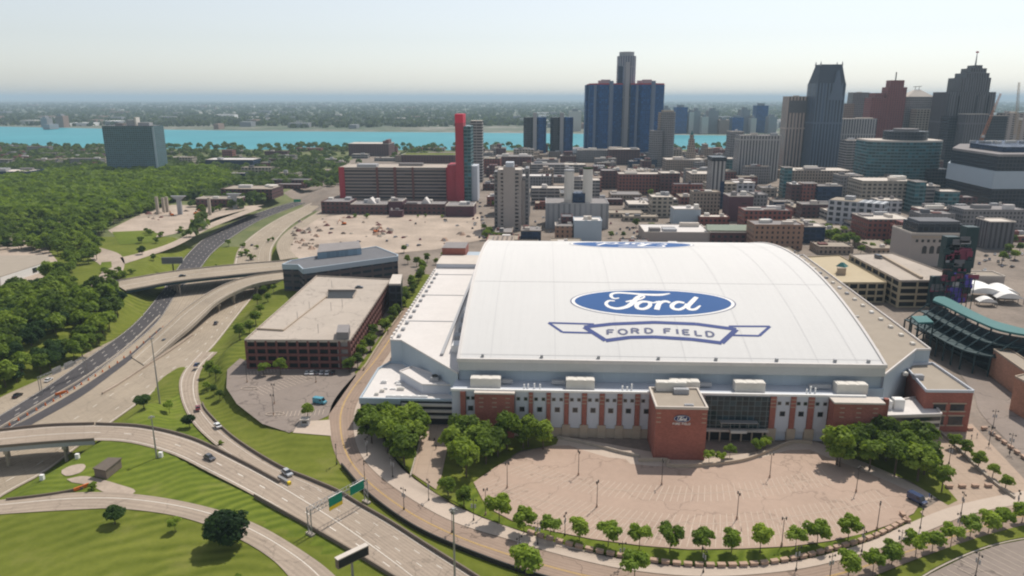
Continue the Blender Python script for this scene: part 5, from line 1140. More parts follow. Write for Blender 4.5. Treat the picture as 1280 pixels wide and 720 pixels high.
# twin red brick tower
o = bld('red_brick_tower', 1111, 1134, 109, 207, 26, 'redbrickt', 'roofgrey', 'tall red brick stepped tower with a flagpole', 0, None, 0, stack=((.15, .85, .1, .9, 12, 'redbrickt', 'upper_stage'), (.45, .5, .4, .45, 26, 'black', 'flagpole')))
bld('red_brick_tower', 1090, 1111, 122, 207, 30, 'redbrickt', 'roofgrey', 'lower red brick shoulder tower left of the stepped one', 0, None, 0, stack=((.2, .75, .1, .9, 8, 'redbrickt', 'upper_stage'),))
# pyramid roofed tower
o = bld('pyramid_roof_tower', 1134.5, 1168, 121, 206, 36, 'grey', 'roofgrey', 'grey tower under a pale pyramid roof with an aerial frame', 0, None, 0); Yy = G(1151, 206).y; hw = (At(1168, 121, Yy).x - At(1134.5, 121, Yy).x) / 2; hz = At(1151, 121, Yy).z; ap_ = At(1151, 112, Yy).z
MB().hexa([Vector((-hw, 0, hz + .15)), Vector((hw, 0, hz + .15)), Vector((hw, 36, hz + .15)), Vector((-hw, 36, hz + .15))], [Vector((-hw * .18, 15, ap_)), Vector((hw * .18, 15, ap_)), Vector((hw * .18, 21, ap_)), Vector((-hw * .18, 21, ap_))]).build('pyramid_roof', M['roofpale'], o)
ae = MB(); [ae.tube((hw * a, 18, ap_), (hw * a, 18, ap_ + 5), .4) for a in (-.14, .14)]; ae.tube((-hw * .3, 18, ap_ + 5), (hw * .32, 18, ap_ + 6), .5); ae.build('aerial_frame', M['black'], o)
# stepped tower with mast
Yd = G(1216, 213).y; d0 = At(1217, 150, Yd); dx = lambda px: At(px, 120, Yd).x - d0.x; dz = lambda py: At(1217, py, Yd).z
dt = tag(empty('stepped_skyscraper', (d0.x, Yd, 0), GRID), 'tall dark stepped skyscraper ending in a tiered top and a mast', 'skyscraper')
for l, r, a, c, dd in ((1186, 1244, None, 115, 0), (1201, 1237, 115, 97, 4), (1207.5, 1235.5, 97, 91, 7), (1213, 1232.5, 91, 85, 10), (1219, 1228, 85, 81, 13)):
    w0 = dx(l); w1 = dx(r); MB().box(w0, w1, dd, 50 - dd, 0 if a is None else dz(a) + .02, dz(c)).build('tower_stage', F['deco'], dt)
for a in (1187, 1200, 1222, 1236): MB().box(dx(a), dx(a + 7), -3, -.02, 0, dz(119)).build('buttress', F['deco'], dt)
xm = dx(1224); MB().cyl(xm, 25, dz(81), dz(64.5), 1.6, .5, 6).build('mast', M['steel'], dt); MB().cyl(xm, 25, dz(65), dz(63), 2.2, n=8).build('beacon', F['redtower'], dt)
# round teal glass building with a drum
Yz = G(1138, 238).y; e0 = At(1138, 200, Yz); ex = lambda px: At(px, 200, Yz).x - e0.x; ez = lambda py: At(1138, py, Yz).z
tg = tag(empty('round_glass_building', (e0.x, Yz, 0), GRID), 'broad teal glass building with a rounded front and a dark drum on top', 'building')
arc = [(ex(1137) + (ex(1184) - ex(1092)) / 2 * math.cos(a), 18 - 16 * math.sin(a)) for a in [math.pi * k / 14 for k in range(15)]]
pg = [(ex(1184), 60)] + arc + [(ex(1092), 60)]
MB().prism(pg, 0, ez(178), top=False).build('wall', F['tealglass'], tg); MB().prism(pg, ez(178), ez(176)).build('roof', M['roofpale'], tg)
MB().cyl(ex(1143), 34, ez(176), ez(165), ex(1169) - ex(1143), n=28).build('drum', F['darkglass'], tg); MB().cyl(ex(1143), 34, ez(165), ez(162), ex(1158) - ex(1143), n=24).build('drum_cap', M['roofgrey'], tg)
MB().box(ex(1160), ex(1186), -6, 30, 0, ez(211)).build('low_wing', F['darkglass'], tg)
# angular dark glass complex with a pale band
zb = [At(1185, 187, G(1185, 250).y), None]
A_ = G(1180, 246); B_ = G(1236, 262); C_ = G(1330, 262); D_ = G(1340, 236); E_ = G(1190, 236)
an = tag(empty('angular_glass_complex', (0, 0, 0)), 'dark angular glass complex crossed by one broad pale band', 'building')
ring_ = [(p.x, p.y) for p in (A_, B_, C_, D_, E_)]
hb_ = lambda py: At(1236, py, B_.y).z
MB().prism(ring_, 0, hb_(236), top=False).build('lower_glass', F['darkglass'], an)
cxm = sum(p[0] for p in ring_) / 5; cym = sum(p[1] for p in ring_) / 5; gro = lambda s: [(cxm + (p[0] - cxm) * s, cym + (p[1] - cym) * s) for p in ring_]
MB().prism(gro(1.02), hb_(236), hb_(214), bottom=True).build('pale_band', M['panelblue'], an); MB().prism(gro(.98), hb_(214), hb_(196), top=False).build('upper_glass', F['darkglass'], an); MB().prism(gro(.98), hb_(196), hb_(193)).build('roof', M['roofgrey'], an)
MB().prism(gro(.7), hb_(193), hb_(186)).build('roof_storey', F['navy'], an)
for k in range(14): 
    x, y = cxm + rnd.uniform(-50, 30), cym + rnd.uniform(-8, 10); MB().box(x, x + 6, y, y + 4, hb_(186) + .1, hb_(186) + 3).build('roof_unit', M[rnd.choice(('hvac', 'hvacgrey', 'white'))], an)
HAND.append((A_.x - 10, B_.y - 8, D_.x + 60, D_.y + 60))
# white grid corner building
Yw = G(1075, 287).y; w0 = At(1073, 250, Yw)
wg = tag(empty('white_grid_building', (w0.x, Yw, 0), R(-38)), 'white framed corner building with a grid of dark square windows', 'building'); wh = At(1073, 253, Yw).z
MB().box(-26, 0, 0, 24, 0, wh).build('wall', F['white'], wg); MB().box(-25.5, -.5, .5, 23.5, wh + .02, wh + .5).build('roof', M['rooftan'], wg); MB().box(-14, -6, 8, 16, wh + .52, wh + 4).build('roof_unit', M['hvacgrey'], wg)
wg2 = MB().box(.02, 22, 2, 24, 0, wh).build('side_wing', F['white'], wg)
# stone clubhouse with arches, roof terrace storey
ch = bld('stone_clubhouse', 1140, 1206, 293, 333, 30, 'stone', 'rooftan', 'tan stone clubhouse with three tall arched windows and a dark attic', 0, None, 1.2); Yk = G(1173, 333).y; kx = lambda px: At(px, 310, Yk).x - At(1173, 293, Yk).x; kz = lambda py: At(1173, py, Yk).z
MB().box(kx(1147), kx(1202), 3, 26, kz(293) + .2, kz(281)).build('attic', F['darkglass'], ch); MB().box(kx(1150), kx(1200), 5, 24, kz(281) + .02, kz(278)).build('attic_roof', M['roofdark'], ch)
for px in (1156, 1165, 1174, 1183):
    b = MB(); x = kx(px); b.box(x - 1.6, x + 1.6, -.25, -.02, kz(317), kz(310)); b.cyl(x, -.13, kz(310), kz(310) + .01, .1); 
    a = [(x + 1.6 * math.cos(t), -.25, kz(310) + 1.6 * math.sin(t)) for t in [math.pi * k / 8 for k in range(9)]]; b.face(a[::-1]); b.build('arched_window', M['glass'], ch)
for px in range(1144, 1206, 7): MB().box(kx(px), kx(px + 3), -.2, -.02, kz(303), kz(299.5)).build('attic_window', M['glass'], ch)
MB().box(-100 * 0 + kx(1140) - .5, kx(1206) + .5, -.8, -.02, kz(297), kz(295)).build('cornice', M['stone'], ch)
# cranes
def crane(px, pyb, pyt, Y, jibs, label, mat):
    a = At(px, pyb, Y); t = At(px, pyt, Y); root = tag(empty('tower_crane', (a.x, Y, 0)), label, 'crane')
    b = MB()
    for s in ((-1, -1), (1, -1), (1, 1), (-1, 1)): b.tube((s[0], s[1], 0), (s[0], s[1], t.z), .25, n=4)
    k = int(t.z / 3)
    for i in range(k):
        z = i * 3
        b.tube((-1, -1, z), (1, -1, z + 3), .12, n=4); b.tube((1, 1, z), (-1, 1, z + 3), .12, n=4); b.tube((1, -1, z), (1, 1, z + 3), .12, n=4); b.tube((-1, 1, z), (-1, -1, z + 3), .12, n=4)
    b.build('mast', mat, root)
    for (x1, y1, x2, y2, r) in jibs:
        p, q = At(x1, y1, Y) - Vector((a.x, Y, 0)), At(x2, y2, Y) - Vector((a.x, Y, 0)); j = MB(); d = (q - p).normalized(); u = d.cross(Vector((0, 1, 0))).normalized()
        for o_ in (u * r, -u * r * .6 + Vector((0, r, 0)), -u * r * .6 - Vector((0, r, 0))): j.tube(p + o_, q + o_ * .4, .3, .2, 4)
        n_ = 14
        for i in range(n_):
            f0, f1 = p.lerp(q, i / n_), p.lerp(q, (i + 1) / n_); j.tube(f0 + u * r, f1 - u * r * .6, .16, n=4); j.tube(f0 - u * r * .6, f1 + u * r, .16, n=4)
        j.build('jib', mat, root)
    MB().box(-1.6, 1.6, -2, 2, t.z, t.z + 3).build('cab', M['hvac'], root); return root
Mor = plain('crane_orange', (0.50, 0.20, 0.09), .6, .1); Mtan = plain('crane_tan', (0.40, 0.31, 0.22), .6, .1)
crane(1226, 186, 172, G(1226, 240).y, [(1225, 178, 1251, 117, 2.0)], 'orange crane with a steep luffing jib over the dark glass blocks', Mor)
crane(1269, 190, 150, G(1269, 236).y, [(1269, 168, 1274, 103, 2.2)], 'tan lattice crane standing upright at the right edge', Mtan)

# --- ballpark at the right
bp_ = tag(empty('ballpark_stand', (0, 0, 0)), 'dark steel ballpark stand under a long curving green roof', 'stadium stand')
rlo = smooth(GP([(1166, 375), (1180, 381), (1200, 391), (1225, 402.5), (1250, 412), (1285, 418.5), (1310, 421)], 20), 24); rhi = smooth(GP([(1169, 371), (1182, 371), (1215, 388), (1240, 399.5), (1262, 406), (1285, 411.5), (1310, 413)], 20), 24)
b = MB(); b.ribbon(rhi, rlo); dn = Vector((0, 0, -.9))
b.ribbon([p + dn for p in rlo], [p + dn for p in rhi])
for P, s in ((rlo, 1), (rhi, -1)):
    for i in range(23): f = [P[i] + dn, P[i + 1] + dn, P[i + 1], P[i]]; b.face(f[::-s])
b.build('roof', M['green_roof'], bp_)
wlin = [p + Vector((-1.0, 0.4, 0)) for p in rlo]; b = MB()
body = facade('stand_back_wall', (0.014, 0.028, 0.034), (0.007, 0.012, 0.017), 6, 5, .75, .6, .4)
base_ = [Vector((p.x, p.y, 0)) for p in wlin]; u = 0
for i in range(23):
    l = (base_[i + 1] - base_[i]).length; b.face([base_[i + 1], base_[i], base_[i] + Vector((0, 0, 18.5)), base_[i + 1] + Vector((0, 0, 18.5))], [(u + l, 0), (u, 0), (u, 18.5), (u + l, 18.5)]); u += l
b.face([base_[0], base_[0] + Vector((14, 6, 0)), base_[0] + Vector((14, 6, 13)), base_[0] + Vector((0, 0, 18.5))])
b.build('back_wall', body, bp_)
for i in range(0, 24, 3): p = base_[i]; MB().tube(p + Vector((.3, 0, 0)), p + Vector((2.5, 0, 19.2)), .45, n=6).build('roof_column', M['green_steel'], bp_)
cq = MB()  # decks along the stand; the widest is drawn out to shade the street
for zz, w_ in ((9.8, 12.0), (14.4, 5.0), (5.0, 6.0)):
    for i in range(23): cq.hexa([base_[i] + Vector((-w_, 0, zz - .6)), base_[i + 1] + Vector((-w_, 0, zz - .6)), base_[i + 1] + Vector((-.02, 0, zz - .6)), base_[i] + Vector((-.02, 0, zz - .6))], [base_[i] + Vector((-w_, 0, zz)), base_[i + 1] + Vector((-w_, 0, zz)), base_[i + 1] + Vector((-.02, 0, zz)), base_[i] + Vector((-.02, 0, zz))])
cq.build('concourse_deck', M['green_steel'], bp_)
for i in range(0, 24, 2):
    MB().tube(base_[i] + Vector((-11.5, 0, 0)), base_[i] + Vector((-11.5, 0, 9.2)), .4, n=6).build('concourse_column', M['green_steel'], bp_)
    MB().tube(base_[i] + Vector((-11.5, 0, 9.2)), base_[i] + Vector((-.5, 0, 18)), .3, n=5).build('brace', M['green_steel'], bp_)
b = MB(); fwd = Vector((26, 10, -11))
for i in range(23): b.face([base_[i] + Vector((1.2, 0, 17)), base_[i + 1] + Vector((1.2, 0, 17)), base_[i + 1] + fwd + Vector((0, 0, 17)), base_[i] + fwd + Vector((0, 0, 17))][::-1])
b.build('seating_bowl', M['green_steel'], bp_)
cp = GP([(1139, 395), (1158, 394.5), (1167, 402.5), (1148, 403)], 16); ca = tag(empty('gate_canopy', (0, 0, 0)), 'small green canopy on steel trusses between stadium and ballpark', 'canopy')
MB().prism([(p.x, p.y) for p in cp], 15.2, 16).build('roof', M['green_roof'], ca)
for p in cp: MB().tube((p.x, p.y, 0), (p.x, p.y, 15.2), .4, n=6).build('post', M['green_steel'], ca)
MB().tube((cp[0].x, cp[0].y, 2), (cp[2].x, cp[2].y, 14), .3, n=5).build('brace', M['green_steel'], ca)
# scoreboard / screen steelwork
sb = tag(empty('scoreboard', (0, 0, 0)), 'dark green scoreboard frame with purple, red and blue panels', 'scoreboard'); Ys = G(1195, 392).y
sx = lambda px: At(px, 340, Ys).x; sz_ = lambda py: At(1195, py, Ys).z
for l, r, t, b_, m in ((1167, 1181, 346, 384, 'green_steel'), (1182, 1190, 338, 384, 'brickdark')): MB().box(sx(l), sx(r), Ys, Ys + 3, max(0, sz_(b_)), sz_(t)).build('frame', M[m], sb)
Mpu = plain('purple_panel', (0.10, 0.07, 0.42), .5, .25, .4); Mmr = plain('maroon_panel', (0.22, 0.04, 0.08), .5, .3, .4)
for l, r, t, b_, m, yo in ((1183, 1207, 339, 352, M['green_steel'], -1), (1188, 1206, 353, 378, Mpu, -1.2), (1183, 1190, 350, 375, Mmr, -1.5), (1204, 1212, 344, 378, Mmr, -1.4), (1212, 1216, 354, 370, M['roofwhite'], -1.4), (1193, 1215, 326, 342, M['green_steel'], 1), (1201, 1214, 312, 330, Mmr, 2.5), (1183, 1199, 298, 338, M['green_steel'], 4), (1208, 1223, 286, 338, M['green_steel'], 5)):
    MB().box(sx(l), sx(r), Ys + yo, Ys + yo + 1.5 + abs(yo), max(0, sz_(b_)), sz_(t)).build('panel', m, sb)
for k in range(70):
    px, py = rnd.uniform(1168, 1216), rnd.uniform(300, 376)
    if (px < 1182 and py < 346) or (px > 1207 and py < 316): continue
    w_, h_ = rnd.uniform(.6, 3.2), rnd.uniform(.4, 2.2); x, z = sx(px), sz_(py); yo = -2.2 - rnd.random() * .6 if py > 340 else (-.6 if py > 326 else 1.5)
    MB().box(x - w_, x + w_, Ys + yo, Ys + yo + .25, max(.2, z - h_), z + h_).build('screen', rnd.choice((M['green_steel'], M['green_steel'], Mmr, Mpu, M['dark'], M['hvacgrey'], F['navy'], M['roofdark'])), sb)
la = MB()
for px in range(1168, 1217, 6): la.tube((sx(px), Ys - 2.9, 0), (sx(px), Ys - 2.9, sz_(342 + abs(px - 1192) * .2)), .22, n=4)
for py in range(346, 384, 7): la.tube((sx(1168), Ys - 2.9, max(.3, sz_(py))), (sx(1216), Ys - 2.9, max(.3, sz_(py - 6))), .2, n=4)
la.build('lattice', M['green_steel'], sb)
# brick gate houses
for pts, z, lb in (([(1242, 437), (1286, 468), (1300, 462), (1262, 437)], 12, 'brick gate building with a tan flat roof nearest the ballpark stand'), ([(1269, 471), (1290, 482), (1300, 476), (1282, 468)], 14, 'orange brick pier block cut by the right edge')):
    P = [(p.x, p.y) for p in GP(pts, z)]; r_ = tag(empty('brick_gatehouse', (0, 0, 0)), lb, 'building'); MB().prism(P, 0, z - .4, top=False).build('wall', M['brickorange'], r_); MB().prism(P, z - .4, z).build('roof', M['rooftan'], r_)
    for i in range(len(P)): MB().wall([Vector((*P[i], z)), Vector((*P[(i + 1) % len(P)], z))], .5, .4).build('coping', M['stone'], r_)
# tents
def tent(px, py, w, d, h, label):
    p = G(px, py); r_ = tag(empty('event_tent', (p.x, p.y, 0), R(-12)), label, 'tent'); b = MB(); n = 10
    A = [(-w / 2 + w * k / n, h * .55 + h * .45 * math.sin(math.pi * k / n)) for k in range(n + 1)]
    for k in range(n): b.face([(A[k][0], 0, A[k][1]), (A[k + 1][0], 0, A[k + 1][1]), (A[k + 1][0], d, A[k + 1][1]), (A[k][0], d, A[k][1])][::1])
    b.face([(x, 0, z) for x, z in A][::-1] ); b.build('canopy', M['white'], r_)
    for x in (-w / 2 + .2, w / 2 - .2):
        for y in (.2, d / 2, d - .2): MB().box(x - .15, x + .15, y - .15, y + .15, 0, h * .55).build('post', M['steel'], r_)
    return r_
tent(1231, 376, 22, 20, 8, 'white arched tent left of the other white tents'); tent(1235, 383.5, 10, 7, 5, 'small white tent standing in front of the arched one'); tent(1262, 381, 15, 14, 7, 'white tent at the far right with a rounded roof'); tent(1258, 373, 14, 16, 6, 'pale low tent behind the right one')

# --- low buildings at the left
lb_ = tag(empty('low_white_building', (0, 0, 0)), 'long low building with a tan gravel roof and white side wall in the trees', 'building')
P = [(p.x, p.y) for p in GP([(-50, 352), (0, 346), (62, 326), (60, 318.5), (0, 319.5), (-60, 322)], 6)]
MB().prism(P, 0, 5.6, top=False).build('wall', M['white'], lb_); MB().prism(P, 5.6, 6.0).build('roof', M['rooftan'], lb_)
a, c = G(0, 346, 6), G(62, 326, 6); d = (c - a); q = Vector((d.y, -d.x, 0)).normalized()
for t in (.62, .78): p = a + d * t; MB().prism([(p + q * .1).to_tuple()[:2], (p + d * .09 + q * .1).to_tuple()[:2], (p + d * .09 - q * .2).to_tuple()[:2], (p - q * .2).to_tuple()[:2]], 1.2, 4.6, bottom=True).build('window', M['glass'], lb_)
bld('school_building', -30, 34, 215, 226, 40, 'navy', 'roofpale', 'low blue building with a tan roof at the left edge of the wood', 3)
bld('brick_depot', 244, 297, 249, 259, 22, 'brickdk', 'rooftan', 'low dark brick depot beside the bridge piers', 2)
bld('brick_depot', 275, 340, 237, 249, 40, 'brickdk', 'rooftan', 'longer low brick depot behind the bridge piers', 3)
bld('motel_building', 283, 306, 217, 224, 14, 'navy', 'roofpale', 'small dark blue building with a white roof edge among the trees', 0)
bld('warehouse', 256, 316, 200, 208, 40, 'navy', 'roofwhite', 'pale roofed warehouse near the river left of centre', 1)
bld('maroon_house_block', 277, 290, 188, 200, 18, 'brick', 'roofgrey', 'small maroon tower block near the river bank', 0)
# utility hut on the grass
hp = GP([(117, 585), (132, 588), (151, 573), (135, 572.5)], 3.2); uh = tag(empty('utility_hut', (0, 0, 0)), 'small dark flat roofed utility hut on the mown grass', 'hut')
MB().prism([(p.x, p.y) for p in hp], 0, 2.9, top=False).build('wall', M['bronze'], uh); 
ce = sum(hp, Vector()) / 4; MB().prism([(ce + (p - ce) * 1.08).to_tuple()[:2] for p in hp], 2.9, 3.3, bottom=True).build('roof', plain('brown_felt_roof', (0.13, 0.105, 0.085), .95, .2, .6), uh)
sheet('gravel_patch', smooth(GP([(77, 588), (88, 582.5), (103, 580), (107, 584), (100, 591), (84, 595), (77, 592)]), 24), M['dirt'], .07)
sheet('worn_track', smooth(GP([(83, 599), (105, 595), (130, 600), (150, 606), (168, 612), (165, 618), (140, 619), (112, 607), (90, 603)]), 30), M['dirt'], .05)
# bridge piers under construction
for i, (px, b_, t, ham, lb) in enumerate(((195, 268, 246, 0, 'slender white bridge pier, leftmost of the unfinished row'), (203, 266, 247, 0, 'white bridge pier second from the left in the unfinished row'), (207.5, 265, 246, 0, 'white bridge pier right behind the second one'), (223, 268, 246, 1, 'grey hammerhead bridge pier near the wood'), (260.5, 269, 247, 0, 'single pale bridge pier standing alone in the dirt'), (292.5, 261, 243, 1, 'tall grey hammerhead bridge pier beside the brick depot'))):
    Y = G(px, b_).y; p = At(px, t, Y); r_ = tag(empty('bridge_pier', (p.x, Y, 0)), lb, 'pier'); MB().box(-1.3 - ham, 1.3 + ham, -1.2, 1.2, 0, p.z - 2.5 * ham).build('column', M['barrier'] if not ham else M['hvacgrey'], r_)
    if ham: MB().hexa([Vector((-3.2, -1.8, p.z - 2.5)), Vector((3.2, -1.8, p.z - 2.5)), Vector((3.2, 1.8, p.z - 2.5)), Vector((-3.2, 1.8, p.z - 2.5))], [Vector((-8, -1.8, p.z + 1)), Vector((8, -1.8, p.z + 1)), Vector((8, 1.8, p.z + 1)), Vector((-8, 1.8, p.z + 1))]).build('cap_beam', M['hvacgrey'], r_)

# ================================================================== TREES
def crown_mesh(name, seed, rx, rz_, zc, n_lobe, n_leaf, size, mat, flat=0.0):
    g = np.random.default_rng(seed)
    d = g.normal(size=(n_lobe, 3)); d /= np.linalg.norm(d, axis=1)[:, None]
    lc = d * np.array([rx, rx, rz_]) * g.uniform(.35, .72, (n_lobe, 1)); lr = g.uniform(.30, .50, n_lobe) * (rx + rz_) / 2
    lc[:, 2] = np.maximum(lc[:, 2], -rz_ * .55)
    idx = g.integers(0, n_lobe, n_leaf); e = g.normal(size=(n_leaf, 3)); e /= np.linalg.norm(e, axis=1)[:, None]
    e[:, 2] = np.where(e[:, 2] < -.3, -e[:, 2] * .6, e[:, 2])
    p = lc[idx] + e * (lr[idx] * g.uniform(.62, 1.06, n_leaf))[:, None] * np.array([1, 1, .85])
    nrm = e * 1.0 + g.normal(size=(n_leaf, 3)) * .55 + np.array([0, 0, .35]); nrm /= np.linalg.norm(nrm, axis=1)[:, None]
    t = np.cross(nrm, g.normal(size=(n_leaf, 3))); t /= np.linalg.norm(t, axis=1)[:, None]; q = np.cross(nrm, t)
    s = size * g.uniform(.6, 1.25, (n_leaf, 1)); t = t * s; q = q * s * .7
    c = p + np.array([0, 0, zc])
    v = np.stack([c - t, c - q * 1.0 + t * .1, c + t, c + q], axis=1).reshape(-1, 3)
    me = bpy.data.meshes.new(name); me.vertices.add(len(v)); me.vertices.foreach_set('co', v.astype(np.float32).ravel())
    me.loops.add(n_leaf * 4); me.loops.foreach_set('vertex_index', np.arange(n_leaf * 4)); me.polygons.add(n_leaf); me.polygons.foreach_set('loop_start', np.arange(n_leaf) * 4)
    me.materials.append(mat); me.update(calc_edges=True); return me
def tree_proto(name, seed, h, rx, rz_, n_lobe, n_leaf, size, mat, trunk=.28):
    root = empty(name); zc = h - rz_
    o = bpy.data.objects.new('crown', crown_mesh('crown', seed, rx, rz_, zc, n_lobe, n_leaf, size, mat)); COL.objects.link(o); o.parent = root
    r = random.Random(seed); b = MB(); top = Vector((r.uniform(-.2, .2), r.uniform(-.2, .2), zc - rz_ * .35)); b.tube((0, 0, -.3), top, trunk, trunk * .6, 7)
    for k in range(5):
        a = 6.2832 * k / 5 + r.random(); e = Vector((math.cos(a) * rx * .6, math.sin(a) * rx * .6, zc + rz_ * r.uniform(-.1, .5))); b.tube(top, e, trunk * .5, trunk * .12, 5)
    b.build('trunk', M['bark'], root); return root
PROTO = {}
def protos(kind, n, *a, **k):
    PROTO[kind] = [tree_proto(k.get('name', kind), 100 * len(PROTO) + i, *a) for i in range(n)]
protos('woodland_tree', 3, 13, 6.8, 5.4, 14, 1100, 1.0, M['leaf'])
protos('young_tree', 3, 8.6, 4.0, 3.3, 11, 1500, .46, M['leafbright'], .14)
protos('leafy_tree', 3, 10.5, 4.3, 4.2, 12, 1700, .55, M['leaf'])
protos('dark_tree', 2, 9.5, 5.4, 4.4, 16, 2600, .55, M['leafdark'])
protos('shrub', 2, 3.2, 1.9, 1.6, 7, 420, .38, M['leaf'], .1)
protos('round_tree', 1, 11.5, 6.3, 5.4, 40, 6500, .5, M['leafdark'])
def plant(kind, x, y, s=1.0, label=None, group=None, cat='tree', z=None):
    P = PROTO[kind]; p = P[rnd.randrange(len(P))]
    return spawn(p, (x, y, (ground_z(x, y) if z is None else z)), rnd.uniform(0, 6.28), (s * rnd.uniform(.92, 1.08), s * rnd.uniform(.92, 1.08), s * rnd.uniform(.9, 1.1)), label, cat, group)
def plant_px(kind, px, py, s=1.0, label=None, group=None, cat='tree'):
    p = G(px, py, 0); z = ground_z(p.x, p.y); p = G(px, py, z); return plant(kind, p.x, p.y, s, label, group, cat)
def scatter(poly_px, dmin, nmax, avoid=(), seed=1):
    r = random.Random(seed); P = [(p.x, p.y) for p in GP(poly_px)]; x0, x1 = min(p[0] for p in P), max(p[0] for p in P); y0, y1 = min(p[1] for p in P), max(p[1] for p in P); out = []; cell = {}
    for _ in range(nmax * 40):
        x, y = r.uniform(x0, x1), r.uniform(y0, y1)
        if not inside(x, y, P) or any(inside(x, y, a) for a in avoid): continue
        k = (int(x // dmin), int(y // dmin))
        if any((x - a) ** 2 + (y - b) ** 2 < dmin * dmin for i in (-1, 0, 1) for j in (-1, 0, 1) for a, b in cell.get((k[0] + i, k[1] + j), ())): continue
        cell.setdefault(k, []).append((x, y)); out.append((x, y))
        if len(out) >= nmax: break
    return out
lowb = [(p.x, p.y) for p in GP([(-60, 364), (0, 362), (72, 338), (70, 316), (-70, 316)], 0)]
UP = scatter([(-70, 234), (0, 228), (40, 224), (110, 215), (205, 217), (258, 214), (282, 221), (286, 238), (240, 243), (190, 261), (140, 282), (118, 302), (60, 312), (-70, 316)], 9.5, 1500, [lowb], 3)
UP.sort(key=lambda p: p[1])
for x, y in UP[:165]: plant(rnd.choice(('woodland_tree', 'woodland_tree', 'woodland_tree', 'leafy_tree', 'dark_tree')), x, y, rnd.uniform(.85, 1.15), 'broad green tree in the dense wood between the slab tower and the cutting', 'trees of the upper wood')
LOWT = scatter([(-50, 378), (50, 364), (75, 345), (105, 374), (130, 366), (152, 372), (148, 388), (130, 406), (104, 424), (78, 436), (40, 450), (0, 468), (-50, 488)], 6.0, 175, [lowb], 5)
for x, y in LOWT: plant(rnd.choice(('woodland_tree', 'woodland_tree', 'leafy_tree', 'dark_tree')), x, y, rnd.uniform(.8, 1.15), 'leafy tree in the thick belt left of the freeway cutting', 'trees of the belt by the freeway')
MIDT = scatter([(-50, 316), (60, 308), (85, 296), (118, 300), (128, 318), (104, 340), (84, 345), (76, 322), (70, 316)], 8, 40, [lowb], 6)
for x, y in MIDT: plant('woodland_tree', x, y, rnd.uniform(.65, .95), 'leafy tree behind the long low white walled building', 'trees behind the low building')
# the rest of the wood and the tree cover among far houses: uncountable
def canopy(name, pts, size, mat, leaves=60, hh=10):
    g = np.random.default_rng(11); n = len(pts); P = np.array(pts); S = g.uniform(.7, 1.25, n) * size
    k = leaves; e = g.normal(size=(n, k, 3)); e /= np.linalg.norm(e, axis=2)[:, :, None]; e[:, :, 2] = np.abs(e[:, :, 2])
    c = np.concatenate([P, np.full((n, 1), 0.0)], 1)[:, None, :] + e * S[:, None, None] * np.array([1, 1, .85]) * g.uniform(.75, 1.05, (n, k, 1)) + np.array([0, 0, hh * .35])
    nr = e + g.normal(size=(n, k, 3)) * .4; nr /= np.linalg.norm(nr, axis=2)[:, :, None]; t = np.cross(nr, g.normal(size=(n, k, 3))); t /= np.linalg.norm(t, axis=2)[:, :, None]; q = np.cross(nr, t)
    sz = S[:, None, None] * .42 * g.uniform(.7, 1.3, (n, k, 1)); v = np.stack([c - t * sz, c - q * sz, c + t * sz, c + q * sz], axis=2).reshape(-1, 3); m = n * k
    me = bpy.data.meshes.new(name); me.vertices.add(len(v)); me.vertices.foreach_set('co', v.astype(np.float32).ravel()); me.loops.add(m * 4); me.loops.foreach_set('vertex_index', np.arange(m * 4)); me.polygons.add(m); me.polygons.foreach_set('loop_start', np.arange(m) * 4)
    me.materials.append(mat); me.update(calc_edges=True); o = bpy.data.objects.new(name, me); COL.objects.link(o); o['kind'] = 'stuff'; return o
canopy('wood_canopy', UP[165:], 8.0, M['leaf'], 120, 14)
r_ = random.Random(21); far = []
zones = [((196, 430), (189, 252), 620), ((-60, 130), (184, 216), 420), ((-200, 1500), (182, 190), 520), ((420, 640), (188, 205), 60), ((240, 345), (255, 300), 40)]
houses = []
for (xa, xb), (ya, yb), n in zones:
    for _ in range(n):
        px, py = r_.uniform(xa, xb), ya + (yb - ya) * r_.random()
        p = G(px, py)
        if any(h[0] < p.x < h[2] and h[1] < p.y < h[3] for h in HAND) or inside(p.x, p.y, fw_poly) or (px > 600 and 188 < py): continue
        if 330 < px and py > 235: continue
        far.append((p.x, p.y))
canopy('far_tree_cover', far, 7.0, M['farleaf'], 40, 9)
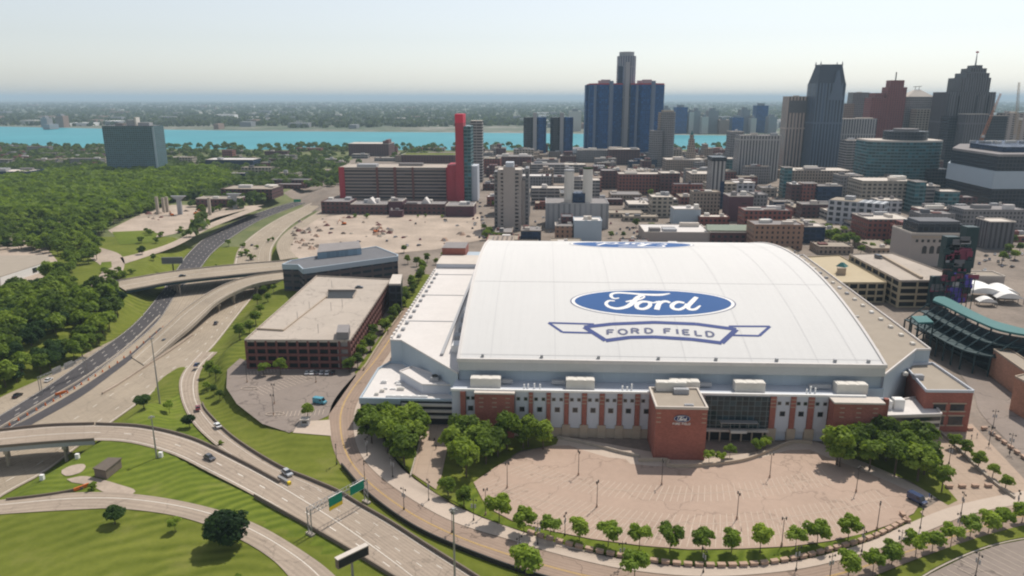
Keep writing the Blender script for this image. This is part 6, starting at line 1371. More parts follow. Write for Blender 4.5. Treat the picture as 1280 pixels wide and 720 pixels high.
# ------------------------------------------------------------------ smaller filler buildings of the town
kinds = [('brick_house', 'brick', 'rooftan', 'small red brick building packed into the downtown blocks'), ('dark_brick_house', 'brickdk', 'roofgrey', 'small dark brick building packed into the downtown blocks'), ('tan_house', 'tan', 'rooftan', 'small tan building packed into the downtown blocks'), ('cream_house', 'cream', 'rooftan', 'small cream building packed into the downtown blocks'), ('grey_house', 'grey', 'roofgrey', 'small grey building packed into the downtown blocks'), ('banded_house', 'bandsgrey', 'roofpale', 'small grey banded building packed into the downtown blocks'), ('navy_house', 'navy', 'roofgrey', 'small dark glazed building packed into the downtown blocks')]
HAND.append((-50, 230, 230, 500))
def free(x0, y0, x1, y1): return not any(x0 < h[2] and x1 > h[0] and y0 < h[3] and y1 > h[1] for h in HAND)
def small_block(k, x, y, w, d, h, rz=GRID, lbl=None, grp=None):
    nm, mt, rf, lb = kinds[k]; root = tag(empty(nm, (x, y, 0), rz), lbl or lb, 'building', grp or ('%s infill of the downtown blocks' % nm.replace('_', ' ')))
    MB().box(-w / 2, w / 2, 0, d, 0, h, bottom=False).build('wall', F[mt], root); rm = MB(); rm.box(-w / 2 + .4, w / 2 - .4, .4, d - .4, h + .02, h + .1, bottom=False); ro = rm.build('roof', M[rf if r_.random() < .6 else r_.choice(('roofgrey', 'roofgrey', 'rooftan', 'roofdark', 'rooftan', 'roofwhite'))], root)
    p = MB().ring([(-w / 2 - .05, -.05), (w / 2 + .05, -.05), (w / 2 + .05, d + .05), (-w / 2 - .05, d + .05)], [(-w / 2 + .4, .4), (w / 2 - .4, .4), (w / 2 - .4, d - .4), (-w / 2 + .4, d - .4)], h + .003, h + .8); p.build('parapet', F[mt] if r_.random() < .6 else M['rooftan'], root)
    if r_.random() < .3 and h > 9 and not lbl:
        s0, s1 = r_.choice(((.04, .5), (.4, .96), (.2, .8))); MB().box(-w / 2 + s0 * w, -w / 2 + s1 * w, d * .25, d * .9, h + .12, h + r_.choice((4, 4, 8))).build('upper_storey', F[mt], root); uy = (.05, .2)
    else: uy = (.1, .6)
    for q in range(r_.choice((1, 2, 3, 4)) if not lbl else 1):
        uw = w * r_.uniform(.06, .26); ux = r_.uniform(-w / 2 + 1, w / 2 - uw - 1); y0 = d * r_.uniform(*uy); MB().box(ux, ux + uw, y0, y0 + min(uw * .8, d * .12 if uy[1] < .3 else d * .3), h + .12, h + r_.uniform(1.0, 4)).build('roof_unit', M[r_.choice(('hvac', 'hvacgrey', 'roofpale', 'brickdark', 'roofdark', 'roofwhite'))], ro)
    HAND.append((x - w / 2 - 3, y - 3, x + w / 2 + 3, y + d + 3)); return root
n = 0
for _ in range(12000):
    if n >= 300: break
    Y = r_.uniform(490, 1640); px = r_.uniform(600, 1330); x = (px - 640) / FPX * (Y * _c + CAM_H * _s)
    w, d = r_.uniform(14, 40), r_.uniform(14, 40); h = r_.choice((6, 8, 8, 10, 12, 14, 18, 24)) * (1 if Y > 750 else .7)
    gx_ = (x + Y * .0437) % 95
    if gx_ < 16 or (Y - x * .0437) % 120 < 16: continue          # street grid
    if not free(x - w / 2, Y, x + w / 2, Y + d): continue
    if 1005 < px < 1130 and Y < 560 or (px > 1180 and Y < 560): continue
    small_block(r_.choice((0, 0, 1, 1, 2, 2, 3, 4, 5, 6)), x, Y, w, d, h); n += 1
n = 0
for _ in range(900):                                               # low pale houses among the trees, left
    if n >= 80: break
    px, py = r_.choice(((r_.uniform(200, 420), r_.uniform(189, 236)), (r_.uniform(-20, 130), r_.uniform(186, 210)), (r_.uniform(430, 620), r_.uniform(188, 206)))); p = G(px, py); w, d = r_.uniform(18, 60), r_.uniform(12, 24)
    if not free(p.x - w / 2, p.y, p.x + w / 2, p.y + d) or inside(p.x, p.y, fw_poly): continue
    small_block(r_.choice((0, 1, 2, 3, 3, 4, 5)), p.x, p.y, w, d, r_.choice((5, 6, 7, 8, 12)), GRID, 'low building among the trees near the left river bank', 'low buildings among the left bank trees'); n += 1

# ------------------------------------------------------------------ far bank
Mfar = [plain('far_pale_wall', (.5, .48, .45), .9, .1), plain('far_grey_wall', (.25, .26, .28), .9, .1), plain('far_brown_wall', (.28, .2, .17), .9, .1), F['blueglass'], plain('far_white_roof', (.75, .74, .72), .9, .05)]
def far_tower(l, r, t, b_, m, lb, extra=None):
    Y = G((l + r) / 2, b_).y; a, c = At(l, t, Y), At(r, t, Y); w = (c.x - a.x) / 2
    o = empty('far_tower', ((a.x + c.x) / 2, Y, 0)); tag(o, lb, 'tower'); MB().box(-w, w, 0, 40, 0, a.z).build('wall', m, o); MB().box(-w * .5, w * .4, 5, 30, a.z + .1, a.z + 8).build('roof_plant', Mfar[1], o); return o
for l, r, t, b_, m, lb in ((845, 860, 134, 167, Mfar[3], 'blue glass tower across the river just right of the glass cluster'), (862, 868, 140, 167, Mfar[0], 'thin pale tower across the river'), (868, 876, 138, 167, Mfar[1], 'grey tower across the river beside the thin pale one'), (878, 886, 146, 167.5, Mfar[0], 'short pale block on the far river bank'), (886, 899, 138, 167, Mfar[1], 'broad grey tower in the middle of the far skyline'), (900, 912, 150, 167.5, Mfar[2], 'low brown block on the far river bank'), (916, 930, 147, 167.5, Mfar[3], 'squat blue glass block on the far river bank'), (927, 938, 137, 166.5, Mfar[1], 'grey tower behind the squat blue block across the river'), (939, 946, 148, 167, Mfar[0], 'pale slim block across the river'), (946, 961, 132, 166, Mfar[3], 'dark blue tower at the right of the far skyline'), (830, 838, 135, 166, Mfar[1], 'grey far tower peeping out beside the glass cluster'), (962, 972, 146, 167, Mfar[1], 'grey block half hidden by the ribbed tower'), (712, 727, 139, 164, Mfar[0], 'pale far block between the small glass pair and the cluster'), (705, 712, 152, 165, Mfar[4], 'white low block at the far bank between the glass towers'), (50, 58, 148, 159, Mfar[1], 'dark mill block on the far left river bank'), (69, 78, 145, 159.5, Mfar[2], 'brown mill tower on the far left river bank')):
    far_tower(l, r, t, b_, m, lb)
for i in range(190):
    px, py = r_.uniform(-60, 1340), 125.5 + 37 * r_.random() ** .7; p = G(px, py); w = r_.uniform(14, 70) * (1 + (165 - py) / 22)
    o = MB().box(-w / 2, w / 2, 0, 60, 0, r_.uniform(10, 24)).build('far_warehouse', r_.choice([Mfar[0], Mfar[4], Mfar[2], Mfar[1], Mfar[1]])); o.location = (p.x, p.y, .3); tag(o, 'low warehouse scattered in the green far bank', 'warehouse', 'far bank warehouses')
g = np.random.default_rng(5); fy = 3000 + 16000 * g.random(15000) ** 1.6; fx = (g.random(15000) * 1.9 - .95) * fy * .82
fpts = [(float(a), float(b_)) for a, b_ in zip(fx, fy) if b_ > 2950 + 260 * math.sin(a / 900) + (300 if abs(a) < 900 else 500)]
canopy('far_bank_woods', fpts, 19.0, M['farbankleaf'], 9, 8)

# ================================================================== individual trees near by
for px, py in ((624, 655), (655, 667), (688, 673), (724, 676), (760, 684), (799, 687), (837, 690), (877, 692), (914, 692), (950, 692), (994, 689), (1021, 683), (1060, 675)): plant_px('young_tree', px, py, rnd.uniform(.85, 1.12), 'young tree in the row between forecourt lot and sidewalk', 'forecourt tree row')
for px, py in ((1060, 722), (1091, 716), (1114, 707), (1144, 698), (1165, 690), (1188, 684), (1212, 674), (1235, 667), (1252, 660), (1277, 654)): plant_px('young_tree', px, py, rnd.uniform(.8, 1.05), 'young tree on the planted verge below the curved street', 'verge tree row')
for px, py in ((1192, 562), (1206, 571), (1222, 586), (1240, 598), (1256, 612)): plant_px('leafy_tree', px, py, rnd.uniform(.55, .68), 'tree of the line along the grey retaining wall on the plaza', 'plaza tree line')
for px, py, s in ((886, 580, 1.0), (901, 579, .9), (912, 573, 1.0), (946, 567, 1.1), (956, 562, 1.1)): plant_px('young_tree', px, py, s * .62, 'bright bushy young tree at the foot of the glazed front', 'trees by the glazed front')
for poly, k, sd, lb, gp in (([(460, 555), (462, 522), (530, 518), (524, 555), (510, 594), (498, 576)], 24, 31, 'leafy tree in the clump left of the entrance walk', 'clump left of the entrance walk'), ([(562, 592), (572, 532), (640, 548), (692, 548), (690, 554), (645, 562), (612, 580), (586, 598)], 26, 32, 'leafy tree in the clump right of the entrance walk', 'clump right of the entrance walk'), ([(1042, 578), (1112, 560), (1150, 570), (1172, 600), (1150, 608), (1095, 590), (1052, 590)], 26, 33, 'leafy tree in the clump at the stadium right corner', 'clump at the right corner')):
    for x, y in scatter(poly, 5.8, k + 6, (), sd):
        if loc((x, y)).y > (-6.5 if loc((x, y)).x < -2 else -15.5 if loc((x, y)).x > 100 else -12.5): continue
        plant('leafy_tree', x, y, rnd.uniform(1.12, 1.42), lb, gp)
for px, py, s, kd, lb in ((580, 634, .72, 'leafy_tree', 'lone leafy tree on the corner of the forecourt lot by the street'), (560, 620, .75, 'leafy_tree', 'leafy tree at the street end of the entrance walk'), (1177, 615, .9, 'leafy_tree', 'single full tree standing at the street end of the plaza'),
    (1049, 584, 1.15, 'leafy_tree', 'tall tree standing against the right brick block of the stadium front'), (654, 562, 1.15, 'leafy_tree', 'left of two trees before the white panelled front'), (679, 562, 1.1, 'leafy_tree', 'right of two trees before the white panelled front'),
    (285, 682, 1.0, 'round_tree', 'large round dark tree with its shadow on the grass below the ramp'), (144, 655, .72, 'dark_tree', 'dark spreading tree beside the lower ramp road'), (219, 664, .55, 'young_tree', 'thin spindly tree on the lower grass'), (115, 612, .9, 'shrub', 'dark bush beside the worn track'), (180, 510, .78, 'dark_tree', 'round dark tree on the striped lawn by the tall mast'), (212, 515, .7, 'young_tree', 'small thin tree on the striped lawn'), (237, 533, .62, 'dark_tree', 'dark tree at the fork of slip road and overpass'), (277, 556, .7, 'shrub', 'little bush behind the overpass barrier'),
    (385, 527, .75, 'leafy_tree', 'tree standing in the small grey lot'), (330, 470, .72, 'leafy_tree', 'left tree in front of the brick garage'), (351, 470, .85, 'leafy_tree', 'right tree in front of the brick garage'), (437, 466, .8, 'leafy_tree', 'tree at the corner of brick garage and street'), (300, 713 + 14, .8, 'shrub', 'green bush cut by the bottom edge'), (657, 722, 1.25, 'young_tree', 'bright tree at the bottom edge beside the street'), (793, 728, 1.1, 'young_tree', 'small bright tree at the bottom edge below the street'),
    (178, 318, .75, 'dark_tree', 'dark tree on the grass bank before the billboard'), (193, 332, .6, 'leafy_tree', 'reddish dark bush tree just before the billboard'), (286, 308, .7, 'leafy_tree', 'tree on the median grass between the carriageways'), (270, 333, .6, 'shrub', 'bush at the end of the median grass'), (231, 305, .6, 'leafy_tree', 'dark bush on the bank above the far asphalt lanes')):
    plant_px(kd, px, py, s, lb)
for i, (px, py) in enumerate(((262, 468), (270, 476), (258, 487), (268, 493), (275, 500))): plant_px('leafy_tree', px, py, rnd.uniform(.5, .75), 'leafy tree of the little group between slip road and grey lot', 'group by the slip road')
for px, py in ((326, 392), (335, 377), (330, 364), (320, 406), (312, 416), (342, 366), (300, 424), (322, 382)): plant_px('leafy_tree', px, py, rnd.uniform(.55, .85), 'dark leafy tree on the bank between freeway and brick garage', 'trees on the garage bank')
hp_ = smooth(GP([(447, 458), (462, 436), (480, 413), (497, 393), (508, 375), (520, 352), (528, 336)]), 26)
for p in hp_:
    plant('leafy_tree', p.x + rnd.uniform(-3, 3), p.y + rnd.uniform(-2, 2), rnd.uniform(.6, .9), 'tree of the thick hedge between brick garage and stadium', 'hedge behind the garage')
for px, py in ((470, 338), (480, 340), (462, 343), (510, 330), (521, 333), (534, 328), (545, 331), (528, 340), (556, 326), (476, 322), (505, 316)): plant_px('leafy_tree', px, py, rnd.uniform(.5, .8), 'tree on the green between slate office and stadium back', 'trees behind the slate office')
for px, py in ((605, 288), (612, 296), (618, 300), (608, 300), (625, 303)): plant_px('leafy_tree', px, py, rnd.uniform(.7, 1.1), 'green tree at the foot of the beige apartment tower', 'trees by the apartment tower')
for px, py in ((1014, 291), (1024, 296), (1034, 294), (1044, 299), (1054, 297), (1062, 303), (1046, 307), (1036, 303), (1024, 303), (1068, 309), (1055, 309)): plant_px('leafy_tree', px, py, rnd.uniform(.9, 1.3), 'tree of the small bright green downtown park', 'trees of the downtown park')
for px, py in ((1080, 311), (1090, 313), (1100, 314), (1110, 312), (1120, 313), (1076, 317), (1260, 318), (1268, 325), (1274, 316), (1252, 330), (1266, 306)): plant_px('leafy_tree', px, py, rnd.uniform(.5, 1.0), 'street tree among the downtown blocks on the right', 'downtown street trees')
for i in range(70):
    px, py = rnd.uniform(600, 1270), rnd.uniform(200, 300); q = G(px, py)
    if free(q.x - 3, q.y - 3, q.x + 3, q.y + 3): plant('leafy_tree', q.x, q.y, rnd.uniform(.6, 1.0), 'street tree among the downtown blocks behind the stadium', 'street trees behind the stadium')
for i in range(46):
    px, py = rnd.choice(((rnd.uniform(255, 300), rnd.uniform(262, 278)), (rnd.uniform(175, 230), rnd.uniform(290, 308)), (rnd.uniform(395, 590), rnd.uniform(270, 273)), (rnd.uniform(300, 345), rnd.uniform(298, 330)), (rnd.uniform(130, 165), rnd.uniform(340, 352))))
    plant_px('shrub', px, py, rnd.uniform(1.0, 2.0), 'shrub on the verges around the cutting and work sites', 'scattered verge shrubs', 'shrub')

# ================================================================== street furniture, vehicles, people
def lot_lamp():
    root = empty('lot_lamp'); b = MB(); b.cyl(0, 0, 0, .9, .32, .28, 8); b.build('base', M['block'], root); MB().cyl(0, 0, .9, 8.4, .12, .08, 8).build('pole', M['black'], root)
    a = MB(); a.tube((-.5, 0, 8.3), (.5, 0, 8.3), .06); a.build('arm', M['black'], root)
    for s in (-1, 1): MB().cyl(s * .55, 0, 7.9, 8.75, .16, .24, 8).build('lamp_head', M['black'], root)
    return root
LP_ = lot_lamp()
for px, py in ((723, 594), (827, 606), (746, 634), (921, 649), (962, 597), (1070, 615), (1096, 662), (977, 682), (607, 644), (634, 610)):
    p = G(px, py); spawn(LP_, (p.x, p.y, .1), rnd.random() * 3, None, 'black twin headed lamp post standing in the forecourt lot', 'lamp post', 'forecourt lamp posts')
def street_lamp():
    root = empty('street_lamp'); MB().cyl(0, 0, 0, .8, .28, .22, 8).build('base', M['black'], root); MB().cyl(0, 0, .8, 7.6, .11, .07, 8).build('pole', M['black'], root)
    for s in (-1, 1):
        a = MB(); a.tube((0, 0, 6.6), (s * .9, 0, 7.1), .06); a.build('arm', M['black'], root); MB().cyl(s * .9, 0, 6.6, 7.15, .22, .15, 8).build('lamp_head', M['black'], root)
        MB().box(s * .5 - .25, s * .5 + .25, -.03, .03, 4.2, 5.5).build('banner', M['hvacgrey'], root)
    return root
SLp = street_lamp()
for px, py in ((459, 570), (491, 597), (536, 626), (592, 651), (505, 637), (456, 602), (565, 666), (672, 681), (706, 670), (649, 700), (879, 716), (777, 708), (1077, 690), (1150, 661), (1201, 643), (1270, 641), (995, 713), (1197, 671), (1124, 693), (1219, 722), (1037, 724), (421, 580), (484, 492), (1241, 535), (1262, 566), (1186, 580), (1236, 556)):
    p = G(px, py); spawn(SLp, (p.x, p.y, ground_z(p.x, p.y) + .1), rnd.random() * 3, None, 'black street lamp with two arms and small banners along the curved street', 'lamp post', 'street lamps of the curved street')
for px, py in ((343, 505), (342, 519), (309, 478), (395, 478)):
    p = G(px, py); spawn(LP_, (p.x, p.y, .06), 0, None, 'black twin headed lamp post standing in the small grey lot', 'lamp post', 'lamp posts of the small grey lot')
def high_mast(pxb, pyb, ht, label, z):
    p = G(pxb, pyb, z); root = tag(empty('high_mast_light', (p.x, p.y, z)), label, 'light mast'); MB().cyl(0, 0, -.5, ht, .34, .16, 10).build('pole', M['steel'], root)
    b = MB(); b.cyl(0, 0, ht, ht + .5, .5, .4, 10); [b.tube((0, 0, ht + .2), (.9 * math.cos(k), 0.9 * math.sin(k), ht + .1), .06) for k in range(6)]; b.build('lamp_ring', M['steel'], root)
    for k in range(6): MB().cyl(.9 * math.cos(k), .9 * math.sin(k), ht - .2, ht + .2, .2, .15, 8).build('lamp_head', M['steel'], root)
    return root
high_mast(200, 506, 29, 'tall steel light mast on the striped lawn between freeway and slip road', ground_z(*G(200, 506, -5).to_tuple()[:2]))
high_mast(196, 572, 15, 'shorter steel mast beside the curved overpass road', 0)
high_mast(569, 745, 24, 'steel camera mast rising from the bottom edge beside the wide road', 0)
cb = tag(MB().box(-.6, .6, -.5, .5, 0, 1.9).build('cabinet', M['white']), 'white control cabinet at the foot of the shorter mast', 'cabinet'); q = G(198, 571); cb.location = (q.x + .9, q.y, ground_z(q.x, q.y))
for px, py, lb in ((97, 572, 'small white pole cabinet on the grass right of the gravel patch'), (53, 599, 'white cabinet on the slope beside the freeway')):
    q = G(px, py); o = tag(copy_tree(cb), lb, 'cabinet'); o.location = (q.x, q.y, ground_z(q.x, q.y))
# planters / blocks along the sidewalk
bb = MB(); bb.box(-1.0, 1.0, -.5, .5, 0, .85); bb.box(-1.08, 1.08, -.6, .6, .853, 1.0); blk = bb.build('stone_block', M['block']); _used.add(blk)
first = True
bp = smooth(GP([(664, 668), (700, 679), (740, 689.5), (800, 700.5), (860, 707.5), (930, 708), (990, 700.5), (1040, 688), (1085, 675), (1110, 664), (1132, 652)]), 41)
def put_block(p, t, lb, gp):
    global first
    o = blk if first else blk.copy()
    if not first: COL.objects.link(o)
    first = False; o.location = (p.x, p.y, .15); o.rotation_euler = (0, 0, math.atan2(t.y, t.x)); tag(o, lb, 'stone block', gp)
for i in range(41): put_block(bp[i], bp[min(40, i + 1)] - bp[max(0, i - 1)], 'low brown stone block in the long row along the sidewalk', 'stone blocks along the sidewalk')
for a, c, k in (((1186, 610), (1235, 609), 4), ((1128, 645), (1134, 652), 2), ((1212, 538), (1230, 537), 2), ((1240, 543), (1279, 573), 6)):
    A, C = G(*a), G(*c)
    for i in range(k): put_block(A.lerp(C, i / max(1, k - 1)), C - A, 'low brown stone block closing the plaza edge', 'stone blocks of the plaza')
def bollard(px, py):
    p = G(px, py); o = MB().cyl(0, 0, 0, 1.0, .25, .2, 8).build('bollard', M['black']); o.location = (p.x, p.y, .12); tag(o, 'short black bollard across the entrance walk', 'bollard', 'bollards of the entrance walk')
for px, py in ((530, 549), (536, 550), (543, 551), (549, 550), (556, 550)): bollard(px, py)
# vehicles
def car_proto(name, L, Wd, H, hood, van=False):
    root = empty(name)
    hw = Wd / 2; zb = .32; zs = H * .58
    prof = [(-L / 2, zb), (L / 2, zb), (L / 2, zs * .8), (L / 2 - .15, zs * .93), (L / 2 - hood, zs), (-L / 2 + .25, zs * 1.02), (-L / 2, zs * .85)]
    if van: prof = [(-L / 2, zb), (L / 2, zb), (L / 2, zs * .7), (L / 2 - hood, zs * .85), (L / 2 - hood - .7, H), (-L / 2 + .1, H), (-L / 2, H - .15)]
    b = MB(); n = len(prof)
    lo = [Vector((x, -hw, z)) for x, z in prof]; hi = [Vector((x, hw, z)) for x, z in prof]
    b.hexa(hi[::-1] if 0 else lo, hi); body = b.build('body', bpy.data.materials['car_paint'], root)
    if not van:
        c = MB(); x0, x1 = -L / 2 + .5, L / 2 - hood + .05
        c.hexa([Vector((x0, -hw * .92, zs)), Vector((x1, -hw * .92, zs)), Vector((x1, hw * .92, zs)), Vector((x0, hw * .92, zs))], [Vector((x0 + .5, -hw * .74, H - .04)), Vector((x1 - .85, -hw * .74, H - .04)), Vector((x1 - .85, hw * .74, H - .04)), Vector((x0 + .5, hw * .74, H - .04))])
        c.build('window', M['glass'], root)
        MB().box(x0 + .52, x1 - .87, -hw * .73, hw * .73, H - .038, H).build('car_roof', bpy.data.materials['car_paint'], root)
    else:
        MB().box(L / 2 - hood - 1.7, L / 2 - hood - .65, -hw - .01, hw + .01, H * .58, H * .84).build('window', M['glass'], root)
        MB().hexa([Vector((L / 2 - hood + .01, -hw * .85, zs * .9)), Vector((L / 2 - hood + .02, -hw * .85, zs * .9)), Vector((L / 2 - hood + .02, hw * .85, zs * .9)), Vector((L / 2 - hood + .01, hw * .85, zs * .9))], [Vector((L / 2 - hood - .6, -hw * .8, H - .1)), Vector((L / 2 - hood - .59, -hw * .8, H - .1)), Vector((L / 2 - hood - .59, hw * .8, H - .1)), Vector((L / 2 - hood - .6, hw * .8, H - .1))]).build('windscreen', M['glass'], root)
    for sx in (-1, 1):
        for sy in (-1, 1):
            w = MB(); x = sx * L * .3; y = sy * (hw - .08); w.tube((x, y - .11, .33), (x, y + .11, .33), .33, n=12); w.build('wheel', M['tyre'], root)
    for sy in (-1, 1):
        MB().box(L / 2 - .02, L / 2 + .02, sy * hw * .7 - .18, sy * hw * .7 + .18, zs * .68, zs * .8).build('headlight', M['hvac'], root); MB().box(-L / 2 - .02, -L / 2 + .02, sy * hw * .75 - .15, sy * hw * .75 + .15, zs * .7, zs * .85).build('tail_light', F['redcap'], root)
    return root
def paint():
    m, t, p = new_mat('car_paint'); p.inputs['Base Color'].default_value = (.1, .1, .1, 1); p.inputs['Roughness'].default_value = .25; p.inputs['Coat Weight'].default_value = .5; return m
paint()
PAINTS = {}
def paint_of(name, col):
    if name not in PAINTS:
        m = bpy.data.materials['car_paint'].copy(); m.name = name + '_car_paint'; m.node_tree.nodes['Principled BSDF'].inputs['Base Color'].default_value = (*col, 1); PAINTS[name] = m
    return PAINTS[name]
CARP = {'car': car_proto('car', 4.6, 1.85, 1.48, 1.25), 'suv': car_proto('suv', 4.8, 1.95, 1.8, 1.15), 'van': car_proto('van', 5.6, 2.1, 2.5, .8, True)}
COLS = {'white': (.75, .75, .74), 'black': (.015, .015, .018), 'red': (.20, .02, .03), 'silver': (.42, .43, .45), 'grey': (.10, .10, .11), 'navy': (.03, .05, .12), 'teal': (.06, .28, .36)}
def car(kind, px, py, z, to, colr, label, group=None):
    p = G(px, py, z); d = G(to[0], to[1], z) - p; o = spawn(CARP[kind], p, math.atan2(d.y, d.x), None, label, 'car' if kind != 'van' else 'van', group)
    for c in o.children:
        if c.name.split('.')[0] in ('body', 'car_roof'): c.material_slots[0].link = 'OBJECT'; c.material_slots[0].material = paint_of(colr, COLS[colr])
    return o
car('car', 61, 476, FZ + .1, (90, 458), 'white', 'white car driving up the left lane of the freeway'); car('suv', 22, 496, FZ + .1, (50, 480), 'black', 'black car driving behind the white one on the left freeway lane')
car('suv', 205, 428, FZ + .35, (170, 452), 'black', 'black car coming down the ramp lanes by the median'); car('suv', 270, 405, FZ + .1, (285, 385), 'grey', 'dark grey car on the right carriageway under the viaduct')
car('car', 246, 457, -6.6, (262, 440), 'navy', 'dark blue car turning onto the slip road'); car('car', 247.5, 511, -3.7, (246, 490), 'red', 'dark red car on the slip road'); car('car', 272, 533, -2.2, (258, 517), 'white', 'white car on the slip road below the red one')
car('suv', 262, 574, .15, (290, 588), 'grey', 'dark grey car on the curved overpass road'); car('suv', 359, 593, .15, (385, 612), 'silver', 'silver car entering the wide merged road'); car('car', 228, 345.5, .9, (260, 342), 'black', 'dark car crossing the wide road bridge')
car('car', 449, 360, 13.6, (460, 360), 'grey', 'lone dark car parked on the garage roof deck'); car('van', 400, 504, .1, (420, 507), 'teal', 'teal delivery van in the small grey lot'); car('van', 1146, 627, .15, (1156, 632), 'navy', 'dark van parked at the lot corner by the street')
car('car', 315, 307, FZ + .1, (330, 295), 'black', 'dark car on the far light carriageway, nearer the bridge than the other'); car('car', 314, 325, FZ + .1, (318, 310), 'grey', 'grey car just beyond the road bridge')
car('van', 1098, 323, 16.1, (1110, 326), 'grey', 'dark van on the roof of the cream parking garage')
for i, (px, cl) in enumerate(((384, 'silver'), (390, 'white'), (396, 'grey'), (402, 'silver'), (409, 'white'), (416, 'black'))): car('car', px, 467, .1, (px + 1.5, 462), cl, cl + ' car parked in the short row along the brick garage', 'cars parked along the brick garage')
r2 = random.Random(9)
for i in range(170):
    px, py = r2.choice(((r2.uniform(600, 1270), r2.uniform(225, 300)), (r2.uniform(640, 1100), r2.uniform(240, 300)), (r2.uniform(745, 800), r2.uniform(258, 300)), (r2.uniform(590, 612), r2.uniform(250, 300)), (r2.uniform(960, 1000), r2.uniform(230, 250)), (r2.uniform(1090, 1130), r2.uniform(305, 316)), (r2.uniform(400, 600), r2.uniform(275, 312)), (r2.uniform(1220, 1280), r2.uniform(300, 345))))
    p = G(px, py)
    if not free(p.x - 2, p.y - 2, p.x + 2, p.y + 2): continue
    cl = r2.choice(('white', 'silver', 'grey', 'black', 'red', 'navy')); car('car', px, py, .1, (px + r2.choice((8, 0.1)), py - 2), cl, 'small %s car on the downtown streets and site lots' % cl, '%s cars in the background' % cl)
# overhead gantry
gl_, gr_ = G(388, 668), G(458, 628); gd = (gr_ - gl_); gL = gd.length; ga = math.atan2(gd.y, gd.x)
gan = tag(empty('sign_gantry', gl_, ga), 'steel truss gantry carrying two green signs across the wide road', 'sign gantry')
def truss(b, x0, y, z0, x1, h, w, n, r=.09):
    for yy in (y - w, y + w):
        for zz in (z0, z0 + h): b.tube((x0, yy, zz), (x1, yy, zz), r, n=5)
    for i in range(n):
        a, c = x0 + (x1 - x0) * i / n, x0 + (x1 - x0) * (i + 1) / n
        for yy in (y - w, y + w): b.tube((a, yy, z0), (c, yy, z0 + h), r * .6, n=4); b.tube((c, yy, z0), (c, yy, z0 + h), r * .6, n=4)
        b.tube((a, y - w, z0 + h), (c, y + w, z0 + h), r * .6, n=4)
b = MB(); truss(b, 0, 0, 6.6, gL, 1.6, .8, 16); b.build('truss', M['steel'], gan)
for x in (0, gL):
    b = MB()
    for yy in (-.8, .8): b.tube((x, yy, 0), (x, yy, 8.3), .17, n=6)
    for k in range(4): b.tube((x, -.8, k * 2), (x, .8, k * 2 + 2), .08, n=4)
    b.build('leg', M['steel'], gan); MB().box(x - .6, x + .6, -1.4, 1.4, -.1, .5).build('footing', M['barrier'], gan)
for t0, t1, yl in ((.30, .53, 1), (.68, .93, 0)):
    s = MB().box(gL * t0, gL * t1, -1.12, -.95, 5.9, 8.8).build('sign_panel', M['green_sign'], gan)
    if yl: MB().box(gL * t0, gL * t1, -1.14, -.96, 4.7, 5.85).build('yellow_panel', M['yellow_sign'], s)
    for zz in (8.78, 5.85 if not yl else 4.62): MB().box(gL * t0 - .03, gL * t1 + .03, -1.13, -.94, zz + .003, zz + .06).build('sign_rim', M['white'], s)
# message sign on a cantilever post
v0, v1 = G(430, 700), G(463, 684); d = v1 - v0; a = math.atan2(d.y, d.x); pb = G(441, 722); ms = tag(empty('message_sign', pb, a), 'dark electronic message board on a single post beside the wide road', 'sign')
MB().cyl(0, 0, -.2, 6.6, .35, .3, 10).build('post', M['steel'], ms); MB().box(-4.4, 4.6, -.9, .5, 5.0, 7.6).build('sign_case', M['bronze'], ms); MB().box(-4.2, 4.4, -.93, -.905, 5.2, 7.4).build('display', M['dark'], ms); MB().box(-4.5, 4.7, -1.0, .6, 7.62, 7.85).build('sign_hood', M['roofpale'], ms)
# billboard on the bank
q = G(216, 331, -1); bl_ = tag(empty('billboard', (q.x, q.y, ground_z(q.x, q.y)), R(6)), 'dark billboard on a post above the far asphalt lanes', 'billboard'); MB().cyl(0, 0, -.5, 12, .5, n=8).build('post', M['black'], bl_); MB().box(-7.5, 7.5, -.7, .7, 9.5, 14).build('panel', M['roofdark'], bl_); MB().box(-7.2, 7.2, -1.6, -.72, 9.2, 9.45).build('catwalk', M['steel'], bl_)
# lane gantry over the left lanes
q0, q1 = G(48, 470, 0), G(120, 462, FZ); d = Vector((q1.x - q0.x, q1.y - q0.y, 0)); lg = tag(empty('lane_gantry', (q0.x, q0.y, FZ), math.atan2(d.y, d.x)), 'grey sign gantry seen from behind over the dark asphalt lanes', 'sign gantry'); Lg = 26
b = MB(); truss(b, 0, 0, 7, Lg, 1.4, .6, 14, .08); b.build('truss', M['steel'], lg)
for x in (0, Lg): b = MB(); b.tube((x, -.6, -1), (x, -.6, 8.4), .17); b.tube((x, .6, -1), (x, .6, 8.4), .17); b.build('leg', M['steel'], lg)
for x0, x1 in ((8, 13), (15, 20)): MB().box(x0, x1, .7, .85, 6.2, 9.2).build('sign_panel', M['steel'], lg)
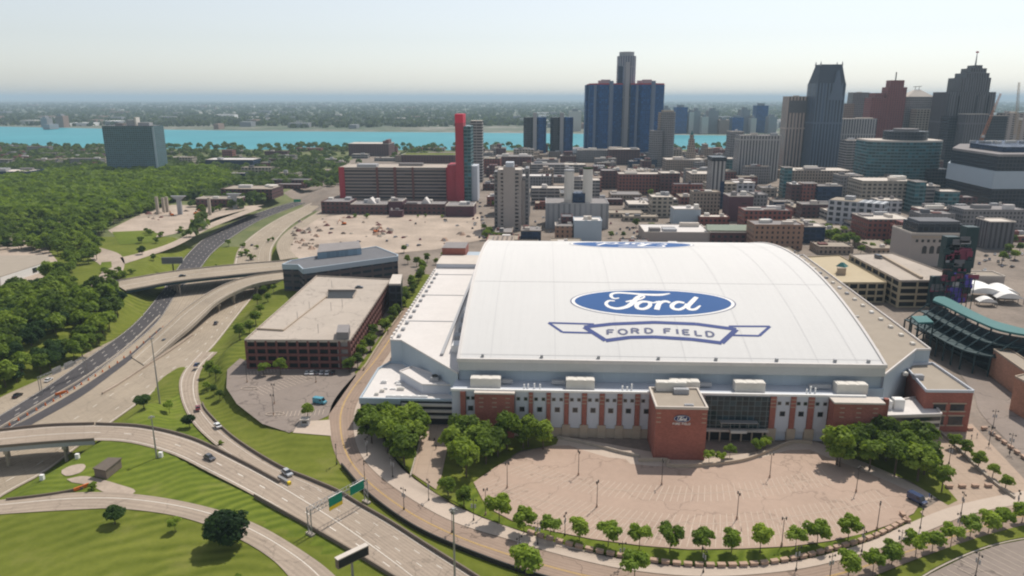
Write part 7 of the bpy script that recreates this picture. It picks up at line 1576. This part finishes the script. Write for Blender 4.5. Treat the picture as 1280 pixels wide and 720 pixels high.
# crash cushion, barrels, work-site clutter
q = G(355, 602); cc = tag(empty('crash_cushion', (q.x, q.y, .1), math.atan2(-10, 12)), 'yellow and black crash cushion where the two roads join', 'crash cushion')
for k in range(6): MB().box(k * 1.1 - 3, k * 1.1 - 2.0, -.45, .45, 0, 1.0).build('bay', M['steel'] if k < 5 else M['yellow_sign'], cc)
for (x0, y0), (x1, y1), k in (((215, 402), (150, 452), 9), ((140, 458), (70, 500), 9), ((60, 505), (15, 530), 5)):
    for i in range(k):
        q = G(x0 + (x1 - x0) * i / (k - 1) - 3, y0 + (y1 - y0) * i / (k - 1) + 2, FZ); o = MB(); o.cyl(0, 0, 0, .1, .45, n=8); o.cyl(0, 0, .1, 1.05, .3, .24, 8); o = o.build('traffic_drum', M['orange']); o.location = (q.x, q.y, FZ + .2); tag(o, 'orange traffic drum along the dark asphalt lanes', 'traffic drum', 'traffic drums along the freeway')
ob = tag(MB().box(-2.2, 2.2, -.2, .2, 0, 1.0).build('orange_barrier', M['orange']), 'orange water barrier beside the dark lanes', 'barrier'); q = G(76, 493, FZ); ob.location = (q.x, q.y, FZ + .2); ob.rotation_euler = (0, 0, .9)
o = tag(copy_tree(ob), 'orange water barrier at the top end of the low guard rail', 'barrier'); q = G(102, 611); o.location = (q.x, q.y, .1)
for i in range(110):
    px, py = r2.choice(((r2.uniform(372, 590), r2.uniform(272, 310)), (r2.uniform(365, 400), r2.uniform(285, 312)), (r2.uniform(462, 490), r2.uniform(284, 294)), (r2.uniform(185, 270), r2.uniform(264, 276)))); q = G(px, py); w = r2.uniform(1, 4.5); b = MB()
    n = 7; lo = [Vector((math.cos(6.28 * k / n) * w * r2.uniform(.7, 1.2), math.sin(6.28 * k / n) * w * r2.uniform(.5, .9), 0)) for k in range(n)]; b.hexa(lo, [v * r2.uniform(.2, .5) + Vector((0, 0, w * r2.uniform(.3, .7))) for v in lo])
    o = b.build('rubble_heap', r2.choice((M['dirt'], M['bronze'], M['block'], M['brickdark'], M['barrier']))); o.location = (q.x, q.y, .05); tag(o, 'heap of rubble and material on the pale building site', 'rubble heap', 'rubble heaps on the building sites')
def excavator(px, py, rz, label):
    q = G(px, py); e = tag(empty('excavator', (q.x, q.y, .1), rz), label, 'excavator')
    for s in (-1, 1): MB().box(-2.2, 2.2, s * 1.2 - .35, s * 1.2 + .35, 0, .9).build('track', M['black'], e)
    MB().box(-1.9, 1.5, -1.3, 1.3, 1.0, 2.3).build('body', M['orange'], e); MB().box(.1, 1.5, .1, 1.2, 2.32, 3.4).build('cab', M['glass'], e); b = MB(); b.tube((1.4, -.3, 1.8), (4.5, -.3, 5), .3, .25); b.tube((4.5, -.3, 5), (6.5, -.3, 1.6), .22, .18); b.build('boom', M['orange'], e); MB().box(6.0, 7.0, -.9, .3, .8, 1.7).build('bucket', M['steel'], e)
excavator(470, 291, .4, 'orange excavator among dark heaps in the middle of the big site'); excavator(245, 268, 1.2, 'orange excavator between the bridge piers'); excavator(215, 270, 2.4, 'orange excavator at the left bridge piers'); excavator(430, 281, 3.0, 'orange excavator on the left of the big site')
# people (each one continuous skinned body)
def person(px, py, shirt, rz, label):
    q = G(px, py); root = tag(empty('person', (q.x, q.y, .13), rz), label, 'person')
    J = [(0, 0, .95), (0, 0, 1.2), (0, 0, 1.45), (0, .01, 1.56), (0, .02, 1.68), (.1, 0, .9), (.11, .06, .5), (.11, .0, .08), (.11, .14, .03), (-.1, 0, .9), (-.11, -.1, .5), (-.11, -.22, .1), (-.11, -.08, .04), (.19, 0, 1.42), (.25, -.04, 1.14), (.27, .06, .9), (-.19, 0, 1.42), (-.25, .05, 1.14), (-.26, .16, .92)]
    E = [(0, 1), (1, 2), (2, 3), (3, 4), (0, 5), (5, 6), (6, 7), (7, 8), (0, 9), (9, 10), (10, 11), (11, 12), (2, 13), (13, 14), (14, 15), (2, 16), (16, 17), (17, 18)]
    rad = [.15, .15, .16, .06, .11, .1, .075, .05, .045, .1, .075, .05, .045, .07, .05, .04, .07, .05, .04]
    b = MB()
    for i, k in E: b.tube(J[i], J[k], rad[i], rad[k], 6)
    me = bpy.data.meshes.new('body'); me.from_pydata(J, E, []); o = bpy.data.objects.new('body', me); COL.objects.link(o); o.parent = root; me.materials.append(shirt)
    md = o.modifiers.new('Skin', 'SKIN')
    for v, r in zip(me.skin_vertices[0].data, rad): v.radius = (r, r)
    me.skin_vertices[0].data[0].use_root = True
    o.modifiers.new('Sub', 'SUBSURF').levels = 1
    MB().cyl(0, .02, 1.68, 1.80, .115, .06, 8).build('hair', M['bark'], root); MB().hexa([Vector((-.17, -.1, .88)), Vector((.17, -.1, .88)), Vector((.17, .1, .88)), Vector((-.17, .1, .88))], [Vector((-.22, -.14, 1.47)), Vector((.22, -.14, 1.47)), Vector((.22, .14, 1.47)), Vector((-.22, .14, 1.47))]).build('jacket', shirt, root)
Msh = [plain('blue_cloth', (.05, .12, .4), .9, .1), plain('dark_cloth', (.03, .03, .04), .9, .1), plain('pale_cloth', (.5, .45, .4), .9, .1)]
person(545, 562, Msh[1], .3, 'person in dark clothes walking up the entrance walk'); person(1161, 623, Msh[0], 1, 'person in blue walking past the van at the lot corner'); person(1163.5, 625, Msh[1], 2, 'person in dark clothes behind the one in blue'); person(1214, 549, Msh[1], .5, 'person in dark clothes on the right plaza, nearer the brick corner'); person(1221, 547, Msh[2], 1.5, 'person in pale clothes on the right plaza')
# small kiosks
q = G(382, 531); ks = tag(empty('guard_booth', (q.x, q.y, .1)), 'small grey booth at the exit of the small grey lot', 'booth'); MB().box(-1.4, 1.4, -1.2, 1.2, 0, 2.4).build('wall', M['hvacgrey'], ks); MB().box(-1.7, 1.7, -1.5, 1.5, 2.41, 2.65).build('roof', M['roofpale'], ks); MB().box(-.9, .9, -1.24, -1.205, 1.0, 2.0).build('window', M['glass'], ks)
q = G(412, 623); sgn = tag(empty('green_road_sign', (G(372, 258).x, G(372, 258).y, 0)), 'small green road sign over the far service road', 'sign'); MB().box(-4, 4, -.1, .1, 5, 8).build('sign_panel', M['green_sign'], sgn); MB().cyl(-3, .3, -1, 7.5, .2, n=6).build('post', M['steel'], sgn)

# ================================================================== air
hz_m = bpy.data.materials.new('haze_air'); hz_m.use_nodes = True; t = hz_m.node_tree; t.nodes.remove(t.nodes['Principled BSDF'])
vol = t.nodes.new('ShaderNodeVolumePrincipled'); vol.inputs['Color'].default_value = (0.66, 0.86, 1.0, 1); vol.inputs['Density'].default_value = 7.5e-5; vol.inputs['Anisotropy'].default_value = 0.0
t.links.new(vol.outputs[0], t.nodes['Material Output'].inputs['Volume'])
hz = MB().box(-95000, 95000, -600, 63000, -11.0, 216).build('haze', hz_m); hz['kind'] = 'stuff'
